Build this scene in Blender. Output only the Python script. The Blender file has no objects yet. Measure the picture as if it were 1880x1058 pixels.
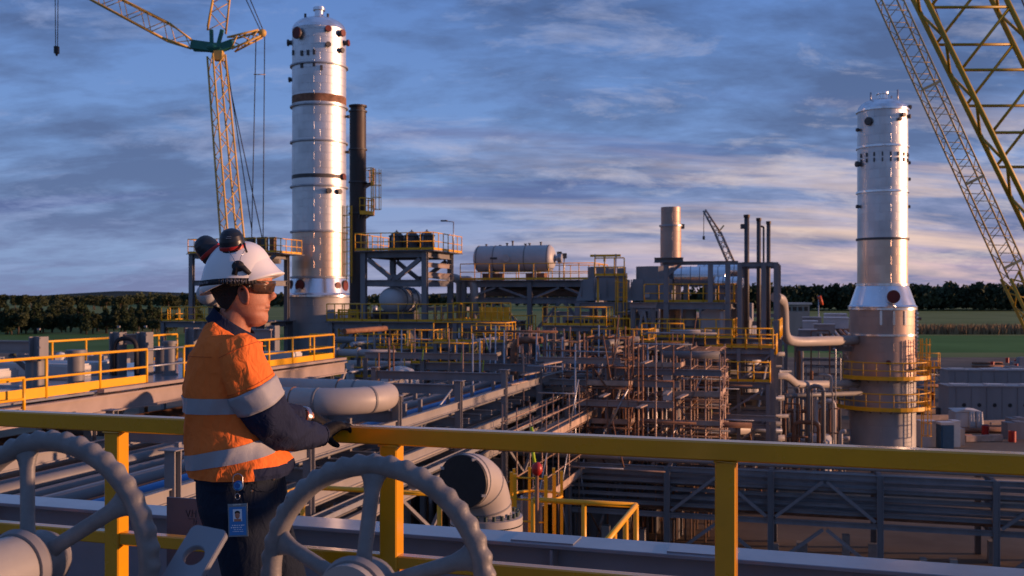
import bpy, bmesh, math, random
from math import pi, sin, cos, radians as rad, atan2, sqrt
from mathutils import Vector, Matrix
rnd = random.Random(7)
S = bpy.context.scene
COL = S.collection

# ------------------------------------------------------------------ camera
F, HZ, EYE = 1900.0, 545.0, 12.0          # focal length in photo pixels, horizon row, eye height above the ground
cam = bpy.data.cameras.new('camera')
cam_o = bpy.data.objects.new('camera', cam)
COL.objects.link(cam_o)
cam_o.location = (0, 0, EYE)
cam_o.rotation_euler = (pi / 2, 0, 0)
cam.sensor_width = 36.0
cam.lens = 36.0 * F / 1880.0
cam.shift_y = 16.0 / 1880.0
cam.clip_start = 0.1
cam.clip_end = 20000
cam.dof.use_dof = True
cam.dof.focus_distance = 3.7
cam.dof.aperture_fstop = 8.0
S.camera = cam_o

# ------------------------------------------------------------------ sun and sky
SUN_EL, SUN_AZ = 5.0, -2.0               # degrees; azimuth measured from +X (right) towards +Y (away)
sd = Vector((cos(rad(SUN_AZ)) * cos(rad(SUN_EL)), sin(rad(SUN_AZ)) * cos(rad(SUN_EL)), sin(rad(SUN_EL))))
sun = bpy.data.lights.new('sun', 'SUN')
sun.energy = 4.0
sun.color = (1.0, 0.53, 0.31)
sun.angle = rad(1.5)
sun_o = bpy.data.objects.new('sun', sun)
COL.objects.link(sun_o)
sun_o.rotation_euler = sd.to_track_quat('Z', 'Y').to_euler()
sun_o.location = (60, 20, 60)

wd = bpy.data.worlds.new('World')
S.world = wd
wd.use_nodes = True
nt = wd.node_tree
for n in list(nt.nodes):
    nt.nodes.remove(n)


def wn(t, **k):
    n = nt.nodes.new(t)
    for a, b in k.items():
        setattr(n, a, b)
    return n


def wl(a, b):
    nt.links.new(a, b)


def wmath(op, a, b=None, c=None):
    n = wn('ShaderNodeMath', operation=op)
    for i, x in enumerate((a, b, c)):
        if x is None:
            continue
        if isinstance(x, (int, float)):
            n.inputs[i].default_value = x
        else:
            wl(x, n.inputs[i])
    return n.outputs[0]


def wramp(fac, pts, interp='LINEAR'):
    n = wn('ShaderNodeValToRGB')
    n.color_ramp.interpolation = interp
    e = n.color_ramp.elements
    while len(e) < len(pts):
        e.new(0.5)
    for i, (p, c) in enumerate(pts):
        e[i].position = p
        e[i].color = (c[0], c[1], c[2], 1) if isinstance(c, tuple) else (c, c, c, 1)
    wl(fac, n.inputs[0])
    return n.outputs[0]


def wmix(f, a, b, mode='MIX'):
    n = wn('ShaderNodeMix', data_type='RGBA', blend_type=mode)
    if isinstance(f, (int, float)):
        n.inputs[0].default_value = f
    else:
        wl(f, n.inputs[0])
    for i, x in ((6, a), (7, b)):
        if isinstance(x, tuple):
            n.inputs[i].default_value = (x[0], x[1], x[2], 1)
        else:
            wl(x, n.inputs[i])
    return n.outputs[2]


def lin(r, g, b):
    f = lambda c: (c / 255 / 12.92) if c / 255 <= 0.04045 else ((c / 255 + 0.055) / 1.055) ** 2.4
    return (f(r), f(g), f(b))


tc = wn('ShaderNodeTexCoord').outputs['Generated']
nrm = wn('ShaderNodeVectorMath', operation='NORMALIZE')
wl(tc, nrm.inputs[0])
D = nrm.outputs[0]
sp = wn('ShaderNodeSeparateXYZ')
wl(D, sp.inputs[0])
dx, dy, dz = sp.outputs
el = wmath('MAXIMUM', dz, 0.0)
sky = wn('ShaderNodeTexSky', sky_type='NISHITA', sun_disc=False)
sky.sun_elevation = rad(SUN_EL)
sky.sun_rotation = pi / 2 - rad(SUN_AZ)
sky.air_density, sky.dust_density, sky.ozone_density = 1.2, 1.0, 3.0
nish = wmix(1.0, sky.outputs[0], (0.06, 0.06, 0.06), 'MULTIPLY')
base = wramp(el, [(0.0, lin(122, 144, 184)), (0.05, lin(134, 158, 200)), (0.14, lin(116, 150, 204)),
                  (0.28, lin(96, 132, 194)), (0.6, lin(92, 126, 186)), (1.0, lin(92, 124, 182))])
base = wmix(0.08, base, nish)
# towards the sun the air turns pink and cream
dt = wn('ShaderNodeVectorMath', operation='DOT_PRODUCT')
wl(D, dt.inputs[0])
GLOW = rad(14.0)                         # the glow seen on the clouds lies a little beyond the sun's own bearing
dt.inputs[1].default_value = (cos(GLOW), sin(GLOW), 0.0)
tow = wmath('MULTIPLY_ADD', dt.outputs['Value'], 0.5, 0.5)
warm = wramp(tow, [(0.45, 0.0), (0.60, 0.25), (0.72, 0.62), (0.84, 0.9), (1.0, 1.0)])
low = wramp(el, [(0.0, 1.0), (0.03, 0.8), (0.06, 0.35), (0.11, 0.08), (0.18, 0.0)])
wl_ = wmath('MULTIPLY', warm, low)
base = wmix(wl_, base, lin(224, 184, 184))
# clouds: noise on a plane high above, so that they flatten towards the horizon
den = wmath('ADD', el, 0.24)
cx = wmath('DIVIDE', dx, den)
cy = wmath('DIVIDE', dy, den)
cmb = wn('ShaderNodeCombineXYZ')
wl(cx, cmb.inputs[0]); wl(cy, cmb.inputs[1])


def cloud(rot, sc, scale, detail, rough, dist, off):
    m = wn('ShaderNodeMapping')
    m.inputs['Rotation'].default_value = (0, 0, rot)
    m.inputs['Scale'].default_value = sc
    m.inputs['Location'].default_value = off
    wl(cmb.outputs[0], m.inputs[0])
    n = wn('ShaderNodeTexNoise')
    n.inputs['Scale'].default_value = scale
    n.inputs['Detail'].default_value = detail
    n.inputs['Roughness'].default_value = rough
    n.inputs['Distortion'].default_value = dist
    wl(m.outputs[0], n.inputs['Vector'])
    return n.outputs['Fac']


dark = cloud(rad(10), (0.62, 1.0, 1), 1.75, 12, 0.60, 0.2, (3.1, 1.7, 0))
mott = cloud(rad(20), (0.7, 1.2, 1), 7.0, 8, 0.62, 0.2, (1.1, 4.7, 0))
dm = wmath('MULTIPLY_ADD', mott, 0.30, wmath('MULTIPLY', dark, 0.85))
darkm = wramp(dm, [(0.50, 0.0), (0.58, 0.55), (0.66, 1.0)])
darkc = wramp(el, [(0.0, lin(116, 124, 162)), (0.08, lin(90, 109, 148)), (0.3, lin(69, 90, 132)), (1, lin(76, 95, 134))])
c1 = wmix(wmath('MULTIPLY', darkm, 0.92), base, darkc)
# long dark lens clouds low on the sunward side
lens = cloud(rad(-14), (0.36, 1.9, 1), 1.9, 9, 0.55, 0.25, (5.6, 3.4, 0))
lensm = wmath('MULTIPLY', wramp(lens, [(0.53, 0.0), (0.62, 0.7), (0.72, 1.0)]), wramp(el, [(0.03, 0.0), (0.07, 1.0), (0.16, 1.0), (0.2, 0.0)]))
c1 = wmix(wmath('MULTIPLY', lensm, 0.75), c1, lin(86, 100, 148))
wisp = cloud(rad(-8), (0.8, 1.3, 1), 3.4, 14, 0.66, 0.35, (7.3, 2.2, 0))
wispm = wramp(wisp, [(0.53, 0.0), (0.62, 0.35), (0.76, 0.9)])
wispc = wmix(wmath('MULTIPLY', warm, wramp(el, [(0.0, 1.0), (0.22, 0.35), (0.4, 0.1)])), lin(146, 162, 202), lin(252, 228, 200))
c2 = wmix(wmath('MULTIPLY', wispm, 0.9), c1, wispc)
streak = cloud(rad(5), (0.34, 1.7, 1), 2.1, 9, 0.58, 0.3, (1.3, 9.2, 0))
stm = wramp(streak, [(0.47, 0.0), (0.57, 0.55), (0.69, 1.0)])
stm = wmath('MULTIPLY', wmath('MULTIPLY', stm, warm), wramp(el, [(0.0, 0.1), (0.04, 0.7), (0.07, 1.0), (0.11, 0.7), (0.18, 0.0)]))
c3 = wmix(wmath('MULTIPLY', stm, 0.95), c2, lin(255, 216, 182))
bg = wn('ShaderNodeBackground')
bg.inputs[1].default_value = 0.80
wl(c3, bg.inputs[0])
out = wn('ShaderNodeOutputWorld')
wl(bg.outputs[0], out.inputs[0])

S.view_settings.view_transform = 'Standard'
S.view_settings.look = 'None'
S.view_settings.exposure = 0.48
S.view_settings.gamma = 1.0


# ------------------------------------------------------------------ helpers
def W(px, py, Y):
    """photo pixel seen at distance Y -> world point"""
    return Vector(((px - 940) / F * Y, Y, EYE - (py - HZ) / F * Y))


LOC = {}
Z3 = Vector((0, 0, 1))


class MB:
    def __init__(s):
        s.v, s.f, s.m, s.sm = [], [], [], []

    def add(s, vs, fs, mi=0, smooth=False):
        o = len(s.v)
        s.v += [Vector(v) for v in vs]
        for f in fs:
            s.f.append([i + o for i in f])
            s.m.append(mi)
            s.sm.append(smooth)
        return s

    def box(s, c, sz, rz=0.0, mi=0, R=None):
        a, b, h = sz[0] / 2, sz[1] / 2, sz[2] / 2
        M3 = R if R is not None else Matrix.Rotation(rz, 3, 'Z')
        c = Vector(c)
        vs = [c + M3 @ Vector((x * a, y * b, z * h)) for z in (-1, 1) for x, y in ((-1, -1), (1, -1), (1, 1), (-1, 1))]
        return s.add(vs, [(3, 2, 1, 0), (4, 5, 6, 7), (0, 1, 5, 4), (1, 2, 6, 5), (2, 3, 7, 6), (3, 0, 4, 7)], mi)

    def frame(s, p, q, up=None):
        d = (q - p).normalized()
        up = Vector(up) if up is not None else Z3
        if abs(d.dot(up)) > 0.98:
            up = Vector((1, 0, 0)) if up == Z3 else Z3
        x = d.cross(up).normalized()
        return d, x, x.cross(d)

    def prism(s, p, q, prof, up=None, mi=0):
        p, q = Vector(p), Vector(q)
        d, x, y = s.frame(p, q, up)
        n = len(prof)
        vs = [p + x * a + y * b for a, b in prof] + [q + x * a + y * b for a, b in prof]
        fs = [(i, (i + 1) % n, n + (i + 1) % n, n + i) for i in range(n)]
        return s.add(vs, fs + [tuple(range(n - 1, -1, -1)), tuple(range(n, 2 * n))], mi)

    def bar(s, p, q, w, h=None, up=None, mi=0, bev=0.0):
        h = h or w
        a, b = w / 2, h / 2
        if bev:
            e = bev
            pr = [(-a + e, -b), (a - e, -b), (a, -b + e), (a, b - e), (a - e, b), (-a + e, b), (-a, b - e), (-a, -b + e)]
        else:
            pr = [(-a, -b), (a, -b), (a, b), (-a, b)]
        return s.prism(p, q, pr, up, mi)

    def ibeam(s, p, q, d=0.3, w=0.2, up=None, mi=0, t=0.1):
        a, b, tf, tw = w / 2, d / 2, d * t, w * 0.05 + 0.006
        pr = [(-a, -b), (a, -b), (a, -b + tf), (tw, -b + tf), (tw, b - tf), (a, b - tf), (a, b), (-a, b), (-a, b - tf),
              (-tw, b - tf), (-tw, -b + tf), (-a, -b + tf)]
        p, q = Vector(p), Vector(q)
        dd, x, y = s.frame(p, q, up)
        vs = [p + x * i + y * j for i, j in pr] + [q + x * i + y * j for i, j in pr]
        n = 12
        fs = [(i, (i + 1) % n, n + (i + 1) % n, n + i) for i in range(n)]
        cap = [(0, 1, 2, 3, 10, 11), (3, 4, 9, 10), (4, 5, 6, 7, 8, 9)]
        fs += [tuple(reversed(c)) for c in cap] + [tuple(i + n for i in c) for c in cap]
        return s.add(vs, fs, mi)

    def tube(s, pts, r, n=8, mi=0, cap=True, closed=False, smooth=True, up=None, ry=None):
        pts = [Vector(p) for p in pts]
        m = len(pts)
        rs = r if isinstance(r, (list, tuple)) else [r] * m
        rys = (ry if isinstance(ry, (list, tuple)) else [ry] * m) if ry is not None else rs
        tan = []
        for i in range(m):
            a = pts[i - 1] if (i > 0 or closed) else pts[i]
            b = pts[(i + 1) % m] if (i < m - 1 or closed) else pts[i]
            tan.append((b - a).normalized())
        u = Vector(up) if up is not None else Z3
        if abs(tan[0].dot(u)) > 0.95:
            u = Vector((1, 0, 0))
        x = tan[0].cross(u).normalized()
        vs = []
        for i in range(m):
            t = tan[i]
            x = (x - t * x.dot(t)).normalized()
            y = t.cross(x)
            for k in range(n):
                a = 2 * pi * k / n
                vs.append(pts[i] + x * (cos(a) * rs[i]) + y * (sin(a) * rys[i]))
        fs = []
        for i in range(m if closed else m - 1):
            j = (i + 1) % m
            for k in range(n):
                fs.append((i * n + k, i * n + (k + 1) % n, j * n + (k + 1) % n, j * n + k))
        s.add(vs, fs, mi, smooth)
        if cap and not closed:
            o = len(s.v) - len(vs)
            s.f.append([o + k for k in range(n - 1, -1, -1)]); s.m.append(mi); s.sm.append(False)
            s.f.append([o + (m - 1) * n + k for k in range(n)]); s.m.append(mi); s.sm.append(False)
        return s

    def lathe(s, prof, c, n=24, axis=None, mi=0, smooth=True, sharp=True):
        """prof: (radius, height) pairs about axis through c; hard edges where sharp"""
        c = Vector(c)
        ax = Vector(axis).normalized() if axis is not None else Z3
        x = ax.orthogonal().normalized() if axis is not None else Vector((1, 0, 0))
        y = ax.cross(x)
        for i in range(len(prof) - 1):
            (r0, h0), (r1, h1) = prof[i], prof[i + 1]
            vs = []
            for r, h in ((r0, h0), (r1, h1)):
                for k in range(n):
                    a = 2 * pi * k / n
                    vs.append(c + ax * h + (x * cos(a) + y * sin(a)) * max(r, 1e-4))
            s.add(vs, [(k, (k + 1) % n, n + (k + 1) % n, n + k) for k in range(n)], mi, smooth)
        return s

    def ball(s, c, r, n=16, sc=(1, 1, 1), mi=0, R=None):
        c = Vector(c)
        m = n // 2
        R = R or Matrix.Identity(3)
        vs = []
        for i in range(m + 1):
            t = pi * i / m
            for k in range(n):
                a = 2 * pi * k / n
                vs.append(c + R @ Vector((r * sc[0] * sin(t) * cos(a), r * sc[1] * sin(t) * sin(a), r * sc[2] * cos(t))))
        fs = [(i * n + k, (i + 1) * n + k, (i + 1) * n + (k + 1) % n, i * n + (k + 1) % n) for i in range(m) for k in range(n)]
        return s.add(vs, fs, mi, True)

    def loft(s, rings, mi=0, cap=True, smooth=True):
        n = len(rings[0])
        vs = [p for r in rings for p in r]
        fs = []
        for i in range(len(rings) - 1):
            for k in range(n):
                fs.append((i * n + k, i * n + (k + 1) % n, (i + 1) * n + (k + 1) % n, (i + 1) * n + k))
        if cap:
            fs.append(tuple(range(n - 1, -1, -1)))
            fs.append(tuple((len(rings) - 1) * n + k for k in range(n)))
        return s.add(vs, fs, mi, smooth)

    def mesh(s, off, mats, name):
        me = bpy.data.meshes.new(name)
        me.from_pydata([v - off for v in s.v], [], s.f)
        for m in mats:
            me.materials.append(m)
        if any(s.m):
            me.polygons.foreach_set('material_index', s.m)
        me.polygons.foreach_set('use_smooth', s.sm)
        me.update()
        return me

    def bbox(s):
        lo = Vector((min(v.x for v in s.v), min(v.y for v in s.v), min(v.z for v in s.v)))
        hi = Vector((max(v.x for v in s.v), max(v.y for v in s.v), max(v.z for v in s.v)))
        return lo, hi


def mlist(m):
    return [MAT[x] if isinstance(x, str) else x for x in (m if isinstance(m, (list, tuple)) else [m])]


def tag(o, label, cat, group=None, kind=None):
    if label:
        o['label'] = label
    if cat:
        o['category'] = cat
    if group:
        o['group'] = group
    if kind:
        o['kind'] = kind
    return o


def thing(name, loc, label, cat, group=None):
    o = bpy.data.objects.new(name, None)
    o.empty_display_size = 0.2
    COL.objects.link(o)
    o.location = loc
    LOC[o.name] = Vector(loc)
    return tag(o, label, cat, group)


def part(mb, name, mat, parent, label=None):
    loc = LOC[parent.name]
    o = bpy.data.objects.new(name, mb.mesh(loc, mlist(mat), name))
    COL.objects.link(o)
    o.parent = parent
    LOC[o.name] = loc
    if label:
        o['label'] = label
    return o


def one(mb, name, mat, label, cat, group=None, kind=None):
    lo, hi = mb.bbox()
    loc = Vector(((lo.x + hi.x) / 2, (lo.y + hi.y) / 2, lo.z))
    o = bpy.data.objects.new(name, mb.mesh(loc, mlist(mat), name))
    COL.objects.link(o)
    o.location = loc
    LOC[o.name] = loc
    return tag(o, label, cat, group, kind)


class Grid:
    """plant grid: u runs right and a little nearer, v runs away"""
    def __init__(s, px, Y, deg=16.0):
        s.o = Vector(((px - 940) / F * Y, Y, 0))
        a = rad(deg)
        s.U = Vector((cos(a), -sin(a), 0))
        s.V = Vector((sin(a), cos(a), 0))
        s.rz = -a

    def __call__(s, u, v, z):
        return s.o + s.U * u + s.V * v + Z3 * z


def bend(pts, rb, k=5):
    """round the corners of a poly-line"""
    pts = [Vector(p) for p in pts]
    o = [pts[0]]
    for i in range(1, len(pts) - 1):
        a, b, c = pts[i - 1], pts[i], pts[i + 1]
        d0, d1 = (a - b), (c - b)
        r = min(rb, d0.length * 0.49, d1.length * 0.49)
        p, q = b + d0.normalized() * r, b + d1.normalized() * r
        for j in range(k + 1):
            t = j / k
            o.append(p * (1 - t) ** 2 + b * 2 * t * (1 - t) + q * t * t)
    return o + [pts[-1]]


# ------------------------------------------------------------------ materials
MAT = {}


def mat(name, col, rough=0.55, metal=0.0, var=0.25, scale=3.0, bump=0.0, bscale=40.0, col2=None, streak=False, spec=0.5, noise_th=(0.35, 0.7), emit=None, chips=None):
    m = bpy.data.materials.new(name)
    m.use_nodes = True
    t = m.node_tree
    b = t.nodes['Principled BSDF']
    b.inputs['Roughness'].default_value = rough
    b.inputs['Metallic'].default_value = metal
    b.inputs['Specular IOR Level'].default_value = spec
    co = t.nodes.new('ShaderNodeTexCoord')
    mp = t.nodes.new('ShaderNodeMapping')
    if streak:
        mp.inputs['Scale'].default_value = (1, 1, 0.15)
    t.links.new(co.outputs['Object'], mp.inputs[0])
    ns = t.nodes.new('ShaderNodeTexNoise')
    ns.inputs['Scale'].default_value = scale
    ns.inputs['Detail'].default_value = 6
    ns.inputs['Roughness'].default_value = 0.62
    t.links.new(mp.outputs[0], ns.inputs['Vector'])
    rp = t.nodes.new('ShaderNodeValToRGB')
    c2 = col2 or tuple(c * (1 - var) for c in col)
    rp.color_ramp.elements[0].position, rp.color_ramp.elements[1].position = noise_th
    rp.color_ramp.elements[0].color = (*c2, 1)
    rp.color_ramp.elements[1].color = (*col, 1)
    t.links.new(ns.outputs['Fac'], rp.inputs[0])
    t.links.new(rp.outputs[0], b.inputs['Base Color'])
    if chips:                               # worn spots and scuffs through the paint
        n3 = t.nodes.new('ShaderNodeTexNoise')
        n3.inputs['Scale'].default_value = chips[2]
        n3.inputs['Detail'].default_value = 8
        n3.inputs['Roughness'].default_value = .7
        t.links.new(co.outputs['Object'], n3.inputs['Vector'])
        r3 = t.nodes.new('ShaderNodeValToRGB')
        r3.color_ramp.elements[0].position, r3.color_ramp.elements[1].position = chips[1], chips[1] + .035
        t.links.new(n3.outputs['Fac'], r3.inputs[0])
        mx = t.nodes.new('ShaderNodeMix')
        mx.data_type = 'RGBA'
        t.links.new(r3.outputs[0], mx.inputs[0])
        t.links.new(rp.outputs[0], mx.inputs[6])
        mx.inputs[7].default_value = (*chips[0], 1)
        t.links.new(mx.outputs[2], b.inputs['Base Color'])
    mr = t.nodes.new('ShaderNodeMapRange')
    mr.inputs[3].default_value = min(1, rough + 0.12)
    mr.inputs[4].default_value = max(0.04, rough - 0.1)
    t.links.new(ns.outputs['Fac'], mr.inputs[0])
    t.links.new(mr.outputs[0], b.inputs['Roughness'])
    if bump:
        n2 = t.nodes.new('ShaderNodeTexNoise')
        n2.inputs['Scale'].default_value = bscale
        n2.inputs['Detail'].default_value = 4
        t.links.new(co.outputs['Object'], n2.inputs['Vector'])
        bp = t.nodes.new('ShaderNodeBump')
        bp.inputs['Strength'].default_value = bump
        bp.inputs['Distance'].default_value = 0.02
        t.links.new(n2.outputs['Fac'], bp.inputs['Height'])
        t.links.new(bp.outputs[0], b.inputs['Normal'])
    if emit:
        b.inputs['Emission Color'].default_value = (*emit[0], 1)
        b.inputs['Emission Strength'].default_value = emit[1]
    MAT[name] = m
    return m


mat('steel', (0.235, 0.23, 0.235), 0.6, var=0.3, scale=1.2, streak=True)
mat('steel_light', (0.30, 0.285, 0.275), 0.5, var=0.25, scale=1.0, streak=True)
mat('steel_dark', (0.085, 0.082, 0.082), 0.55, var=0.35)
mat('steel_pinkish', (0.36, 0.29, 0.26), 0.6, var=0.3, scale=0.8)  # steel with a pinkish base colour
mat('grating', (0.15, 0.15, 0.16), 0.6, var=0.35, scale=2.0)
mat('yellow', (0.86, 0.43, 0.006), 0.42, var=0.14, scale=4.0)
mat('yellow_near', (0.80, 0.35, 0.005), 0.26, var=0.22, scale=2.2, bump=0.03, bscale=60, chips=((.16, .10, .04), .685, 22))
mat('yellow_crane', (0.52, 0.34, 0.015), 0.5, var=0.3, scale=0.6)
mat('crane_pale', (0.50, 0.42, 0.20), 0.55, var=0.35, scale=0.7)
mat('crane_tower_paint', (0.72, 0.45, 0.10), 0.55, var=0.3, scale=0.5)
mat('green_paint', (0.015, 0.17, 0.13), 0.5, var=0.2)
mat('pipe_grey', (0.21, 0.205, 0.205), 0.55, var=0.25, scale=1.0)
mat('pipe_pale', (0.40, 0.37, 0.345), 0.5, var=0.15, scale=1.2)
mat('pipe_blue', (0.05, 0.24, 0.58), 0.5, var=0.3, scale=1.0)
mat('galv', (0.45, 0.47, 0.50), 0.42, metal=0.6, var=0.3, scale=3.0)
mat('rust', (0.30, 0.145, 0.08), 0.8, var=0.5, scale=3.0)
mat('scaffold', (0.36, 0.235, 0.17), 0.5, metal=0.2, var=0.4, scale=1.5)
mat('plank', (0.52, 0.38, 0.29), 0.8, var=0.4, scale=2.0)
mat('black_steel', (0.022, 0.019, 0.018), 0.55, var=0.4, scale=0.7, col2=(0.05, 0.028, 0.02))
mat('red_cap', (0.16, 0.02, 0.015), 0.6, var=0.3)
mat('white_paint', (0.58, 0.58, 0.57), 0.45, var=0.12)
mat('tank_white', (0.48, 0.48, 0.48), 0.45, var=0.15, scale=0.8)
mat('wheel_paint', (0.205, 0.20, 0.198), 0.48, var=0.30, scale=26.0, bump=0.07, bscale=160, chips=((.10, .055, .03), .67, 34))
mat('valve_paint', (0.30, 0.295, 0.285), 0.42, var=0.12, scale=8.0, bump=0.05)
mat('plate_grey', (0.065, 0.10, 0.15), 0.5)
mat('beam_paint', (0.23, 0.25, 0.285), 0.30, var=0.22, scale=2.5, bump=0.02)
mat('marker', (0.03, 0.04, 0.055), 0.8)
mat('cap_black', (0.018, 0.017, 0.018), 0.55, var=0.3, scale=6)
mat('dark_bolt', (0.03, 0.06, 0.055), 0.5)
mat('rubber', (0.012, 0.012, 0.014), 0.7)
mat('red_plastic', (0.42, 0.015, 0.01), 0.4)
mat('lime_tape', (0.45, 0.65, 0.02), 0.6)
mat('concrete', (0.36, 0.35, 0.33), 0.85, var=0.3, scale=1.5)
mat('container', (0.24, 0.24, 0.245), 0.55, var=0.15, scale=0.6, streak=True)
mat('sheet_white', (0.55, 0.55, 0.53), 0.8, var=0.1)
mat('toilet_blue', (0.02, 0.10, 0.19), 0.5)
mat('orange_flag', (0.75, 0.10, 0.02), 0.6)

for k_ in ('yellow_near', 'beam_paint'):
    b_ = MAT[k_].node_tree.nodes['Principled BSDF']
    b_.inputs['Coat Weight'].default_value = 0.6
    b_.inputs['Coat Roughness'].default_value = 0.12
# ------------------------------------------------------------------ the platform the camera stands on
RG = Grid(712, 3.953, 17.9)               # rail grid: u along the rail, v = 0 on the rail's near face
RT = 11.50                                # top of the guard rail
DK = 10.38                                # deck level
mb = MB().box(RG(0, -2.3, DK - 0.04), (14, 6.4, 0.08), RG.rz)
dk = one(mb, 'platform_deck', 'grating', None, None, kind='structure')
for u in (-5.5, 0.6, 5.5):
    for v in (-5.0, 0.6):
        part(MB().ibeam(RG(u, v, 0), RG(u, v, DK - 0.09), 0.3, 0.3, up=RG.V), 'column', 'steel', dk)

# the yellow guard rail
r = 0.068
t = thing('guard_rail', RG(0, r / 2, DK), 'yellow square-tube guard rail the worker leans on', 'guard rail')
part(MB().bar(RG(-4.2, r / 2, RT - r / 2), RG(4.4, r / 2, RT - r / 2), r, bev=0.006), 'top_rail', 'yellow_near', t)
kz = 11.01
us = (-3.83, -2.55, -1.27, 0.0, 1.27, 2.55, 3.83)
part(MB().bar(RG(-4.2, r / 2, kz - 0.026), RG(4.4, r / 2, kz - 0.026), 0.052, bev=0.005), 'knee_rail', 'yellow_near', t)
for u in us:
    part(MB().bar(RG(u, r / 2 + 0.001, DK), RG(u, r / 2 + 0.001, RT - r - 0.001), r + 0.004, up=RG.V, bev=0.005), 'post', 'yellow_near', t)
    part(MB().box(RG(u, r / 2, DK + 0.006), (0.16, 0.14, 0.012), RG.rz), 'base_plate', 'yellow_near', t)
    wz = RT - r - 0.002
    h_ = r / 2 + .003
    part(MB().tube([RG(u + a_, r / 2 + b_, wz) for a_, b_ in ((-h_, -h_), (h_, -h_), (h_, h_), (-h_, h_))], .0045, 6, closed=True), 'weld_bead', 'yellow_near', t)

# the grey edge beam behind the rail
bz = 10.942
t = thing('edge_beam', RG(0, 0.73, DK), 'long grey steel edge beam lying just beyond the yellow guard rail', 'beam')
part(MB().bar(RG(-5, 0.73, bz - 0.009), RG(5, 0.73, bz - 0.009), 0.20, 0.018, bev=0.003), 'top_flange', 'beam_paint', t)
part(MB().bar(RG(-5, 0.73, bz - 0.019), RG(5, 0.73, DK + 0.02), 0.012), 'web', 'beam_paint', t) if False else None
part(MB().box(RG(0, 0.73, (bz + DK) / 2), (10, 0.014, bz - DK - 0.04), RG.rz), 'web', 'beam_paint', t)
part(MB().bar(RG(-5, 0.73, DK + 0.010), RG(5, 0.73, DK + 0.010), 0.20, 0.018), 'bottom_flange', 'beam_paint', t)
for u in (-2.6, 0.47, 2.9):
    part(MB().box(RG(u, 0.675, (bz + DK) / 2), (0.012, 0.09, bz - DK - 0.045), RG.rz), 'stiffener', 'beam_paint', t)
for u in (0.42, 1.1):                       # splice plates lying on the flange
    part(MB().box(RG(u, 0.73, bz + 0.003), (0.28, 0.15, 0.006), RG.rz), 'splice_plate', 'beam_paint', t)

# upright plate with marker scribble
c = W(343, 915, 4.55)
t = thing('upright_plate', (c.x, c.y, DK), 'grey upright steel plate with scribbled marks beside the edge beam', 'steel plate')
part(MB().box((c.x, c.y, (c.z + DK) / 2), (0.20, 0.012, c.z - DK), RG.rz), 'plate', 'plate_grey', t)
part(MB().box((c.x, c.y, DK + 0.006), (0.24, 0.12, 0.012), RG.rz), 'foot', 'beam_paint', t)
sc = MB()
nf = RG.V * -0.0075
for (x0, z0, x1, z1) in ((0.0, 0.06, 0.012, 0.03), (0.012, 0.03, 0.022, 0.062), (0.03, 0.03, 0.034, 0.064), (0.03, 0.046, 0.05, 0.05),
                         (0.05, 0.03, 0.052, 0.062), (0.01, 0.022, 0.06, 0.024), (0.04, 0.0, 0.042, 0.02), (0.05, 0.0, 0.055, 0.018)):
    a = Vector((c.x, c.y, c.z - 0.11)) + nf + RG.U * x0 + Z3 * z0
    b = Vector((c.x, c.y, c.z - 0.11)) + nf + RG.U * x1 + Z3 * z1
    sc.bar(a, b, 0.002, 0.0015)
part(sc, 'marker_scribble', 'marker', t)


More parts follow.
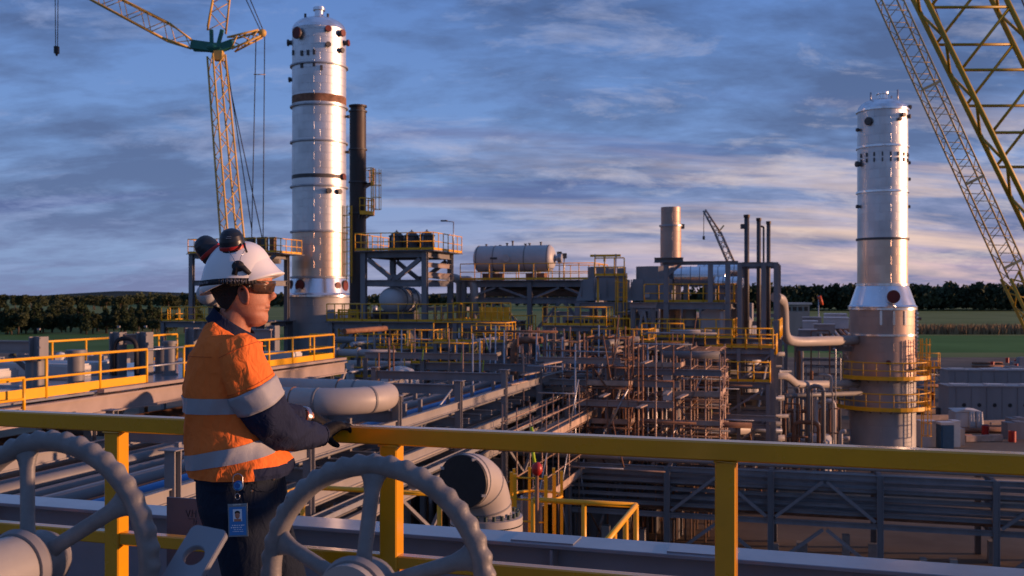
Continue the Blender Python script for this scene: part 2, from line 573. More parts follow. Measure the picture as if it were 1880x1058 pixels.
# ------------------------------------------------------------------ valves with handwheels
def handwheel(px, py, Y, rot, label, bl=0.14):
    c = W(px, py, Y)
    ax = -RG.V                              # towards the camera side
    ux = RG.U
    R0, rt = 0.224, 0.0192
    t = thing('gate_valve', (c.x - RG.V.x * 0.45, c.y - RG.V.y * 0.45, DK), label, 'valve')
    # rim with a scalloped grip
    m = MB()
    N, n, lobes = 264, 14, 44
    vs = []
    for i in range(N):
        a = 2 * pi * i / N
        rd = ux * cos(a) + Z3 * sin(a)
        w = 0.5 + 0.5 * cos(a * lobes)
        for k in range(n):
            b = 2 * pi * k / n
            e = max(0.0, cos(b))
            rr = rt * (1 + (0.33 * w - 0.07) * e)
            vs.append(c + rd * (R0 + cos(b) * rr) + ax * (sin(b) * rt * 1.02))
    fs = [(i * n + k, i * n + (k + 1) % n, ((i + 1) % N) * n + (k + 1) % n, ((i + 1) % N) * n + k) for i in range(N) for k in range(n)]
    m.add(vs, fs, 0, True)
    rim = part(m, 'handwheel_rim', 'wheel_paint', t)
    hc = c + ax * 0.055                     # the hub stands out on the camera side
    for k in range(5):
        a = rot + 2 * pi * k / 5
        rd = ux * cos(a) + Z3 * sin(a)
        td = -ux * sin(a) + Z3 * cos(a)
        rings = []
        for q in (0.0, 0.08, 0.2, 0.4, 0.6, 0.78, 0.88, 0.95, 1.0):
            p = (hc + rd * 0.03) * (1 - q) + (c + rd * (R0 - 0.006)) * q
            fl = 1.0 + 1.5 * max(0, (q - 0.72) / 0.28) ** 2.2 + 0.5 * max(0, (0.15 - q) / 0.15)
            wa, wb = 0.0150 * fl, 0.0125
            rings.append([p + td * (cos(x) * wa) + ax * (sin(x) * wb) for x in [2 * pi * j / 12 for j in range(12)]])
        part(MB().loft(rings), 'spoke', 'wheel_paint', rim)
    part(MB().lathe([(0, 0.035), (0.042, 0.035), (0.055, 0.02), (0.058, -0.03), (0.05, -0.05), (0, -0.05)], hc, 28, axis=ax), 'hub', 'wheel_paint', rim)
    part(MB().lathe([(0.066, 0.012), (0.072, 0.0), (0.066, -0.012), (0.05, -0.012), (0.05, 0.012), (0.066, 0.012)], hc + ax * 0.03, 32, axis=ax), 'hub_ring', 'steel', rim)
    part(MB().lathe([(0, 0), (0.055, 0), (0.062, 0.012), (0.062, bl), (0, bl)], hc + ax * 0.035, 32, axis=ax), 'bonnet', 'valve_paint', t)
    part(MB().lathe([(0, -0.075), (0.035, -0.07), (0.05, -0.05), (0.053, -0.02), (0, -0.02)], hc, 24, axis=ax), 'stem_cap', 'valve_paint', t)
    # body, flanges and the stub below, under the bottom edge of the picture
    b0 = hc + ax * 0.30 - Z3 * 0.26
    part(MB().ball(b0, 0.15, 20, (1, 1, 1.1)), 'body', 'valve_paint', t)
    part(MB().tube([hc + ax * 0.16 - Z3 * 0.02, b0], 0.075, 18), 'yoke', 'valve_paint', t)
    part(MB().tube([Vector((b0.x, b0.y, DK)), b0], 0.11, 20), 'stub_pipe', 'valve_paint', t)
    part(MB().lathe([(0, 0), (0.2, 0), (0.2, 0.04), (0, 0.04)], (b0.x, b0.y, DK), 28), 'floor_flange', 'valve_paint', t)
    return t


handwheel(688, 1070, 1.98, rad(90), 'grey valve handwheel with five spokes in front of the yellow post', bl=0.03)
handwheel(96, 1022, 2.02, rad(106), 'grey valve handwheel with pale bonnet beside the worker\'s lifting lug')

# lifting lug: tilted plate with a hole
c = W(362, 1024, 2.0)
ex = (RG.U * 0.98 + Z3 * -0.10).normalized()
ey = (Z3 * 0.62 + RG.V * 0.72 + RG.U * 0.42).normalized()
ez = ex.cross(ey).normalized()
ey = ez.cross(ex).normalized()
hw, hl, th = 0.040, 0.10, 0.014
outl = []
for (cx_, cy_, a0) in ((hw - 0.013, 0.062 - 0.013, 0), (-hw + 0.013, 0.062 - 0.013, 90)):
    for j in range(6):
        a = rad(a0 + 18 * j)
        outl.append((cx_ + 0.013 * cos(a), cy_ + 0.013 * sin(a)))
outl += [(-hw, -0.14), (hw, -0.14)]
hole = [(0.021 * cos(2 * pi * j / 28), 0.021 * sin(2 * pi * j / 28) - 0.004) for j in range(28)]
bm = bmesh.new()


def ring(ptsl, z):
    return [bm.verts.new(c + ex * x + ey * y + ez * z) for x, y in ptsl]


fo, fh, bo, bh = ring(outl, th), ring(hole, th), ring(outl, 0), ring(hole, 0)
for A, B in ((fo, bo), (fh, bh)):
    for i in range(len(A)):
        bm.faces.new((A[i], A[(i + 1) % len(A)], B[(i + 1) % len(B)], B[i]))
for A, B in ((fo, fh), (bo, bh)):
    ed = []
    for L in (A, B):
        for i in range(len(L)):
            e = bm.edges.get((L[i], L[(i + 1) % len(L)]))
            ed.append(e)
    bmesh.ops.triangle_fill(bm, use_beauty=True, edges=ed)
bmesh.ops.recalc_face_normals(bm, faces=bm.faces)
bmesh.ops.bevel(bm, geom=[e for e in bm.edges if e.calc_face_angle(0) > 1.2], offset=0.0015, segments=2, affect='EDGES')
lt = thing('lifting_lug', (c.x, c.y, DK), 'tilted grey lifting lug plate with a round hole by the worker\'s leg', 'lifting lug')
me = bpy.data.meshes.new('lug_plate')
for v in bm.verts:
    v.co -= LOC[lt.name]
bm.to_mesh(me)
bm.free()
me.materials.append(MAT['beam_paint'])
lo_ = bpy.data.objects.new('lug_plate', me)
COL.objects.link(lo_)
lo_.parent = lt
p0 = c + ey * -0.13 + ez * (th / 2)
part(MB().bar((p0.x, p0.y, DK), p0 + ey * -0.004, 0.09, 0.05), 'lug_stand', 'wheel_paint', lt)
# ------------------------------------------------------------------ the worker
def cloth(name, col, bump=0.5, bs=9.0, weave=0.25, wscale=900.0, rough=0.85, var=0.12):
    m = mat(name, col, rough, var=var, scale=6.0, spec=0.2)
    t = m.node_tree
    b = t.nodes['Principled BSDF']
    co = t.nodes.new('ShaderNodeTexCoord')
    mp = t.nodes.new('ShaderNodeMapping')
    mp.inputs['Scale'].default_value = (1.0, 1.0, 0.55)
    mp.inputs['Rotation'].default_value = (0.3, 0.5, 0.2)
    t.links.new(co.outputs['Object'], mp.inputs[0])
    n1 = t.nodes.new('ShaderNodeTexNoise')
    n1.inputs['Scale'].default_value = bs
    n1.inputs['Detail'].default_value = 3
    n1.inputs['Distortion'].default_value = 1.2
    t.links.new(mp.outputs[0], n1.inputs['Vector'])
    n2 = t.nodes.new('ShaderNodeTexNoise')
    n2.inputs['Scale'].default_value = wscale
    t.links.new(co.outputs['Object'], n2.inputs['Vector'])
    b1 = t.nodes.new('ShaderNodeBump')
    b1.inputs['Strength'].default_value = bump
    b1.inputs['Distance'].default_value = 0.02
    t.links.new(n1.outputs['Fac'], b1.inputs['Height'])
    b2 = t.nodes.new('ShaderNodeBump')
    b2.inputs['Strength'].default_value = weave
    b2.inputs['Distance'].default_value = 0.001
    t.links.new(n2.outputs['Fac'], b2.inputs['Height'])
    t.links.new(b1.outputs[0], b2.inputs['Normal'])
    t.links.new(b2.outputs[0], b.inputs['Normal'])
    return m


cloth('orange_cloth', (0.88, 0.20, 0.040), 0.5, 26)
cloth('navy_cloth', (0.014, 0.021, 0.052), 0.5, 26)
cloth('denim', (0.010, 0.017, 0.032), 0.5, 22, 0.4, 1200)
mat('seam_thread', (0.60, 0.11, 0.018), 0.9)
cloth('reflective_tape', (0.36, 0.37, 0.40), 0.15, 12, 0.5, 1500, 0.45)
cloth('glove_black', (0.008, 0.008, 0.010), 0.35, 30, 0.4, 700, 0.7)
mat('skin', (0.50, 0.215, 0.125), 0.52, var=0.18, scale=38, bump=0.15, bscale=420, col2=(0.38, 0.145, 0.082))
MAT['skin'].node_tree.nodes['Principled BSDF'].inputs['Subsurface Weight'].default_value = 0.12
MAT['skin'].node_tree.nodes['Principled BSDF'].inputs['Subsurface Radius'].default_value = (0.01, 0.004, 0.002)
mat('skin_ear', (0.40, 0.12, 0.065), 0.5, var=0.2, scale=40)
MAT['skin_ear'].node_tree.nodes['Principled BSDF'].inputs['Subsurface Weight'].default_value = 0.3
MAT['skin_ear'].node_tree.nodes['Principled BSDF'].inputs['Subsurface Radius'].default_value = (0.02, 0.006, 0.003)
mat('lip', (0.33, 0.10, 0.075), 0.5)
mat('hair', (0.012, 0.009, 0.007), 0.65, var=0.4, scale=60, bump=0.6, bscale=220)
mat('helmet_white', (0.78, 0.78, 0.78), 0.32, var=0.05, scale=12)
mat('muff_navy', (0.010, 0.014, 0.024), 0.35, var=0.2)
mat('muff_red', (0.45, 0.018, 0.012), 0.4)
mat('strap_black', (0.012, 0.013, 0.018), 0.7)
mat('strap_print', (0.35, 0.36, 0.40), 0.7)
mat('lens', (0.03, 0.026, 0.026), 0.10, metal=0.2, var=0.3, scale=60, col2=(0.10, 0.05, 0.03))
mat('glasses_frame', (0.02, 0.018, 0.018), 0.3)
mat('card_blue', (0.03, 0.20, 0.50), 0.35, var=0.08)
mat('card_white', (0.72, 0.74, 0.78), 0.4, var=0.05)
mat('card_clear', (0.22, 0.26, 0.30), 0.15)
mat('reel_blue', (0.01, 0.11, 0.40), 0.3)
mat('brass', (0.62, 0.40, 0.24), 0.3, metal=0.9)
mat('leather', (0.10, 0.045, 0.02), 0.6)
mat('watch_steel', (0.5, 0.5, 0.52), 0.25, metal=0.9)

YM = 3.62
PP = F / YM                                # pixels per metre at the worker
PB = W(440, 545, YM)
man = thing('person', (PB.x, PB.y, DK), 'person in white hard hat and orange and navy work shirt leaning on yellow rail', 'person')


def P(px, py, y=YM):
    return W(px, py, y)


def sring(c, a, b, n=36, e=2.3, yaw=0.0, tilt=0.0, slope=(0, 0), egg=0.0):
    """horizontal superellipse ring; slope tips it (dz per metre in x and y)"""
    o = []
    for k in range(n):
        th = 2 * pi * k / n
        cx_, sy_ = cos(th), sin(th)
        x = a * abs(cx_) ** (2 / e) * (1 if cx_ >= 0 else -1)
        y = b * abs(sy_) ** (2 / e) * (1 if sy_ >= 0 else -1)
        y *= 1 - egg * max(0, cx_) ** 2
        X, Yy = x * cos(yaw) - y * sin(yaw), x * sin(yaw) + y * cos(yaw)
        o.append(c + Vector((X, Yy, X * slope[0] + Yy * slope[1])))
    return o


def limb(path, n=20, sub=4):
    """path: (point, ra, rb) -> smooth rings (Catmull-Rom) across the path"""
    pts = []
    m = len(path)
    for i in range(m - 1):
        p0, p1, p2, p3 = path[max(i - 1, 0)], path[i], path[i + 1], path[min(i + 2, m - 1)]
        for j in range(sub):
            t = j / sub

            def cr(a, b, c_, d):
                return 0.5 * ((2 * b) + (c_ - a) * t + (2 * a - 5 * b + 4 * c_ - d) * t * t + (3 * b - a - 3 * c_ + d) * t ** 3)
            pts.append((cr(p0[0], p1[0], p2[0], p3[0]), cr(p0[1], p1[1], p2[1], p3[1]), cr(p0[2], p1[2], p2[2], p3[2])))
    pts.append(path[-1])
    rings = []
    ref = Vector((0, 1, 0))
    for i, (p, ra, rb) in enumerate(pts):
        a = pts[max(i - 1, 0)][0]
        b = pts[min(i + 1, len(pts) - 1)][0]
        t = (b - a).normalized()
        y = (ref - t * ref.dot(t))
        y = y.normalized() if y.length > 1e-3 else Vector((1, 0, 0))
        x = y.cross(t)
        rings.append([p + x * (cos(2 * pi * k / n) * ra) + y * (sin(2 * pi * k / n) * rb) for k in range(n)])
    return rings


def wrinkle(rings, amp, f, seed, along=(-.55, .2, -.8), sharp=1.0):
    """fold a cloth surface in and out: creases drawn out along one direction"""
    from mathutils import noise
    al = Vector(along).normalized()
    a1 = al.orthogonal().normalized()
    a2 = al.cross(a1)
    out = []
    m_ = len(rings)
    for i, r in enumerate(rings):
        c = sum(r, Vector()) / len(r)
        o = []
        for p in r:
            d = (p - c)
            d = d.normalized() if d.length > 1e-6 else d
            q = Vector((p.dot(a1) * f, p.dot(a2) * f, p.dot(al) * f * .28)) + Vector((seed, seed * 2.1, 0))
            big = noise.noise(q * .55)
            r1 = 1 - abs(noise.noise(q + Vector((3, 1, 7)))) * 2.0
            r2 = 1 - abs(noise.noise(q * 2.1 + Vector((9, 4, 2)))) * 2.0
            w = big * .9 + max(0, r1) ** 2.2 * .9 * sharp + max(0, r2) ** 2 * .35 * sharp - .55
            o.append(p + d * amp * w)
        out.append(o)
    return out


def remesh(o, voxel, smooth=4, fac=0.5):
    m = o.modifiers.new('remesh', 'REMESH')
    m.mode = 'VOXEL'
    m.voxel_size = voxel
    m.use_smooth_shade = True
    s = o.modifiers.new('smooth', 'SMOOTH')
    s.iterations = smooth
    s.factor = fac


# --- head profile, photo pixels: row, back, front, half width in metres
HEAD = [(600, 452, 476, .020), (595, 446, 487, .030), (588, 438, 491.5, .036), (580, 428, 492.0, .047), (573, 420, 490.5, .052), (568, 413, 493.0, .056),
        (563, 408, 492.6, .060), (558, 404, 494.6, .063), (552, 400, 495.6, .065), (543, 395, 495, .069), (535, 391, 494.5, .072), (527, 389, 494.5, .074),
        (519, 387, 498.5, .075), (510, 385, 498.5, .076), (495, 386, 494, .076), (480, 392, 484, .069), (468, 405, 470, .052), (460, 420, 455, .022)]


def head_at(py):
    for i in range(len(HEAD) - 1):
        a, b = HEAD[i], HEAD[i + 1]
        if a[0] >= py >= b[0]:
            t = (a[0] - py) / (a[0] - b[0])
            return [a[k] * (1 - t) + b[k] * t for k in range(4)]
    return list(HEAD[0] if py > HEAD[0][0] else HEAD[-1])


def head_ring(py, off=0.0, n=44):
    _, bk, fr, hw = head_at(py)
    c = P((bk + fr) / 2, py)
    return sring(c, (fr - bk) / 2 / PP + off, hw + off, n, 2.35, egg=0.30, yaw=rad(6))


body = MB()
body.loft([head_ring(h[0]) for h in HEAD])
# nose
nr = []
for (py, x0, x1, w) in ((523, 490, 499, .006), (530, 489, 499.6, .008), (536, 489, 503.5, .010), (541, 488, 507.5, .014), (545, 488, 508, .0175), (549, 488, 504, .016), (552, 488, 499, .010)):
    nr.append(sring(P((x0 + x1) / 2, py, YM + 0.005), (x1 - x0) / 2 / PP, w, 14, 1.9, yaw=rad(6)))
body.loft(nr)
# lips, brow, jaw, cheek
body.ball(P(490.8, 562.3, YM), .012, 12, (0.85, 1.5, 0.40))
body.ball(P(489.8, 568.7, YM), .012, 12, (0.85, 1.4, 0.44))
body.ball(P(484, 588, YM), .016, 12, (0.95, 1.2, .72))
body.ball(P(489, 520, YM - .03), .014, 10, (.9, 1.6, .5))

# neck and trunk under the clothes
body.loft([sring(P(x, y, yy), a, b, 28, 2.1) for x, y, yy, a, b in ((440, 548, YM, .050, .050), (434, 572, YM, .058, .054), (427, 592, YM, .064, .056),
                                                               (420, 618, YM + .01, .072, .075), (414, 645, YM + .03, .10, .15), (415, 700, YM + .04, .115, .17), (425, 800, YM + .04, .12, .15),
                                                               (440, 870, YM + .04, .12, .15), (445, 930, YM + .04, .115, .15))])
RA = [(P(432, 640, YM - .10), .05, .05), (P(468, 730, YM - .06), .045, .045), (P(508, 793, YM + .02), .04, .04), (P(552, 800, YM + .18), .034, .034), (P(588, 800, YM + .30), .026, .026), (P(600, 796, YM + .335), .025, .025)]
LA = [(P(400, 640, YM + .20), .05, .05), (P(450, 735, YM + .30), .045, .045), (P(505, 768, YM + .33), .036, .036), (P(545, 766, YM + .40), .03, .03), (P(572, 767, YM + .44), .025, .025)]
LR = [(P(455, 905, YM - .04), .075, .08), (P(470, 1010, YM - .03), .07, .07), (P(478, 1150, YM + .03), .05, .05), (P(470, 1350, YM + .02), .04, .04), (P(468, 1382, YM + .02), .04, .04)]
LL = [(P(450, 905, YM + .14), .075, .08), (P(500, 1010, YM + .16), .07, .07), (P(530, 1150, YM + .22), .05, .05), (P(535, 1350, YM + .22), .04, .04), (P(535, 1382, YM + .2), .04, .04)]
for L in (RA, LA, LR, LL):
    body.loft(limb(L))
bo_ = part(body, 'body', 'skin', man)
remesh(bo_, 0.0036, 3)
# ear on the camera side
m = MB()
ec = P(447.5, 543, YM - .081)
Re = Matrix.Rotation(rad(-14), 3, 'Y') @ Matrix.Rotation(rad(-16), 3, 'Z')
pts = [ec + Re @ Vector((.0150 * cos(a) * (1.0 + .12 * sin(a)), 0, .029 * sin(a) + .002)) for a in [2 * pi * j / 26 for j in range(26)]]
m.tube(pts, .0062, 8, closed=True)
pts = [ec + Re @ Vector((.0075 * cos(a) + .001, .004, .016 * sin(a) + .004)) for a in [rad(-60 + 230 * j / 12) for j in range(13)]]
m.tube(pts, .0034, 6)
m.ball(ec + Re @ Vector((0.003, .006, 0)), .016, 12, (.85, .35, 1.6))
m.ball(ec + Re @ Vector((.004, .001, -.025)), .008, 10, (1, .7, 1.2))
m.ball(ec + Re @ Vector((.0125, .002, .0)), .005, 8, (1, .8, 1.4))
eo = part(m, 'ear', 'skin_ear', man)
remesh(eo, 0.0016, 3)
# mouth line and upper lip colour
part(MB().ball(P(492.8, 565.6, YM - .006), .0105, 12, (.75, 1.4, .15)), 'mouth', 'lip', man)
# hair: cap a little larger than the skull, cut away in front of the ear
m = MB()
rows = []
for py in (572, 566, 559, 551, 543, 535, 527, 519, 511, 503):
    _, bk, fr, hw = head_at(py)
    bk2 = max(bk - 2, 398 - (572 - py) * 0.18) if py > 540 else bk - 2
    lim = {572: 420, 566: 428, 559: 434, 551: 440, 543: 444, 535: 450, 527: 458, 519: 462, 511: 470, 503: 472}[py]
    c0 = P((bk + fr) / 2, py)
    rg = sring(c0, (fr - bk) / 2 / PP + .005, hw + .005, 60, 2.2, egg=.22, yaw=rad(6))
    rows.append([Vector((min(p.x, P(lim, py).x), p.y, p.z)) for p in rg])
m.loft(rows)
part(m, 'hair', 'hair', man)
# --- safety glasses
m = MB()
n = 26
rows = []
for py, of in ((517.5, .010), (521, .0135), (528, .0145), (535, .013), (539, .009)):
    _, bk, fr, hw = head_at(py)
    c0 = P((bk + fr) / 2, py)
    row = []
    for j in range(n):
        a = rad(-68 + 136 * j / (n - 1))
        x = ((fr - bk) / 2 / PP + of) * abs(cos(a)) ** (2 / 2.2)
        y = (hw + of) * abs(sin(a)) ** (2 / 2.2) * (1 if a > 0 else -1) * (1 - .18 * max(0, cos(a)) ** 2)
        lift = .0 if abs(a) < .9 else (abs(a) - .9) * .02
        zc = (py - 529) * (1 - .35 * max(0, abs(a) - .75))
        row.append(Vector((c0.x + x * cos(rad(6)) - y * sin(rad(6)), c0.y + x * sin(rad(6)) + y * cos(rad(6)), P(0, 529 + zc).z + lift)))
    rows.append(row)
vs = [p for r_ in rows for p in r_]
fs = [(i * n + k, i * n + k + 1, (i + 1) * n + k + 1, (i + 1) * n + k) for i in range(len(rows) - 1) for k in range(n - 1)]
m.add(vs, fs, 0, True)
gl = thing_child = part(m, 'safety_glasses', 'lens', man)
so = gl.modifiers.new('thick', 'SOLIDIFY')
so.thickness = 0.002
m = MB()
m.tube(rows[0], .0026, 6)
m.tube(rows[-1], .0016, 6)
for sgn in (-1, 1):
    a = rows[2][0 if sgn < 0 else -1]
    b = P(452, 529, YM + sgn * .083)
    m.tube([a, (a + b) / 2 + Vector((0, sgn * .004, .002)), b, P(443, 531, YM + sgn * .080)], .0036, 6, ry=.0060)
part(m, 'glasses_frame', 'glasses_frame', gl)

# --- hard hat
HC = 436.0
hx = lambda px: P(px, 545).x


def hat_base(a):
    """rim of the shell at azimuth a (0 = forward): x, y, z"""
    ca, sa = cos(a), sin(a)
    x = (62 if ca >= 0 else 65) / PP * (abs(ca) ** 0.92) * (1 if ca >= 0 else -1)
    y = .118 * abs(sa) ** 0.92 * (1 if sa >= 0 else -1)
    f = (1 + ca) / 2
    row = 543 - 30 * f ** 0.9 - 3 * f + (-6 * max(0, 1 - abs(ca) * 1.6))
    return P(HC, 545).x + x, YM + y, P(0, row).z


AP = P(441, 446)
NA = 64
rows = []
TT = [0, 6, 13, 21, 30, 40, 50, 60, 69, 77, 84, 88]
for td in TT:
    t_ = rad(td)
    rf, zf = cos(t_) ** 0.72, sin(t_) ** 0.98
    row = []
    for k in range(NA):
        a = 2 * pi * k / NA
        bx, by, bz_ = hat_base(a)
        ridge = .0035 * max(0, 1 - abs(by - YM) / .02) * zf if cos(a) > -.9 else 0
        cxx = P(HC, 545).x * (1 - zf) + (AP.x - .004) * zf
        row.append(Vector((cxx + (bx - P(HC, 545).x) * rf, YM + (by - YM) * rf, bz_ + (AP.z - bz_) * zf + ridge)))
    rows.append(row)
m = MB()
m.loft(rows, cap=False)
m.add(rows[-1], [tuple(range(NA))], 0, True)
hat = part(m, 'hard_hat', 'helmet_white', man)
so = hat.modifiers.new('thick', 'SOLIDIFY')
so.thickness = 0.003
so.offset = 1
# peak: the shell runs out into it from half way up the brow
m = MB()


def hat_pt(a, td):
    t_ = rad(td)
    rf, zf = cos(t_) ** 0.72, sin(t_) ** 0.98
    bx, by, bz_ = hat_base(a)
    cxx = P(HC, 545).x * (1 - zf) + (AP.x - .004) * zf
    return Vector((cxx + (bx - P(HC, 545).x) * rf, YM + (by - YM) * rf, bz_ + (AP.z - bz_) * zf))


NP = 27
prow = []
for j in range(NP):
    a = rad(-64 + 128 * j / (NP - 1))
    w_ = max(0.0, cos(a * 90 / 64)) ** .8
    inner = hat_pt(a, 34 - 10 * (1 - w_)) + Vector((.002, 0, .001))
    bx, by, bz_ = hat_base(a)
    rim_ = Vector((bx, by, bz_ + .001))
    ext = 22 / PP * w_
    tip = rim_ + Vector((ext * cos(a * .55) + .002, ext * .45 * sin(a), .017 * w_))
    col_ = [inner, inner.lerp(tip, .35) + Vector((0, 0, -.004 * w_)), inner.lerp(tip, .65) + Vector((0, 0, -.006 * w_)), inner.lerp(tip, .88) + Vector((0, 0, -.003 * w_)), tip, tip + Vector((-.001, 0, -.004)), rim_.lerp(tip, .5) + Vector((0, 0, -.004)), rim_ + Vector((-.004, 0, -.001))]
    prow.append(col_)
K_ = len(prow[0])
vs = [p for r_ in prow for p in r_]
m.add(vs, [(i * K_ + k, i * K_ + k + 1, (i + 1) * K_ + k + 1, (i + 1) * K_ + k) for i in range(NP - 1) for k in range(K_ - 1)], 0, True)
pk = part(m, 'peak', 'helmet_white', hat)
# strap round the shell
m = MB()
srows = []
for zz in (0, 1):
    row = []
    for k in range(NA):
        a = 2 * pi * k / NA
        bx, by, bz_ = hat_base(a)
        ca = cos(a)
        zt = P(0, 517 + (5 if ca < 0 else 0) * abs(ca)).z + (zz - .5) * .0195
        zf = min(.95, max(0.0, (zt - bz_) / (AP.z - bz_)))
        t_ = math.asin(zf ** (1 / .98))
        rf = cos(t_) ** .72
        e = 1.035
        row.append(Vector((P(HC, 545).x + (bx - P(HC, 545).x) * rf * e, YM + (by - YM) * rf * e, zt)))
    srows.append(row)
idx = [k for k in range(NA) if abs(((2 * pi * k / NA + pi) % (2 * pi)) - pi) > rad(48)]
for k in idx:
    k2 = (k + 1) % NA
    m.add([srows[0][k], srows[0][k2], srows[1][k2], srows[1][k]], [(0, 1, 2, 3)], 0, True)
st = part(m, 'goggle_strap', 'strap_black', hat)
so = st.modifiers.new('thick', 'SOLIDIFY')
so.thickness = 0.003
m = MB()                                   # woven lettering, too small to read
lr = random.Random(3)
for (a0, a1) in ((203, 240), (262, 296)):
    a = a0
    while a < a1:
        k = a / 360 * NA
        i, fr_ = int(k) % NA, k % 1
        lo_p = srows[0][i].lerp(srows[0][(i + 1) % NA], fr_)
        hi_p = srows[1][i].lerp(srows[1][(i + 1) % NA], fr_)
        nn = Vector((lo_p.x - P(HC, 545).x, lo_p.y - YM, 0)).normalized() * .0042
        f0, f1 = lr.choice(((.3, .7), (.3, .5), (.5, .7), (.3, .7)))
        m.bar(lo_p.lerp(hi_p, f0) + nn, lo_p.lerp(hi_p, f1) + nn, .0018, .001)
        a += lr.choice((1.6, 2.0, 2.8))
part(m, 'strap_lettering', 'strap_print', st)
# ear-muff mount on the near side with wire arms
m = MB()
mc = P(437, 489, YM - .113)
m.ball(mc, .022, 14, (1.0, .5, .9))
m.tube([P(430, 505, YM - .117), P(434, 489, YM - .114), P(447, 492, YM - .114), P(459, 503, YM - .112)], [.010, .012, .010, .007], 8)
mount = part(m, 'muff_mount', 'strap_black', hat)
m = MB()
m.tube([P(433, 484, YM - .124), P(428, 474, YM - .125), P(420, 462, YM - .11)], .0012, 5)
m.tube([P(439, 484, YM - .124), P(442, 472, YM - .127), P(450, 458, YM - .115)], .0012, 5)
part(m, 'wire_arm', 'watch_steel', mount)


def muff(c, ax, r, name_label):
    ax = Vector(ax).normalized()
    prof = [(0, .062), (r * .25, .061), (r * .50, .057), (r * .72, .049), (r * .88, .036), (r * .97, .020), (r * 1.0, .002)]
    o = part(MB().lathe(prof, c, 28, axis=ax), 'ear_muff', 'muff_navy', hat, name_label)
    part(MB().lathe([(r * 1.0, .004), (r * 1.045, .002), (r * 1.045, -.008), (r * 1.0, -.010)], c, 28, axis=ax), 'red_band', 'muff_red', o)
    part(MB().lathe([(r * .98, -.009), (r * 1.04, -.013), (r * 1.0, -.024), (r * .8, -.028), (0, -.026)], c, 28, axis=ax), 'cushion', 'rubber', o)
    return o


m1 = muff(P(427, 452, YM - .055), (-.10, -.22, .9), .0435, 'ear muff with three pale printed lines')
lg = MB()
for i, (w_, dz_) in enumerate(((.010, .006), (.014, 0), (.018, -.006))):
    q = P(427, 436, YM - .055) + Vector((0, -.046 + dz_ * .9, dz_))
    lg.box(q, (w_, .0012, .0016))
part(lg, 'printed_lines', 'strap_print', m1)
muff(P(386, 462, YM + .045), (-.60, -.12, .72), .0425, 'ear muff tipped back on the far side')
part(MB().tube([P(448, 447, YM - .08), P(450, 455, YM - .09), P(453, 463, YM - .10)], .004, 6), 'boom_stub', 'rubber', m1)

# --- shirt
TR = [  # row, left, right, depth centre offset, half depth
    (588, 408, 446, .01, .055), (595, 401, 453, .01, .075), (603, 393, 460, .015, .110), (613, 384, 466, .02, .150), (626, 374, 472, .03, .182), (645, 363, 478, .04, .200), (668, 356, 484, .045, .206), (695, 350, 489, .05, .208), (719, 347, 492, .05, .206), (722, 347, 492, .05, .206),
    (750, 346, 496, .05, .20), (753, 346, 497, .05, .20), (780, 347, 503, .05, .195), (806, 348, 512, .05, .195), (809, 348, 513, .05, .195), (846, 350, 534, .05, .195), (849, 350, 535, .05, .195), (860, 352, 538, .05, .192), (868, 354, 535, .05, .186)]


def tring(row, off=0.0, n=72):
    py, l, r_, yo, b = row
    return sring(P((l + r_) / 2, py + max(0, 620 - py) * .25, YM + yo), (r_ - l) / 2 / PP + off, b + off, n, 2.35, yaw=0, slope=(-.75 * max(0.0, min(1.0, (632 - py) / 40)), 0))


def dens(rows, k):
    o = []
    for i in range(len(rows) - 1):
        for j in range(k):
            t = j / k
            o.append(tuple(rows[i][q] * (1 - t) + rows[i + 1][q] * t for q in range(5)))
    return o + [rows[-1]]


trd = dens(TR, 5)
N = 112
rings = wrinkle([tring(x, n=N) for x in trd], .012, 11.0, 1.0)
m = MB()
nr_ = len(rings)
vs = [p for r_ in rings for p in r_]
m.add(vs, [], 0, True)
for i in range(nr_ - 1):
    py = trd[i][0]
    for k in range(N):
        a = (k + .5) / N * 360            # 0 = right of picture, 270 = towards the camera
        navy = 0
        if py >= 846 and (a < 78 or a > 296):
            navy = 1
        m.f.append([i * N + k, i * N + (k + 1) % N, (i + 1) * N + (k + 1) % N, (i + 1) * N + k])
        m.m.append(navy)
        m.sm.append(True)
m.f.append(list(range(N)))
m.m.append(0); m.sm.append(True)
shirt = part(m, 'shirt', ['orange_cloth', 'navy_cloth'], man)


def shirt_band(p0, p1):
    sel = [j for j, x in enumerate(trd) if p0 <= x[0] <= p1]
    rr = []
    for j in sel:
        c0 = sum(rings[j], Vector()) / N
        rr.append([p + (p - c0).normalized() * .0028 for p in rings[j]])
    return rr


part(MB().loft(shirt_band(722, 750), cap=False), 'reflective_band', 'reflective_tape', shirt)
bb = []
sel = [j for j, x in enumerate(trd) if 800 <= x[0] <= 850]
for s_ in (0, .2, .4, .6, .8, 1):           # lower band slopes up to the front
    row = []
    for k in range(N):
        a = 2 * pi * k / N
        py = 834 - 18 * cos(a) - 8 + (s_ - .5) * 27
        j = max(range(nr_ - 1), key=lambda q: -abs(trd[q][0] - py))
        if trd[j][0] > py:
            j -= 1
        t = (py - trd[j][0]) / max(1e-6, trd[j + 1][0] - trd[j][0])
        p = rings[j][k].lerp(rings[j + 1][k], min(1, max(0, t)))
        c0 = sum(rings[j], Vector()) / N
        d = p - c0
        d.z = 0
        row.append(p + d.normalized() * .003)
    bb.append(row)
part(MB().loft(bb, cap=False), 'reflective_band', 'reflective_tape', shirt)
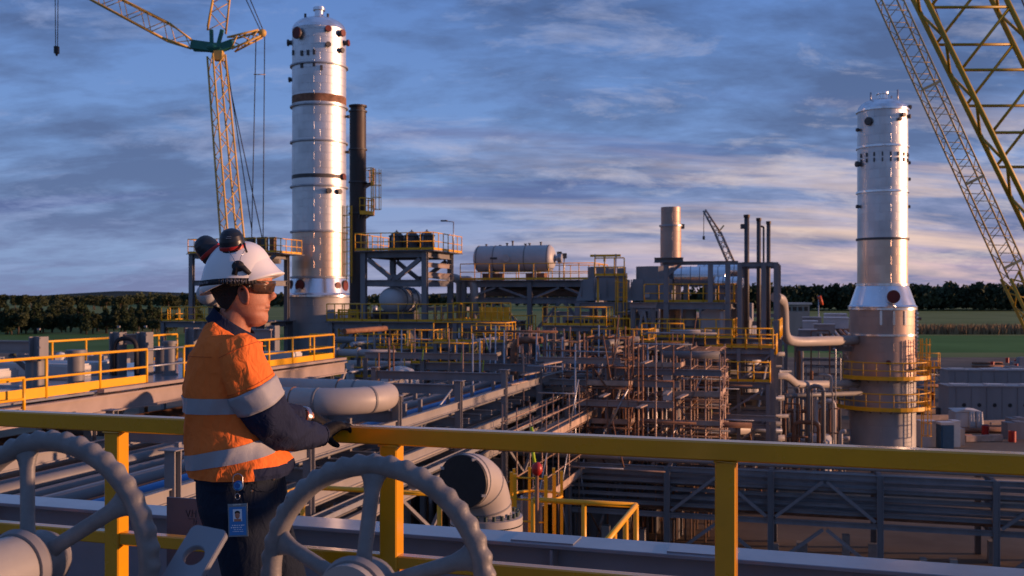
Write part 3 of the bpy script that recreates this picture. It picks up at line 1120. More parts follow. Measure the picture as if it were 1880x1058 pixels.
# yoke seam
# sleeve of the near arm: shoulder to elbow orange, band, navy to the cuff
SL = [(P(424, 624, YM - .115), .056, .05), (P(436, 650, YM - .12), .080, .068), (P(453, 690, YM - .115), .084, .072), (P(472, 728, YM - .10), .085, .075),
      (P(492, 764, YM - .07), .082, .075), (P(513, 789, YM - .0), .073, .07), (P(540, 797, YM + .12), .060, .06), (P(566, 800, YM + .21), .050, .052), (P(583, 801, YM + .275), .042, .043), (P(588, 801, YM + .29), .041, .042)]
sr = limb(SL, 40, 8)
sr = wrinkle(sr[:36], .010, 16.0, 4.0, along=(.45, 0, -.9)) + wrinkle(sr[36:], .010, 17.0, 4.0, along=(.1, .9, .3))
i0, i1 = 20, 27
part(MB().loft(sr[:i0 + 1], cap=True), 'upper_sleeve', 'orange_cloth', shirt)
for k_, nm_ in ((7, 'armhole_seam'), (19, 'band_seam')):
    c7 = sum(sr[k_], Vector()) / len(sr[k_])
    part(MB().tube([p + (p - c7).normalized() * .0004 for p in sr[k_]], .0012, 5, closed=True), nm_, 'seam_thread', shirt)
jy = min(range(nr_), key=lambda q: abs(trd[q][0] - 650))
part(MB().tube([rings[jy][k] + Vector((0, -.001, 0)) for k in range(int(N * .42), int(N * .76))], .0011, 5), 'yoke_seam', 'seam_thread', shirt)
cen = [sum(r_, Vector()) / len(r_) for r_ in sr]
part(MB().loft([[p + (p - cen[i]).normalized() * .003 for p in sr[i]] for i in range(i0, i1 + 1)], cap=True), 'sleeve_band', 'reflective_tape', shirt)
part(MB().loft(sr[i1:], cap=True), 'lower_sleeve', 'navy_cloth', shirt)
part(MB().loft([[p + (p - cen[i]).normalized() * .003 for p in sr[i]] for i in range(len(sr) - 5, len(sr))]), 'cuff', 'navy_cloth', shirt)
SL2 = [(P(400, 625, YM + .23), .06, .055), (P(420, 660, YM + .26), .085, .075), (P(455, 730, YM + .30), .082, .075), (P(492, 762, YM + .33), .066, .062), (P(530, 764, YM + .38), .050, .048), (P(552, 764, YM + .415), .040, .038)]
sr2 = wrinkle(limb(SL2, 22, 6), .006, 11, 9)
part(MB().loft(sr2[:13]), 'upper_sleeve', 'orange_cloth', shirt)
part(MB().loft(sr2[12:]), 'lower_sleeve', 'navy_cloth', shirt)
# collar: standing at the nape, falling to the throat
m = MB()
cr_ = []
for (py, a, b, of) in ((566, .066, .062, -.001), (572, .068, .064, 0), (582, .075, .072, 0), (592, .084, .084, 0), (596, .088, .088, 0)):
    cc = P(430 - (py - 566) * .08, py + 22)
    cr_.append(sring(cc, a, b, 40, 2.1, slope=(-.72, 0)))
m.loft(cr_, cap=False)
co_ = part(m, 'collar', 'navy_cloth', shirt)
so = co_.modifiers.new('thick', 'SOLIDIFY')
so.thickness = .005
# small embroidered patch at the chest edge
part(MB().box(P(481, 662, YM - .075), (.012, .02, .028), rad(40)), 'chest_patch', 'card_white', shirt)

# --- jeans
m = MB()
JR = [(858, 366, 520, .05, .168), (868, 365, 520, .05, .172), (885, 365, 521, .05, .178), (905, 366, 524, .05, .184), (930, 370, 528, .05, .188), (955, 378, 532, .055, .186), (985, 388, 536, .06, .180)]
m.loft([tring(x, n=48) for x in JR])
m.loft(limb([(P(444, 925, YM - .05), .110, .105), (P(452, 985, YM - .05), .108, .10), (P(462, 1060, YM - .04), .098, .092), (P(470, 1150, YM + .01), .080, .078), (P(472, 1250, YM + .02), .072, .075), (P(470, 1362, YM + .02), .078, .09)], 24))
m.loft(limb([(P(470, 940, YM + .16), .112, .10), (P(495, 1010, YM + .17), .102, .095), (P(520, 1080, YM + .20), .092, .09), (P(534, 1150, YM + .22), .080, .078), (P(538, 1250, YM + .22), .072, .075), (P(536, 1362, YM + .2), .078, .09)], 24))
jeans = part(m, 'jeans', 'denim', man)
remesh(jeans, .008, 4)
nb = 48
wb = [tring((858, 366, 520, .05, .168), .006, nb), tring((874, 365, 520, .05, .174), .006, nb)]
part(MB().loft(wb, cap=False), 'waistband', 'denim', jeans)


def on_hip(px, py, off=.004):
    """point on the near hip surface under a pixel"""
    best = JR[0]
    for i in range(len(JR) - 1):
        if JR[i][0] <= py <= JR[i + 1][0]:
            t = (py - JR[i][0]) / (JR[i + 1][0] - JR[i][0])
            best = tuple(JR[i][q] * (1 - t) + JR[i + 1][q] * t for q in range(5))
    _, l, r_, yo, b = best
    yv = YM + yo - b
    xc = P((l + r_) / 2, py, YM + yo).x
    a = (r_ - l) / 2 / PP
    for _i in range(4):
        x = (px - 940) / F * yv
        q = min(.97, abs((x - xc) / a))
        yv = YM + yo - b * (1 - q ** 2.35) ** (1 / 2.35)
    return W(px, py, yv - off)


lp = [on_hip(379 + 9 * j, 0 + 868, .012) for j in range(5)]
lq = [on_hip(379 + 9 * j, 0 + 879, .012) for j in range(5)]
m = MB().add(lp + lq, [(j, j + 1, 6 + j, 5 + j) for j in range(4)], 0, True)
part(m, 'leather_patch', 'leather', jeans)
for (px, py) in ((472, 880), (502, 880), (462, 902)):
    part(MB().lathe([(0, .003), (.004, .002), (.005, -.003)], on_hip(px, py, .008), 12, axis=(0.1, -1, 0)), 'rivet', 'brass', jeans)
m = MB()
m.tube([on_hip(472, 884, .006), on_hip(471, 896, .006), on_hip(480, 902, .006), on_hip(496, 903, .006), on_hip(508, 896, .006), on_hip(510, 882, .006)], .0014, 5)
m.tube([on_hip(460, 872, .006), on_hip(460, 900, .006), on_hip(459, 940, .006), on_hip(456, 985, .006)], .0014, 5)
m.tube([on_hip(380, 900, .006), on_hip(400, 905, .006), on_hip(430, 899, .006), on_hip(440, 897, .006)], .0014, 5)
part(m, 'seam', 'denim', jeans)

# --- boots
for (px, yy) in ((470, YM + .02), (536, YM + .2)):
    f = P(px, 1370, yy)
    rr = []
    for (ox, w_, h_) in ((-.10, .035, .05), (-.06, .045, .10), (0, .05, .13), (.05, .052, .10), (.12, .052, .07), (.17, .045, .055), (.19, .02, .035)):
        rr.append([Vector((f.x + ox * .85 + .0, f.y + ox * .5 + w_ * cos(a), max(DK, DK + h_ / 2 + h_ / 2 * sin(a)))) for a in [2 * pi * k / 14 for k in range(14)]])
    part(MB().loft(rr), 'boot', 'leather', man)

# --- ID card on a reel
bc = on_hip(437, 890, .045)
reel = part(MB().lathe([(0, .006), (.012, .006), (.0165, .002), (.0175, -.004), (0, -.004)], bc + Vector((0, 0, -.004)), 24, axis=(-.1, -1, .1)), 'badge_reel', 'reel_blue', man)
part(MB().lathe([(.009, .0066), (.0105, .0072), (.012, .0066)], bc + Vector((0, 0, -.004)), 24, axis=(-.1, -1, .1)), 'reel_ring', 'card_blue', reel)
lp = [bc + Vector((.0165 * cos(rad(a)), -.002, .0165 * sin(rad(a)) + (.020 if sin(rad(a)) > 0 else -.004))) for a in range(0, 360, 20)]
part(MB().tube(lp, .0016, 6, closed=True), 'carabiner', 'watch_steel', reel)
kc = on_hip(436, 912, .042)
part(MB().tube([kc + Vector((.008 * cos(rad(a)), 0, .010 * sin(rad(a)))) for a in range(0, 360, 24)], .0012, 5, closed=True), 'split_ring', 'watch_steel', reel)
part(MB().tube([bc + Vector((0, 0, -.02)), kc + Vector((0, 0, .01))], .001, 5), 'cord', 'strap_black', reel)
cc = on_hip(437, 955, .048)
Rc = Matrix.Rotation(rad(-4), 3, 'Y') @ Matrix.Rotation(rad(-8), 3, 'Z') @ Matrix.Rotation(rad(-6), 3, 'X')


def cardbox(x, z, w_, h_, y=0.0, t=.001):
    return MB().box(cc + Rc @ Vector((x, y, z)), (w_, t, h_), R=Rc)


card = part(cardbox(0, 0, .068, .108, 0, .003), 'id_card_holder', 'card_clear', man)
part(cardbox(0, -.003, .058, .092, -.0024), 'card', 'card_blue', card)
part(cardbox(0, .0505, .03, .004, -.003), 'clip', 'watch_steel', card)
part(cardbox(0, .016, .031, .040, -.0034), 'portrait_background', 'card_white', card)
fo_ = MB().ball(cc + Rc @ Vector((0, -.0042, .016)), .010, 14, (.85, .12, 1.15), R=Rc)
part(fo_, 'portrait_face', 'skin', card)
fo_ = MB().ball(cc + Rc @ Vector((0, -.0040, .024)), .010, 14, (.95, .10, .7), R=Rc)
part(fo_, 'portrait_hair', 'hair', card)
part(cardbox(0, .000, .024, .008, -.0040), 'portrait_shoulders', 'skin', card)
tx = MB()
lr = random.Random(11)
for row_, (z_, x0, x1) in enumerate(((-.017, -.020, .022), (-.024, -.024, .014), (-.031, -.014, .020), (-.037, -.018, .016))):
    x_ = x0
    while x_ < x1:
        w_ = lr.uniform(.002, .005)
        p_ = cc + Rc @ Vector((x_ + w_ / 2, -.0034, z_))
        tx.box(p_, (w_, .0006, .0035 if row_ < 2 else .002), R=Rc)
        x_ += w_ + lr.choice((.0012, .0012, .003))
part(tx, 'card_lettering', ['card_white'], card)


# --- gloves
def hand(palm, fingers, thumb, name, label=None):
    m = MB()
    m.loft(limb(palm, 18, 3))
    for f_ in fingers + [thumb]:
        m.loft(limb(f_, 10, 3))
        m.ball(f_[-1][0], f_[-1][1], 8)
    o = part(m, name, 'glove_black', man, label)
    remesh(o, .0032, 2)
    return o


zr = RT
# right hand: palm on the rail top, fingers over the far edge, thumb down the near face
wy = YM + .30
palm = [(P(584, 802, YM + .27), .030, .032), (P(593, 797, wy + .02), .031, .034), (P(604, 790, wy + .055), .030, .040), (P(617, 783, wy + .085), .024, .044), (P(626, 781, wy + .10), .016, .040)]
fg = []
for i, (oy, ln, dzp) in enumerate(((-.030, 1.0, 2), (-.008, 1.1, 0), (.014, 1.0, 1), (.034, .85, 3))):
    b0 = P(622, 782 + dzp, wy + .095) + Vector((0, oy, 0))
    b1 = b0 + Vector((.030 * ln, .012, .000))
    b2 = b1 + Vector((.017 * ln, .010, -.012))
    b3 = b2 + Vector((.004 * ln, .006, -.018))
    fg.append([(b0, .0120, .0120), (b1, .0110, .0110), (b2, .0102, .0102), (b3, .0092, .0092)])
th_ = [(P(601, 797, wy + .02), .017, .017), (P(606, 808, wy + .015), .014, .014), (P(613, 815, wy + .028), .012, .012), (P(620, 818, wy + .035), .010, .010)]
hand(palm, fg, th_, 'glove')
# left hand beyond, resting flat on the rail
ly = YM + .43
palm = [(P(556, 766, ly - .01), .028, .026), (P(566, 766, ly + .01), .029, .032), (P(578, 770, ly + .03), .025, .038), (P(590, 774, ly + .05), .018, .038)]
fg = []
for i, (oy, ln) in enumerate(((-.028, .9), (-.008, 1.0), (.012, 1.0), (.03, .85))):
    b0 = P(588, 774, ly + .045) + Vector((0, oy, 0))
    b1 = b0 + Vector((.026 * ln, .014, -.006))
    b2 = b1 + Vector((.014 * ln, .010, -.014))
    fg.append([(b0, .0115, .0115), (b1, .0105, .0105), (b2, .009, .009)])
th_ = [(P(567, 771, ly - .01), .015, .015), (P(577, 777, ly - .015), .012, .012), (P(588, 781, ly - .005), .010, .010)]
hand(palm, fg, th_, 'glove')
wr_ = MB()
wc = P(557.5, 765, ly - .012)
ax = (P(566, 768, ly + .01) - P(552, 764, ly - .02)).normalized()
wr_.lathe([(.036, -.010), (.040, -.008), (.040, .008), (.036, .010), (.036, -.010)], wc, 24, axis=ax)
part(wr_, 'watch', 'watch_steel', man)
# ------------------------------------------------------------------ steelwork helpers
zy = lambda py, Y: EYE - (py - HZ) / F * Y
def handrail(pts, label, group=None, spacing=1.5, r=0.028, h=1.1, kick=.14, mt='yellow', name='handrail', n=6, close=False, cat='handrail'):
    kick = .14 if kick is True else kick
    pts = [Vector(p) for p in pts]
    lo = sum(pts, Vector()) / len(pts)
    t = thing(name, lo, label, cat, group)
    for i in range(len(pts) - 1):
        a, b = pts[i], pts[i + 1]
        L = (b - a).length
        part(MB().tube([a + Z3 * h, b + Z3 * h], r, n), 'top_rail', mt, t)
        part(MB().tube([a + Z3 * h * .5, b + Z3 * h * .5], r * .85, n), 'mid_rail', mt, t)
        if kick:
            part(MB().bar(a + Z3 * (.02 + kick / 2), b + Z3 * (.02 + kick / 2), .014, float(kick)), 'kick_plate', mt, t)
        k = max(1, round(L / spacing))
        for j in range(k + (1 if i == len(pts) - 2 else 0)):
            p = a.lerp(b, j / k)
            part(MB().tube([p, p + Z3 * (h - r * .5)], r, n), 'post', mt, t)
    return t


def ladder_cage(base, top_z, face, label, group=None, cage_from=2.2, mt='yellow', rungs=True, rad_=0.36):
    base = Vector(base)
    f = Vector(face).normalized()           # from the ladder out into the cage
    sdir = f.cross(Z3)
    t = thing('caged_ladder', base, label, 'ladder', group)
    H = top_z - base.z
    for s_ in (-.22, .22):
        part(MB().bar(base + sdir * s_, base + sdir * s_ + Z3 * H, .05, .05), 'stile', mt, t)
    z = .3
    while z < H:
        part(MB().tube([base + sdir * -.22 + Z3 * z, base + sdir * .22 + Z3 * z], .014, 5), 'rung', mt, t)
        z += .3
    arc = lambda a: base + f * (rad_ - .05 - rad_ * cos(a)) + sdir * (rad_ * sin(a))
    z = cage_from
    while z <= H + .01:
        part(MB().tube([arc(rad(35 + 290 * j / 14)) + Z3 * z for j in range(15)], .022, 5), 'hoop', mt, t)
        z += .9
    for a in (60, 105, 150, 210, 255, 300):
        p = arc(rad(a))
        part(MB().bar(p + Z3 * cage_from, p + Z3 * H, .055, .04), 'cage_strip', mt, t)
    return t


def steel_frame(g, us, vs, levels, top, label, mt='steel', name='steel_frame', cd=.25, bd=.32, group=None, skip=(), base=0.0):
    c = g((us[0] + us[-1]) / 2, (vs[0] + vs[-1]) / 2, base)
    t = thing(name, c, label, 'steel frame', group)
    for u in us:
        for v in vs:
            part(MB().ibeam(g(u, v, base), g(u, v, top), cd, cd, up=g.V), 'column', mt, t)
    e = cd / 2 + .002
    for z in levels:
        for v in vs:
            for i in range(len(us) - 1):
                part(MB().ibeam(g(us[i] + e, v, z), g(us[i + 1] - e, v, z), bd, bd * .55), 'beam', mt, t)
        for u in us:
            for i in range(len(vs) - 1):
                part(MB().ibeam(g(u, vs[i] + e, z - .003), g(u, vs[i + 1] - e, z - .003), bd, bd * .55), 'beam', mt, t)
    return t


def brace(t, a, b, w=.12, mt='steel'):
    part(MB().bar(a, b, w, w), 'brace', mt, t)


def deck(t, g, u0, u1, v0, v1, z, mt='grating', th=.06):
    part(MB().box(g((u0 + u1) / 2, (v0 + v1) / 2, z - th / 2), (u1 - u0, v1 - v0, th), g.rz), 'deck', mt, t)


def pipe(pts, r, mt, label, group=None, n=12, rb=None, name='pipe', flanges=(), bands=()):
    pp = bend(pts, rb if rb is not None else r * 3) if len(pts) > 2 else [Vector(p) for p in pts]
    if not flanges and not bands:
        return one(MB().tube(pp, r, n), name, mt, label, 'pipe', group)
    t = thing(name, min(pp, key=lambda p: p.z), label, 'pipe', group)
    part(MB().tube(pp, r, n), 'pipe_run', mt, t)
    for (p, ax, k) in flanges:
        part(MB().lathe([(0, -.05), (r * k, -.05), (r * k, .05), (0, .05)], p, n + 8, axis=ax), 'flange', mt, t)
    for (p, ax, m2) in bands:
        part(MB().lathe([(r * 1.02, -.04), (r * 1.05, -.04), (r * 1.05, .04), (r * 1.02, .04)], p, n + 4, axis=ax), 'band', m2, t)
    return t


def cladding(name, col, rough, metal, rows=0.62, cols=14):
    m = bpy.data.materials.new(name)
    m.use_nodes = True
    t = m.node_tree
    b = t.nodes['Principled BSDF']

    def nd(k, **kw):
        n = t.nodes.new(k)
        for a_, v_ in kw.items():
            setattr(n, a_, v_)
        return n

    def mt(op, a, b_=None):
        n = nd('ShaderNodeMath', operation=op)
        for i, x in enumerate((a, b_)):
            if x is None:
                continue
            if isinstance(x, (int, float)):
                n.inputs[i].default_value = x
            else:
                t.links.new(x, n.inputs[i])
        return n.outputs[0]
    co = nd('ShaderNodeTexCoord')
    s_ = nd('ShaderNodeSeparateXYZ')
    t.links.new(co.outputs['Object'], s_.inputs[0])
    zr_ = mt('DIVIDE', s_.outputs[2], rows)
    row = mt('FLOOR', zr_)
    ang = mt('MULTIPLY', mt('DIVIDE', mt('ARCTAN2', s_.outputs[1], s_.outputs[0]), 2 * pi), cols)
    ang = mt('ADD', ang, mt('MULTIPLY', row, .5))
    cl = mt('FLOOR', ang)
    cb = nd('ShaderNodeCombineXYZ')
    t.links.new(row, cb.inputs[0]); t.links.new(cl, cb.inputs[1])
    wnz = nd('ShaderNodeTexWhiteNoise')
    t.links.new(cb.outputs[0], wnz.inputs[0])
    ns = nd('ShaderNodeTexNoise')
    ns.inputs['Scale'].default_value = .5
    ns.inputs['Detail'].default_value = 6
    t.links.new(co.outputs['Object'], ns.inputs['Vector'])
    f = mt('ADD', mt('MULTIPLY', wnz.outputs[0], .14), mt('MULTIPLY', ns.outputs['Fac'], .86))
    rp = nd('ShaderNodeValToRGB')
    rp.color_ramp.elements[0].position, rp.color_ramp.elements[1].position = .25, .75
    rp.color_ramp.elements[0].color = (*[c * .70 for c in col], 1)
    rp.color_ramp.elements[1].color = (*col, 1)
    t.links.new(f, rp.inputs[0])
    t.links.new(rp.outputs[0], b.inputs['Base Color'])
    b.inputs['Metallic'].default_value = metal
    rr = nd('ShaderNodeMapRange')
    rr.inputs[3].default_value, rr.inputs[4].default_value = rough + .14, rough - .08
    t.links.new(f, rr.inputs[0])
    t.links.new(rr.outputs[0], b.inputs['Roughness'])
    fz = mt('FRACT', zr_)
    seam = mt('MULTIPLY', mt('GREATER_THAN', fz, .07), mt('GREATER_THAN', mt('FRACT', ang), .03))
    h = mt('ADD', mt('MULTIPLY', seam, .02), mt('MULTIPLY', wnz.outputs[0], .006))
    bp = nd('ShaderNodeBump')
    bp.inputs['Strength'].default_value = .7
    bp.inputs['Distance'].default_value = 1.0
    t.links.new(h, bp.inputs['Height'])
    t.links.new(bp.outputs[0], b.inputs['Normal'])
    MAT[name] = m


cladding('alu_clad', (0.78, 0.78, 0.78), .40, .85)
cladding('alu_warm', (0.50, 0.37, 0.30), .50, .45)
cladding('alu_sun_tint', (0.80, 0.64, 0.51), .36, .95)  # orange tint in the cladding colour stands in for the sun's reflection
cladding('skirt_grey', (0.40, 0.40, 0.40), .55, .2, 1.4, 8)
mat('alu_bright', (0.85, 0.86, 0.88), 0.22, metal=0.9, var=.1, scale=1)

# ================================================================== main pipe rack, running away to the right of the worker
g = Grid(842, 38.5)
CT = 8.86
ks = [6 * k for k in range(-5, 4)]
t = thing('pipe_rack', g(-3, -3, 0), 'grey steel pipe rack carrying the blue pipes beside the scaffold walkway', 'pipe rack')
for v in ks:
    for u in (-6, 0):
        part(MB().ibeam(g(u, v, 0), g(u, v, CT), .24, .24, up=g.V), 'column', 'steel', t)
        part(MB().box(g(u, v, CT + .013), (.42, .42, .02), g.rz), 'cap_plate', 'steel', t)
    zz = (8.55, 7.35, 6.1, 4.9) if v >= 0 else (7.35, 6.1, 4.9)
    for z in zz:
        part(MB().ibeam(g(-5.87, v, z), g(-.13, v, z), .36, .2), 'cross_beam', 'steel', t)
    if v < 0 and v >= -12:
        part(MB().ibeam(g(-5.87, v, 8.2), g(-.13, v, 8.2), .36, .2), 'cross_beam', 'steel', t)
for i in range(len(ks) - 1):
    a, b = ks[i] + .13, ks[i + 1] - .13
    for u in (-6, 0):
        for z in ((7.95, 6.75, 5.6) if u == 0 else (7.95, 5.6)):
            part(MB().ibeam(g(u, a, z), g(u, b, z), .30, .14), 'side_beam', 'steel_light', t)
    for dv in (1.5, 3.0, 4.5):              # short stub posts between the levels
        for u in (-.95, -2.9, -4.9):
            if ks[i] + dv > -14:
                part(MB().bar(g(u, ks[i] + dv, 7.30), g(u, ks[i] + dv, 8.30), .13, .13, up=g.V), 'stub_post', 'steel', t)
        part(MB().ibeam(g(-5.9, ks[i] + dv, 7.2), g(-.1, ks[i] + dv, 7.2), .2, .14), 'sleeper', 'steel', t)
    if i % 2 == 0:
        brace(t, g(0.02, a, 5.6), g(0.02, (a + b) / 2, 4.0))
        brace(t, g(0.02, b, 5.6), g(0.02, (a + b) / 2 + .1, 4.0))
for i, (u, z, r, mt_) in enumerate([(-.75, 7.68, .13, 'pipe_blue'), (-1.25, 7.66, .11, 'pipe_grey'), (-1.65, 7.68, .13, 'pipe_blue'), (-2.5, 7.72, .17, 'pipe_grey'), (-3.1, 7.66, .11, 'pipe_pale'),
                                    (-3.6, 7.68, .13, 'pipe_grey'), (-4.5, 7.72, .17, 'pipe_grey'), (-5.2, 7.68, .13, 'pipe_grey'),
                                    (-.5, 6.43, .15, 'pipe_pale'), (-1.1, 6.43, .15, 'pipe_grey'), (-1.75, 6.47, .19, 'pipe_pale'), (-2.5, 6.43, .15, 'pipe_grey'), (-3.3, 6.48, .2, 'pipe_pale'), (-4.1, 6.4, .12, 'pipe_grey'), (-4.9, 6.46, .18, 'pipe_pale'),
                                    (-.6, 5.22, .14, 'pipe_pale'), (-1.3, 5.24, .16, 'pipe_grey'), (-2.0, 5.2, .12, 'pipe_pale'), (-2.8, 5.28, .2, 'pipe_grey'), (-3.8, 5.28, .2, 'pipe_pale'), (-4.8, 5.22, .14, 'pipe_grey')]):
    word = {'pipe_blue': 'blue', 'pipe_grey': 'dark grey', 'pipe_pale': 'pale grey'}[mt_]
    lv = 'top' if z > 7.5 else 'middle' if z > 6 else 'bottom'
    nth = ('first', 'second', 'third', 'fourth', 'fifth', 'sixth', 'seventh', 'eighth')[i if i < 8 else i - 8 if i < 15 else i - 15]
    pipe([g(u, -31, z), g(u, 21, z)], r, mt_, f'{word} pipe {nth} from the walkway on the {lv} tier of pipe rack', f'pipes on the {lv} tier of the rack', n=10, name='rack_pipe')
# small steel, valves and hangers crowding the near end of the rack
for i in range(60):
    u, v = rnd.uniform(-13, .4), rnd.uniform(-25, -4)
    z = rnd.uniform(5.0, 7.6)
    k = i % 4
    if k == 0:
        one(MB().ibeam(g(u, v, z - 3.5), g(u, v, z + .6), .18, .18, up=g.V), 'hanger_post', rnd.choice(('steel_pinkish', 'steel_light', 'steel')), 'short hanger post among the pipes near the worker', 'post', 'hanger posts near the worker')
    elif k == 1:
        one(MB().ibeam(g(u, v, z), g(u + rnd.uniform(1.2, 3), v, z), .2, .14), 'cross_bar', rnd.choice(('steel_pinkish', 'steel', 'rust')), 'short cross bar among the pipes near the worker', 'beam', 'cross bars near the worker')
    elif k == 2:
        p = g(u, v, z)
        one(MB().lathe([(.1, -.25), (.2, -.25), (.2, -.2), (.12, -.15), (.12, .15), (.2, .2), (.2, .25), (.1, .25)], p, 12, axis=g.V).tube([p, p + Z3 * .45], .04, 6).lathe([(.16, .43), (.19, .45), (.16, .47)], p, 12), 'small_valve', rnd.choice(('pipe_pale', 'rust', 'steel_dark')), 'small flanged valve among the pipes near the worker', 'valve', 'small valves near the worker')
    else:
        pipe([g(u, v, z - 1.5), g(u, v, z), g(u, v + rnd.uniform(.8, 2), z)], rnd.choice((.05, .08)), rnd.choice(('pipe_pale', 'rust', 'galv')), 'thin bent pipe among the pipes near the worker', 'thin bent pipes near the worker', n=8, name='small_pipe')
for i in range(14):
    u = -.35 - i * .39
    for z, lv in ((7.60, 'top'), (6.34, 'middle')):
        pipe([g(u, -30, z), g(u, 20, z)], .045 + .015 * (i % 3), ('pipe_grey', 'rust', 'pipe_pale', 'steel_dark')[i % 4], ('grey', 'rusty', 'pale', 'black')[i % 4] + f' thin pipe laid between the larger pipes on the {lv} tier', f'thin pipes on the {lv} tier of the rack', n=6, name='rack_pipe')
# cable tray on the right face
t = thing('cable_tray', g(.35, -6, 6.2), 'open cable tray fixed along the side of the pipe rack', 'cable tray')
for dz in (0, .0):
    pass
for s_ in (-.18, .18):
    part(MB().bar(g(.42 + s_, -30, 6.3), g(.42 + s_, 20, 6.3), .03, .14), 'side_rail', 'galv', t)
for k in range(60):
    part(MB().bar(g(.25, -29.5 + k * .83, 6.26), g(.59, -29.5 + k * .83, 6.26), .05, .03), 'rung', 'galv', t)
for k in range(9):
    part(MB().bar(g(.12, ks[k], 6.2), g(.6, ks[k], 6.2), .08, .08), 'bracket', 'steel', t)

# big pale expansion loop lying on the rack
zc, rr_ = 8.86, .41
A0, A1 = W(420, 735, 31.0), W(672, 735, 31.0)
gl_ = Grid(572, 31.0)
pts = [gl_(-3.2, 0, zc), gl_(0, 0, zc)]
Rb = 1.6
for j in range(1, 13):
    a = -pi / 2 + pi * j / 12
    pts.append(gl_(Rb * cos(a), Rb + Rb * sin(a), zc))
pts.append(gl_(-3.2, 2 * Rb, zc))
t = thing('expansion_loop', gl_(-4, Rb, zc - rr_), 'big pale pipe expansion loop bending back on itself above the rack', 'pipe')
part(MB().tube(pts, rr_, 24), 'pipe_run', 'pipe_pale', t)
for p, ax in ((gl_(-2.6, 0, zc), gl_.U), (gl_(.2, 0.01, zc), gl_.U), (gl_(0, 2 * Rb, zc), gl_.U), (gl_(Rb * .906, Rb * (1 - .423), zc), Vector((gl_.U * .423 + gl_.V * .906)))):
    part(MB().lathe([(rr_ * .99, -.05), (rr_ + .012, -.03), (rr_ + .012, .03), (rr_ * .99, .05)], p, 28, axis=ax), 'weld_band', 'pipe_grey', t)
for u in (-2.8, -.6):
    for v in (0, 2 * Rb):
        part(MB().box(gl_(u, v, zc - rr_ - .05), (.5, .35, .12), gl_.rz), 'pipe_shoe', 'steel', t)
        if u > -1:
            part(MB().tube([gl_(u + .02, v + .0 + rr_ * cos(a) * 1.02, zc + rr_ * sin(a) * 1.02) for a in [pi * k / 10 for k in range(11)]], .02, 5), 'clamp', 'rust', t)
for u in (-2.8, -.6):
    one(MB().ibeam(gl_(u, -.5, zc - rr_ - .27), gl_(u, 2 * Rb + .5, zc - rr_ - .27), .3, .2), 'support_beam', 'steel_light', 'short pale beam under the pipe expansion loop', 'beam', 'beams under the expansion loop')

# ================================================================== deck on the left with yellow handrails
u0, u1, v0, v1, dz = -14.6, -7.3, -24.0, 5.0, 9.25
t = thing('steel_frame', g(-11, -9, 0), 'grey steel deck with stub columns behind the orange shirted worker', 'steel frame')
deck(t, g, u0, u1, v0, v1, dz, 'beam_paint', .05)
part(MB().ibeam(g(u1 + .12, v0, dz - .36), g(u1 + .12, v1 + .4, dz - .36), .52, .26), 'edge_beam', 'steel_pinkish', t)
part(MB().bar(g(u1 + .16, v0 + 13, dz + .03), g(u1 + .16, v1 + .3, dz + .03), .24, .10), 'edge_channel', 'steel_pinkish', t)
part(MB().ibeam(g(u0, v0, dz - .3), g(u0, v1, dz - .3), .4, .2), 'edge_beam', 'steel', t)
for v in (-23, -17, -11, -5, 1, 4.6):
    part(MB().ibeam(g(u0 + .1, v, dz - .27), g(u1 - .02, v, dz - .27), .36, .18), 'cross_beam', 'steel', t)
    for u in (u1 - .2, u0 + .3):
        part(MB().ibeam(g(u, v, 0), g(u, v, dz - .62), .26, .26, up=g.V), 'column', 'steel_light', t)
    part(MB().bar(g(u1 - .2, v + .15, dz - 2.2), g(u1 - .2, v + 1.6, dz - .5), .12, .12), 'knee_brace', 'steel_light', t)
# stub columns standing on the deck with pale rungs, and the beams between them
for (u, v, h) in ((-11.6, -8.3, 1.45), (-10.9, -5.2, 1.5), (-10.1, -4.8, 1.5), (-12.3, 1.5, 1.45), (-9.8, 3.8, 1.5)):
    part(MB().ibeam(g(u, v, dz), g(u, v, dz + h), .42, .42, up=g.U), 'stub_column', 'steel', t)
    for k in range(5):
        part(MB().box(g(u + .16, v - .18, dz + .5 + k * .3), (.10, .05, .06), g.rz), 'splice_cleat', 'steel_light', t)
part(MB().ibeam(g(-15.5, -8.3, dz + 1.1), g(-11.82, -8.3, dz + 1.1), .42, .25), 'tie_beam', 'steel_pinkish', t)
part(MB().bar(g(-12.7, -8.3, dz + .85), g(-11.8, -8.3, dz + .2), .12, .12), 'brace', 'steel_dark', t)
part(MB().ibeam(g(-10.68, -5.1, dz + 1.25), g(-10.32, -4.9, dz + 1.25), .36, .25), 'tie_beam', 'steel_pinkish', t)
part(MB().ibeam(g(-12.07, 1.5, dz + 1.2), g(-8.6, 1.5, dz + 1.2), .45, .25), 'tie_beam', 'steel_pinkish', t)
yr = 'yellow handrail'
handrail([g(-7.45, -24, dz), g(-7.45, -8.4, dz)], 'yellow handrail run with kick plate along the near deck edge', r=.042, spacing=2.4, kick=.28)
handrail([g(-7.45, -6.4, dz), g(-7.45, 4.9, dz), g(-8.6, 4.9, dz)], 'yellow handrail run past the pipe gap on the deck edge', r=.042, spacing=2.0, kick=.28)
handrail([g(-14.4, -6.2, dz), g(-14.4, -.6, dz)], 'yellow handrail along the far side of the left deck', r=.045, spacing=2.2)
handrail([g(-14.3, .7, dz), g(-14.3, 3.4, dz)], 'short yellow handrail between two stub columns on the deck', r=.045, spacing=1.3)
handrail([g(-11.5, 2.4, dz), g(-12.5, 4.9, dz), g(-10.6, 4.9, dz)], 'yellow corner handrail at the far end of the deck', r=.045, spacing=1.2)
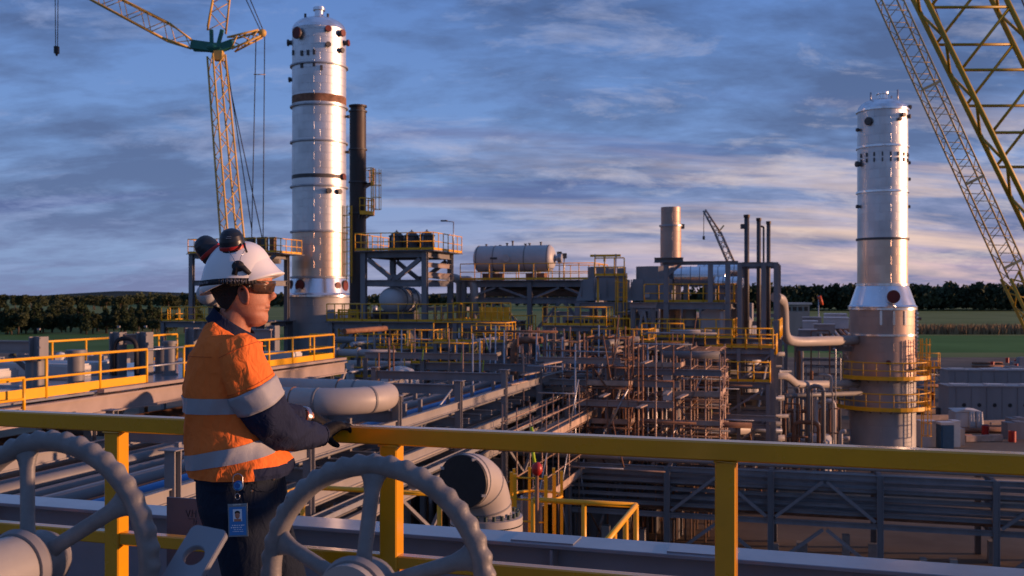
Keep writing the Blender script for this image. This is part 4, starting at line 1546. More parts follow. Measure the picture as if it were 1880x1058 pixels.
handrail([g(-7.0, -18.5, dz - .45), g(-7.0, -14.2, dz - .45)], 'yellow handrail of the low step by the near deck edge', r=.042, spacing=2.2)
part(MB().tube([g(-7.45, -8.4, dz + 1.08), g(-7.45, -6.4, dz + 1.08)], .03, 6), 'gap_chain_bar', 'galv', t)
part(MB().tube([g(-7.45, -8.4, dz + .56), g(-7.45, -6.4, dz + .56)], .03, 6), 'gap_chain_bar', 'galv', t)
for (u, v, r, h, mt_, lab) in ((-9.5, -10.9, .27, .85, 'pipe_grey', 'grey capped nozzle with dark lid on the deck'), (-9.35, -9.3, .25, 1.0, 'pipe_grey', 'tall grey capped nozzle behind the yellow handrail'),
                               (-9.9, -4.0, .28, .85, 'pipe_grey', 'squat grey capped nozzle near the arched stub columns'), (-9.0, -4.9, .2, 1.1, 'pipe_grey', 'slim pale nozzle with flange near the handrail gap')):
    p = g(u, v, dz)
    tt = thing('capped_nozzle', p, lab, 'nozzle')
    part(MB().lathe([(r * 1.35, 0), (r * 1.35, .06), (r, .06), (r, h), (0, h)], p, 24), 'barrel', mt_, tt)
    part(MB().lathe([(0, h + .1), (r * 1.25, h + .1), (r * 1.25, h + .005), (0, h + .005)], p, 24), 'lid', 'steel_dark' if 'dark' in lab else mt_, tt)
for (u, v, s1, s2) in ((-13.2, -5.6, 3.4, 2.2), (-13.6, -9.0, 2.6, 1.2), (-9.0, 3.0, 1.6, .8), (-9.6, -1.2, 1.2, .9)):
    p = g(u, v, dz)
    one(MB().box(p + Z3 * .19, (s1, s2, .36), g.rz).box(p + Z3 * .40, (s1 * .96, s2 * .9, .06), g.rz), 'wrapped_crate', 'sheet_white', 'low crate wrapped in white sheet lying on the deck', 'crate', 'sheeted crates on the deck')
for k in range(12):
    p = g(-13.6 + rnd.random() * 5.6, -20 + rnd.random() * 24, dz)
    one(MB().bar(p + Z3 * .04, p + g.U * rnd.uniform(.6, 1.4) + g.V * rnd.uniform(-.4, .4) + Z3 * .04, .12, .07), 'loose_bar', 'galv' if k % 2 else 'steel_pinkish', 'loose steel offcut lying on the deck', 'steel offcut', 'offcuts on the left deck')
# arched hose between the stub columns
pipe([g(-10.75, -5.6, dz), g(-10.75, -5.6, dz + 1.3), g(-10.0, -5.4, dz + 1.3), g(-10.0, -5.4, dz)], .08, 'rubber', 'black arched hose between two stub columns on the deck', rb=.5)
# clutter below the deck
for i, (u, v, z, L) in enumerate([(-6.8, -24, 7.6, 16), (-6.7, -24, 6.3, 18), (-8.4, -20, 5.2, 24), (-9.2, -24, 6.9, 28), (-10.4, -24, 6.2, 28), (-11.4, -24, 7.4, 28)]):
    pipe([g(u, v, z), g(u, v + L, z)], .16 + .05 * (i % 3), ('pipe_pale', 'pipe_grey', 'rust')[i % 3], ('pale', 'dark grey', 'rusty')[i % 3] + ' pipe hanging under the left deck', 'pipes under the left deck', n=10, name='rack_pipe')

# ================================================================== elbow with black end cover and the ladder platform below the rail
Y0 = 12.0
ec_ = W(848, 876, Y0)
fcn = Vector((-.62, -.78, 0.05)).normalized()
R_ = .30
bot = W(893, 976, Y0 + .25)
top = Vector((bot.x, bot.y, ec_.z))
side = Vector((bot.x - ec_.x, bot.y - ec_.y, 0))
fcn = Vector((-side.x, -side.y, 0)).normalized() * .8 + Vector((0, -.75, 0))
fcn.normalize()
ang_pts = []
Rbend = .50
h0 = ec_.z - Rbend
axd = fcn
for j in range(13):
    a = pi / 2 * j / 12
    ang_pts.append(Vector((bot.x, bot.y, 0)) + axd * (Rbend - Rbend * cos(a)) + Z3 * (h0 + Rbend * sin(a)))
cov = ang_pts[-1] + axd * .10
t = thing('elbow_pipe', (bot.x, bot.y, 0), 'pale elbow pipe with black end cover and bolted flange', 'pipe')
part(MB().tube([Vector((bot.x, bot.y, h0 - .06))] + ang_pts + [cov], R_, 32, cap=False), 'elbow', 'pipe_pale', t)
part(MB().lathe([(0, .012), (R_ * 1.0, .012), (R_ * 1.015, 0), (R_ * 1.015, -.03)], cov, 40, axis=axd), 'end_cover', 'cap_black', t)
zf = h0 - .06
for q_ in (2, 7, 12):
    tg = (ang_pts[min(q_ + 1, 12)] - ang_pts[q_ - 1]).normalized()
    part(MB().lathe([(R_ - .003, -.016), (R_ + .007, -.006), (R_ + .007, .006), (R_ - .003, .016)], ang_pts[q_], 36, axis=tg), 'weld_seam', 'pipe_grey', t)
for k_ in range(4):
    a_ = rad(20 + 90 * k_)
    e1 = axd.orthogonal().normalized()
    e2 = axd.cross(e1)
    part(MB().box(cov + (e1 * cos(a_) + e2 * sin(a_)) * (R_ * .97), (.05, .05, .03), a_), 'cover_clip', 'galv', t)
part(MB().lathe([(R_, .10), (R_ + .13, .08), (R_ + .13, 0), (R_ * .98, 0)], (bot.x, bot.y, zf - .02), 40), 'flange', 'pipe_pale', t)
part(MB().lathe([(R_ + .13, -.035), (R_ + .13, -.13), (R_, -.14), (R_, -3.0)], (bot.x, bot.y, zf), 40), 'lower_flange', 'pipe_pale', t)
for k in range(24):
    a = 2 * pi * k / 24
    p = Vector((bot.x + (R_ + .075) * cos(a), bot.y + (R_ + .075) * sin(a), zf - .15))
    part(MB().lathe([(0, .27), (.022, .27), (.022, 0), (0, 0)], p, 6), 'bolt', 'dark_bolt', t)
part(MB().tube([(bot.x, bot.y, 0), (bot.x, bot.y, zf - 3)], R_, 24), 'riser', 'pipe_pale', t)

gp = Grid(925, 13.2)
pz = 8.15
t = thing('access_platform', gp(1, -1, 0), 'small grating platform below the guard rail beside the elbow pipe', 'platform')
deck(t, gp, -3.4, 2.0, -1.6, 1.0, pz, 'grating', .05)
for u in (-3.2, 1.8):
    for v in (-1.4, .8):
        part(MB().ibeam(gp(u, v, 0), gp(u, v, pz - .06), .2, .2), 'column', 'steel', t)
handrail([gp(.15, .9, pz), gp(1.55, .9, pz), gp(1.55, -1.5, pz)], 'yellow handrail round the ladder platform by the elbow pipe', r=.038, spacing=.72)
handrail([gp(-3.3, -1.4, pz), gp(-3.3, .9, pz), gp(-1.2, .9, pz)], 'yellow handrail behind the handwheel by the pipe flange', r=.038, spacing=1.0)
ladder_cage(gp(.05, 1.12, 5.0), 9.55, gp.V * 1.0, 'yellow caged ladder beside the elbow pipe flange', cage_from=2.4)
one(MB().ibeam(gp(-.25, 2.3, 0), gp(-.25, 2.3, 9.0), .32, .3), 'pale_column', 'steel_light', 'pale box column behind the yellow caged ladder', 'column')
tt = thing('gas_detector', gp(.28, .6, pz), 'red round gas detector on a thin post above the ladder', 'detector')
part(MB().tube([gp(.28, .6, pz), gp(.28, .6, 9.72)], .025, 8), 'post', 'rust', tt)
part(MB().ball(gp(.28, .6, 9.72), .085, 14, (.9, .9, 1.1)), 'head', 'red_plastic', tt)
one(MB().tube([gp(.22, .75, 9.72), gp(.19, .74, 9.9), gp(.2, .78, 10.05), gp(.16, .76, 10.25)], .022, 5).box(gp(.22, .76, 9.0), (.02, .02, 1.6)), 'marker_ribbon', 'lime_tape', 'lime marker ribbon tied near the red gas detector', 'ribbon')

# ================================================================== low rack at the lower right, parallel to the guard rail
g2 = Grid(1415, 46.0)
z1, z2 = 4.25, 2.05
us = [-9.2, -4.6, 0, 4.6, 9.2, 13.8]
t = thing('pipe_rack', g2(2, 2.5, 0), 'low grey pipe rack with stacked pipes and inverted V braces beyond the rail', 'pipe rack')
for u in us:
    for v in (0, 5):
        part(MB().ibeam(g2(u, v, 0), g2(u, v, z1), .26, .26, up=g2.U), 'column', 'steel', t)
    for z in (z1 - .2, 3.05, z2 - .2):
        part(MB().ibeam(g2(u, .14, z), g2(u, 4.86, z), .28, .18), 'cross_beam', 'steel', t)
for i in range(len(us) - 1):
    for v in (0, 5):
        for z in (z1 - .1, z2):
            part(MB().ibeam(g2(us[i] + .14, v, z), g2(us[i + 1] - .14, v, z), .22, .2), 'side_beam', 'steel', t)
    for z in (2.5, 2.85, 3.2, 3.55, 3.85):
        part(MB().ibeam(g2(us[i] + .14, .2, z), g2(us[i + 1] - .14, .2, z), .16, .14, t=.14), 'channel', 'steel' if round(z * 20) % 2 else 'pipe_grey', t)
    if i in (1, 2, 4):
        mu = (us[i] + us[i + 1]) / 2
        for s_, e_ in ((us[i] + .2, mu - .08), (us[i + 1] - .2, mu + .08)):
            brace(t, g2(s_, -.05, z2 + .2), g2(e_, -.05, z1 - .35), .14)
            brace(t, g2(s_, -.05, .2), g2(e_, -.05, z2 - .25), .14)
for i in range(21):
    lv = i // 7
    z = (4.35, 3.33, 2.2)[lv]
    r = rnd.choice((.1, .13, .16, .2))
    v = .5 + (i % 7) * .66 + rnd.uniform(-.08, .08)
    mt_ = rnd.choice(('pipe_grey', 'steel', 'pipe_grey', 'pipe_pale')) if i != 14 else 'rust'
    wd_ = {'pipe_grey': 'grey', 'steel': 'dark grey', 'pipe_pale': 'pale', 'rust': 'rusty'}[mt_]
    pipe([g2(-12.5, v, z + r), g2(24, v, z + r)], r, mt_, f'{wd_} pipe {("first", "second", "third", "fourth", "fifth", "sixth", "seventh")[i % 7]} from the braced face on the {("top", "middle", "bottom")[lv]} tier of low rack', f'pipes on the {("top", "middle", "bottom")[lv]} tier of the low rack', n=8, name='rack_pipe')
# footings and small steel under the low rack
for k in range(16):
    p = g2(-8 + k * 1.6 + rnd.uniform(-.4, .4), rnd.uniform(.8, 4.4), 0)
    h = rnd.uniform(.4, 1.3)
    one(MB().box(p + Z3 * h / 2, (rnd.uniform(.25, .5), rnd.uniform(.25, .5), h), g2.rz), 'footing', 'concrete', 'square concrete plinth under the low pipe rack', 'plinth', 'plinths under the low rack')
one(MB().box(g2(3.2, -1.1, .25), (8.6, .3, .5), g2.rz), 'kerb_wall', 'concrete', 'long low concrete bund wall in front of the low rack', 'bund wall')
handrail([g2(6.5, -2.4, 0), g2(10, -2.4, 0)], 'grey scaffold-tube barrier on the ground by the bund wall', mt='galv', kick=False, spacing=1.1, name='barrier', cat='barrier')


# ================================================================== scaffolds
def scaffold(g, us, vs, base, lifts, label, planks=(), ladders=(), mt='scaffold', r=.032, diag=True, name='scaffold', skip=.0, over=1.0):
    t = thing(name, g((us[0] + us[-1]) / 2, (vs[0] + vs[-1]) / 2, base), label, 'scaffold')
    topz = lifts[-1]
    for u in us:
        for v in vs:
            part(MB().tube([g(u, v, base), g(u, v, topz + over + rnd.uniform(-.4, .3))], r, 6), 'standard', mt if rnd.random() < .9 else 'galv', t)
    for z in lifts:
        for v in vs:
            if rnd.random() >= skip:
                part(MB().tube([g(us[0] - .2, v, z), g(us[-1] + .2, v, z)], r * .9, 6), 'ledger', mt, t)
                part(MB().tube([g(us[0] - .1, v, z + 1.0), g(us[-1] + .1, v, z + 1.0)], r * .8, 6), 'guard_tube', mt if rnd.random() < .9 else 'galv', t)
        for u in us:
            part(MB().tube([g(u, vs[0] - .2, z + .07), g(u, vs[-1] + .2, z + .07)], r * .9, 6), 'transom', mt, t)
            part(MB().tube([g(u, vs[0] - .1, z + 1.05), g(u, vs[-1] + .1, z + 1.05)], r * .8, 6), 'guard_tube', mt, t)
    for (z, a0, a1, b0, b1) in planks:
        k = max(1, int((b1 - b0) / .3))
        for j in range(k):
            v = b0 + (j + .5) * (b1 - b0) / k
            part(MB().box(g((a0 + a1) / 2 + rnd.uniform(-.15, .15), v, z + .13), (a1 - a0, (b1 - b0) / k * .92, .045), g.rz), 'plank', 'plank', t)
        part(MB().box(g((a0 + a1) / 2, b0 - .03, z + .26), (a1 - a0, .035, .22), g.rz), 'toe_board', 'plank', t)
        part(MB().box(g(a1 + .03, (b0 + b1) / 2, z + .26), (.035, b1 - b0, .22), g.rz), 'toe_board', 'plank', t)
    if diag:
        zz = [base] + list(lifts)
        for i in range(len(zz) - 1):
            k = i % (len(us) - 1)
            a, b = (us[k], us[k + 1]) if i % 2 else (us[k + 1], us[k])
            part(MB().tube([g(a, vs[0] - .06, zz[i]), g(b, vs[0] - .06, zz[i + 1])], r * .9, 6), 'diagonal', 'galv' if i % 2 else mt, t)
            part(MB().tube([g(us[-1] + .06, vs[0], zz[i]), g(us[-1] + .06, vs[-1], zz[i + 1])], r * .9, 6), 'diagonal', mt, t)
    for (u, v, za, zb) in ladders:
        ld = thing('scaffold_ladder', g(u, v, za), 'steep ladder inside ' + label, 'ladder', 'ladders of ' + label)
        d = g.U * .55
        for s_ in (-.2, .2):
            part(MB().tube([g(u, v + s_, za), g(u, v + s_, zb) + d], .03, 5), 'stile', 'galv', ld)
        n_ = int((zb - za) / .3)
        for k in range(1, n_):
            q = k / n_
            part(MB().tube([g(u, v - .2, za + (zb - za) * q) + d * q, g(u, v + .2, za + (zb - za) * q) + d * q], .02, 5), 'rung', 'rust', ld)
    return t


gs = Grid(1078, 50.0)
scaffold(gs, [0, 1.0, 2.0], [0, 1.4], 0, [1.9, 3.8, 5.7, 7.6, 9.0], 'rusty stair scaffold tower with zigzag ladders', planks=[(3.8, 0, 2, 0, 1.4), (7.6, 0, 2, 0, 1.4), (5.7, 0, 2, .6, 1.4)],
         ladders=[(.3, .4, 0, 1.9), (1.0, .4, 1.9, 3.8), (.3, .4, 3.8, 5.7), (1.0, .4, 5.7, 7.6), (.3, .4, 7.6, 9.2)], mt='rust', r=.05)
gs2 = Grid(1138, 51.5)
scaffold(gs2, [0, .7, 1.4, 2.1, 2.8, 3.5, 4.2, 4.9], [0, 1.5, 3.0], 0, [1.4, 2.8, 4.2, 5.6, 7.0, 8.4], 'wide tube scaffold beside the rusty stair tower', planks=[(4.2, 0, 4.9, 0, 1.5), (5.6, 1, 4.9, 0, 1.5), (7.0, 2.1, 4.9, 0, 3), (8.4, 0, 3, 0, 1.5), (1.4, 0, 4.9, 0, 1), (2.8, 2, 4.9, 0, 3)], r=.042)
p = gs2(2.4, -.3, 0)
one(MB().box(gs2(2.4, -.25, zy(705, 51.5)), (.42, .3, 1.45), gs2.rz), 'wrapped_bundle', 'sheet_white', 'pale wrapped bundle hanging on the wide tube scaffold', 'bundle')
gs3 = Grid(930, 56.0)
scaffold(gs3, [0, .45, .9, 1.35, 1.8, 2.25, 2.7, 3.2, 4.0], [0, 1.4], 5.0, [6.4, 7.6, 8.6], 'pale tube scaffold standing under the vessel platform', planks=[(7.6, 0, 4, 0, 1.4), (6.4, 0, 4, 0, 1.2)], over=1.5, r=.045)
# its base stands on a low steel stage
tt = steel_frame(gs3, [-.3, 2, 4.3], [-.2, 1.7], [4.75], 4.6, 'low stage under the pale tube scaffold', base=0)
deck(tt, gs3, -.5, 4.5, -.4, 1.9, 5.0)
gs4_ = Grid(1002, 53.5)
scaffold(gs4_, [0, .7, 1.4, 2.1], [0, 1.3], 0, [2.0, 4.0, 5.6, 7.0], 'brown tube scaffold between the walkway and the rusty stair tower', planks=[(7.0, 0, 2.1, 0, 1.3), (5.6, 0, 2.1, 0, 1.3), (4.0, 0, 2.1, 0, 1.3)], r=.042)
gs5_ = Grid(790, 61.0)
scaffold(gs5_, [0, .8, 1.6, 2.4, 3.2], [0, 1.4], 0, [2.4, 4.6, 6.6, 8.2], 'brown tube scaffold below the V-braced frame', planks=[(8.2, 0, 3.2, 0, 1.4), (6.6, 0, 3.2, 0, 1.4)], r=.042)
gs6_ = Grid(1268, 55.0)
scaffold(gs6_, [0, .9, 1.8], [0, 1.4], 0, [2.2, 4.4, 6.2, 7.6], 'brown tube scaffold against the narrow end frame', planks=[(7.6, 0, 1.8, 0, 1.4), (6.2, 0, 1.8, 0, 1.4)], r=.042)
gsw = Grid(842, 38.5)
vsw = [2.5 + 2.1 * k for k in range(9)]
tw = thing('scaffold_walkway', gsw(1.6, 10, 0), 'long scaffold walkway with toe boards along the right side of the pipe rack', 'scaffold')
for v in vsw:
    for u in (.95, 2.2):
        part(MB().tube([gsw(u, v, 0), gsw(u, v, 7.5 + rnd.uniform(-.2, .4))], .034, 6), 'standard', 'scaffold', tw)
    for z in (6.0, 3.6):
        part(MB().tube([gsw(.8, v, z - .05), gsw(2.4, v, z - .05)], .032, 6), 'transom', 'scaffold', tw)
for u in (.95, 2.2):
    for z in (6.0, 6.55, 7.1, 3.6, 4.6):
        part(MB().tube([gsw(u + .04, 2.2, z), gsw(u + .04, 19.6, z)], .03, 6), 'ledger', 'scaffold', tw)
for z in (6.06, 3.66):
    for k in range(8):
        for j in range(4):
            part(MB().box(gsw(1.12 + .3 * j, vsw[k] + 1.05, z + .02), (.27, 2.08, .04), gsw.rz), 'plank', 'plank', tw)
        part(MB().box(gsw(2.29, vsw[k] + 1.05, z + .18), (.04, 2.06, .30), gsw.rz), 'toe_board', 'plank', tw)
for k in (0, 2, 4, 6):
    part(MB().tube([gsw(2.3, vsw[k], 3.6), gsw(2.3, vsw[k + 1], 6.0)], .03, 6), 'diagonal', 'galv', tw)
    part(MB().tube([gsw(2.3, vsw[k + 1], .2), gsw(2.3, vsw[k], 3.6)], .03, 6), 'diagonal', 'galv', tw)
# bright loose tubes leaning on the rack
for (a, b) in (((765, 800, 37), (830, 715, 38)), ((1045, 790, 46), (1062, 697, 46)), ((1000, 708, 52), (985, 618, 53))):
    one(MB().tube([W(*a), W(*b)], .035, 6), 'leaning_tube', 'galv', 'single bright scaffold tube leaning across the pipe rack', 'scaffold tube', 'loose leaning tubes')
# ================================================================== columns (towers)
def ring_rail(t, c, r, z, a0, a1, mt='yellow', w=.95):
    """curved platform on a tower: deck, kick plate, rails, posts"""
    c = Vector((c.x, c.y, 0))
    n = max(8, int(abs(a1 - a0) / 8))
    A = [rad(a0 + (a1 - a0) * k / n) for k in range(n + 1)]
    pt = lambda rr, a, zz: c + Vector((rr * cos(a), rr * sin(a), zz))
    vs, fs = [], []
    for a in A:
        vs += [pt(r - .01, a, z), pt(r + w, a, z), pt(r + w, a, z - .07), pt(r - .01, a, z - .07)]
    for k in range(n):
        for j in range(4):
            fs.append((k * 4 + j, k * 4 + (j + 1) % 4, k * 4 + 4 + (j + 1) % 4, k * 4 + 4 + j))
    pl = part(MB().add(vs, fs), 'platform', 'grating', t)
    part(MB().tube([pt(r + w, a, z + 1.1) for a in A], .045, 5), 'top_rail', mt, pl)
    part(MB().tube([pt(r + w, a, z + .55) for a in A], .038, 5), 'mid_rail', mt, pl)
    part(MB().loft([[pt(r + w + o_, a, z + h_) for o_, h_ in ((.03, -.12), (.03, .16), (.005, .16), (.005, -.12))] for a in A], smooth=False), 'kick_plate', mt, pl)
    for k in range(0, n + 1, 2):
        part(MB().tube([pt(r + w, A[k], z), pt(r + w, A[k], z + 1.1)], .03, 5), 'post', mt, pl)
        part(MB().bar(pt(r, A[k], z - .35), pt(r + w * .7, A[k], z - .08), .05, .05), 'bracket', 'steel', pl)
    for a in (A[0], A[-1]):
        part(MB().tube([pt(r + .05, a, z + 1.1), pt(r + w, a, z + 1.1)], .03, 5), 'top_rail', mt, pl)
    return pl


def nozzle(t, c, r, z, az, nr, ln, mt='alu_bright', cap='red_cap', nm='nozzle'):
    d = Vector((cos(rad(az)), sin(rad(az)), 0))
    p = Vector((c.x, c.y, z)) + d * (r - .15)
    o = part(MB().lathe([(nr, 0), (nr, ln + .1), (nr * 1.35, ln + .1), (nr * 1.35, ln + .22), (0, ln + .22)], p, 18, axis=d), nm, mt, t)
    part(MB().lathe([(0, ln + .26), (nr * 1.28, ln + .26), (nr * 1.28, ln + .222)], p, 18, axis=d), 'cover', cap, o)
    return o


# --- right tower
c = Vector((W(1620, 545, 75).x, 75, 0))
R1, R2 = 2.28, 1.74
zy = lambda py, Y: EYE - (py - HZ) / F * Y
t = thing('column_tower', c, 'silver column tower with flared skirt and yellow ring platforms beside the ground units', 'column tower')
part(MB().lathe([(R1 + .25, 0), (R1 + .25, .4), (R1, .4), (R1, zy(690, 75))], c, 48), 'skirt', 'skirt_grey', t)
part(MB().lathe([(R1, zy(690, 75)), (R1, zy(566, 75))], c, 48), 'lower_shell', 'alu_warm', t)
part(MB().lathe([(R1 + .08, zy(567, 75)), (R1 + .10, zy(563, 75)), (R1 - .02, zy(560, 75)), (R2 + .04, zy(524, 75)), (R2, zy(522, 75))], c, 48), 'cone', 'alu_bright', t)
cuts = [522, 440, 354, 272, 203]
for i in range(4):
    part(MB().lathe([(R2, zy(cuts[i], 75)), (R2 - .01 * (i % 2), zy(cuts[i + 1], 75))], c, 48), 'shell_section', 'alu_sun_tint' if i == 0 else 'alu_clad', t)
for py in (614, 567, 523, 440, 354, 272, 205):
    rr = R1 if py > 560 else R2
    part(MB().lathe([(rr - .02, -.09), (rr + .10, -.07), (rr + .10, .07), (rr - .02, .09)], (c.x, c.y, zy(py, 75)), 48), 'stiffener_ring', 'alu_bright' if py != 440 else 'steel_dark', t)
zt = zy(203, 75)
part(MB().lathe([(R2, zt)] + [(R2 * cos(rad(a)), zt + .85 * sin(rad(a))) for a in (15, 30, 45, 60, 75, 86)] + [(0, zt + .86)], c, 48), 'head', 'alu_bright', t)
part(MB().lathe([(.34, zt + .7), (.34, zt + 1.15), (.45, zt + 1.15), (.45, zt + 1.3), (0, zt + 1.3)], c, 20), 'top_nozzle', 'alu_bright', t)
for (dx_, h) in ((-.95, .55), (1.0, .75), (.55, .3)):
    part(MB().tube([Vector((c.x + dx_, c.y - .3, zt + .4)), Vector((c.x + dx_, c.y - .3, zt + .7 + h))], .06, 8), 'vent_pipe', 'galv', t)
nozzle(t, c, R1 - .25, zy(545, 75), -92, .36, .32)
for az, py, nr, ln in ((-168, 303, .16, .25), (-140, 228, .22, .1), (-60, 218, .13, .1), (-70, 226, .1, .1), (-30, 218, .12, .1), (5, 196, .12, .3), (-100, 662, .12, .1), (-8, 300, .09, .1), (-8, 330, .09, .1), (-5, 380, .09, .1), (-15, 585, .08, .25), (-172, 240, .1, .15), (-172, 380, .1, .15)):
    nozzle(t, c, R2 if py < 560 else R1, zy(py, 75), az, nr, ln, 'steel_dark', 'red_cap' if py == 662 else 'steel_dark')
for k in range(9):                          # row of small cleats under a ring
    a = rad(-165 + 18.5 * k)
    for dz_ in (0, .5):
        part(MB().box((c.x + (R2 + .02) * cos(a), c.y + (R2 + .02) * sin(a), zy(288, 75) - dz_ * .8), (.10, .10, .28), a), 'cleat', 'steel_dark', t)
for k in range(3):
    a = rad(-112 + 22 * k)
    part(MB().box((c.x + (R1 + .01) * cos(a), c.y + (R1 + .01) * sin(a), zy(583, 75)), (.06, .16, 1.0), a), 'stain_guard', 'alu_bright', t)
part(MB().bar((c.x + R1 * .86, c.y - R1 * .55, zy(568, 75)), (c.x + R1 * .86, c.y - R1 * .55, zy(655, 75)), .12, .12), 'cable_duct', 'galv', t)
for k in range(11):
    part(MB().box((c.x + R1 * .88, c.y - R1 * .58, zy(575 + 7 * k, 75)), (.14, .14, .12)), 'duct_clip', 'alu_bright', t)
ring_rail(t, c, R1, zy(690, 75), -165, 60)
ring_rail(t, c, R1, zy(745, 75), -195, 60)
for (pxx, y0, y1, yy) in ((1690, 690, 648, 73.2), (1698, 757, 690, 73.2), (1692, 850, 757, 73.0)):
    b = W(pxx, y0, yy)
    b.z = zy(y0, yy) if y0 < 840 else 0.0
    ladder_cage(b, zy(y1, yy) + 1.0, Vector((.9, -.4, 0)), 'yellow caged ladder climbing the flared tower skirt', 'caged ladders on the flared tower', cage_from=.4 if y0 < 840 else 2.2)
gt = Grid(1706, 73.5)
tt = thing('stair_stage', gt(0, 0, zy(675, 73.5)), 'small yellow railed stage high beside the flared tower', 'platform')
part(MB().box(gt(-.1, 0, zy(678, 73.5) + .03), (1.6, 1.2, .06), gt.rz), 'deck', 'grating', tt)
part(MB().bar(gt(-.8, 0, zy(678, 73.5)), gt(-1.9, .6, zy(700, 73.5)), .12, .12), 'bracket', 'yellow', tt)
handrail([gt(-.8, -.5, zy(678, 73.5) + .06), gt(.65, -.5, zy(678, 73.5) + .06), gt(.65, .5, zy(678, 73.5) + .06)], 'yellow handrail of the small stage beside the flared tower', spacing=.7)

# --- left tower
Yl = 85.0
c = Vector((W(586, 545, Yl).x, Yl, 0))
R2 = 2.19
R1 = 2.5
zl = lambda py: zy(py, Yl)
t = thing('column_tower', c, 'tall silver column tower with dark bands beside the black stack', 'column tower')
part(MB().lathe([(R1 + .2, 0), (R1 + .2, .4), (R1, .4), (R1, zl(546))], c, 48), 'skirt', 'skirt_grey', t)
part(MB().lathe([(R1 + .04, zl(547)), (R1 + .30, zl(545)), (R1 + .30, zl(542)), (R2 + .28, zl(538)), (R2 + .06, zl(512)), (R2, zl(510))], c, 48), 'cone', 'alu_bright', t)
cuts = [510, 427, 345, 264, 195, 125, 58]
for i in range(6):
    part(MB().lathe([(R2 - .012 * (i % 2), zl(cuts[i])), (R2 - .012 * (i % 2), zl(cuts[i + 1]))], c, 56), 'shell_section', 'alu_sun_tint' if i == 0 else 'alu_clad', t)
for py in (510, 427, 345, 264, 199, 125):
    part(MB().lathe([(R2 - .03, -.10), (R2 + .17, -.06), (R2 + .17, .06), (R2 - .03, .10)], (c.x, c.y, zl(py)), 56), 'stiffener_ring', 'galv', t)
part(MB().lathe([(R2 - .05, zl(194)), (R2 + .015, zl(194)), (R2 + .015, zl(180)), (R2 - .05, zl(180))], c, 56), 'bare_band', 'rust', t)
part(MB().lathe([(R2 - .05, zl(331)), (R2 + .02, zl(331)), (R2 + .02, zl(324)), (R2 - .05, zl(324))], c, 56), 'dark_band', 'steel_dark', t)
zt = zl(58)
part(MB().lathe([(R2, zt)] + [(R2 * cos(rad(a)), zt + 1.15 * sin(rad(a))) for a in (12, 25, 38, 52, 66, 78, 87)] + [(0, zt + 1.16)], c, 48), 'head', 'alu_bright', t)
part(MB().lathe([(.36, zt + .95), (.36, zt + 1.7), (.5, zt + 1.7), (.5, zt + 1.9), (.42, zt + 1.9), (.42, zt + 1.98), (0, zt + 1.98)], c, 20), 'top_nozzle', 'alu_bright', t)
for dx_ in (-1.1, .75):
    part(MB().tube([(c.x + dx_, c.y - .2, zt + .8), (c.x + dx_, c.y - .2, zt + 1.4)], .1, 8), 'vent_pipe', 'steel_dark', t)
for az, py, nr, ln in ((-125, 72, .36, .25), (-62, 65, .2, .2), (-62, 93, .17, .2), (-30, 68, .22, .25), (-12, 82, .2, .3), (-30, 99, .17, .2), (-175, 80, .2, .3), (-178, 147, .16, .2), (-60, 355, .17, .15), (-36, 355, .17, .15), (-22, 327, .2, .1),
                       (-120, 525, .36, .1), (-155, 525, .34, .1), (-40, 525, .22, .1), (-18, 525, .34, .15), (-4, 280, .1, .2), (-4, 215, .1, .2)):
    nozzle(t, c, R2, zl(py), az, nr, ln, 'steel_dark', 'red_cap' if nr > .19 else 'steel_dark')
for az, py in ((-118, 108), (-103, 108), (-90, 107), (-150, 103), (-90, 128), (-118, 130), (-75, 135)):
    a = rad(az)
    part(MB().box((c.x + (R2 + .03) * cos(a), c.y + (R2 + .03) * sin(a), zl(py)), (.12, .2, .4), a), 'cleat', 'steel_dark', t)

# --- black stack with yellow platforms
Ys = 78.0
c = Vector((W(657, 545, Ys).x, Ys, 0))
Rs = .62
zs = lambda py: zy(py, Ys)
t = thing('stack', c, 'black steel stack with yellow platforms behind the silver tower', 'stack')
part(MB().lathe([(Rs * 1.4, 0), (Rs * 1.4, .3), (Rs, .3), (Rs, zs(380))], c, 32), 'lower_barrel', 'black_steel', t)
part(MB().lathe([(Rs, zs(380)), (Rs, zs(205)), (Rs * .9, zs(204)), (Rs * .9, zs(197)), (Rs * 1.1, zs(197)), (Rs * 1.1, zs(194)), (0, zs(193))], c, 32), 'upper_barrel', 'black_steel', t)
for py in (205, 275, 335, 392):
    part(MB().lathe([(Rs, -.06), (Rs + .08, -.05), (Rs + .08, .05), (Rs, .06)], (c.x, c.y, zs(py)), 32), 'ring', 'steel_dark', t)
ring_rail(t, c, Rs, zs(337), -30, 60, w=.6)
ring_rail(t, c, Rs, zs(393), -75, 60, w=.6)
ladder_cage((c.x + 1.15, c.y - .4, zs(393)), zs(337) + 1, Vector((1, -.3, 0)), 'yellow caged ladder between two black stack platforms', cage_from=.3)
ladder_cage((c.x - .55, c.y - .75, zs(520)), zs(380), Vector((-.3, -1, 0)), 'long yellow caged ladder low on the black stack', cage_from=.5)

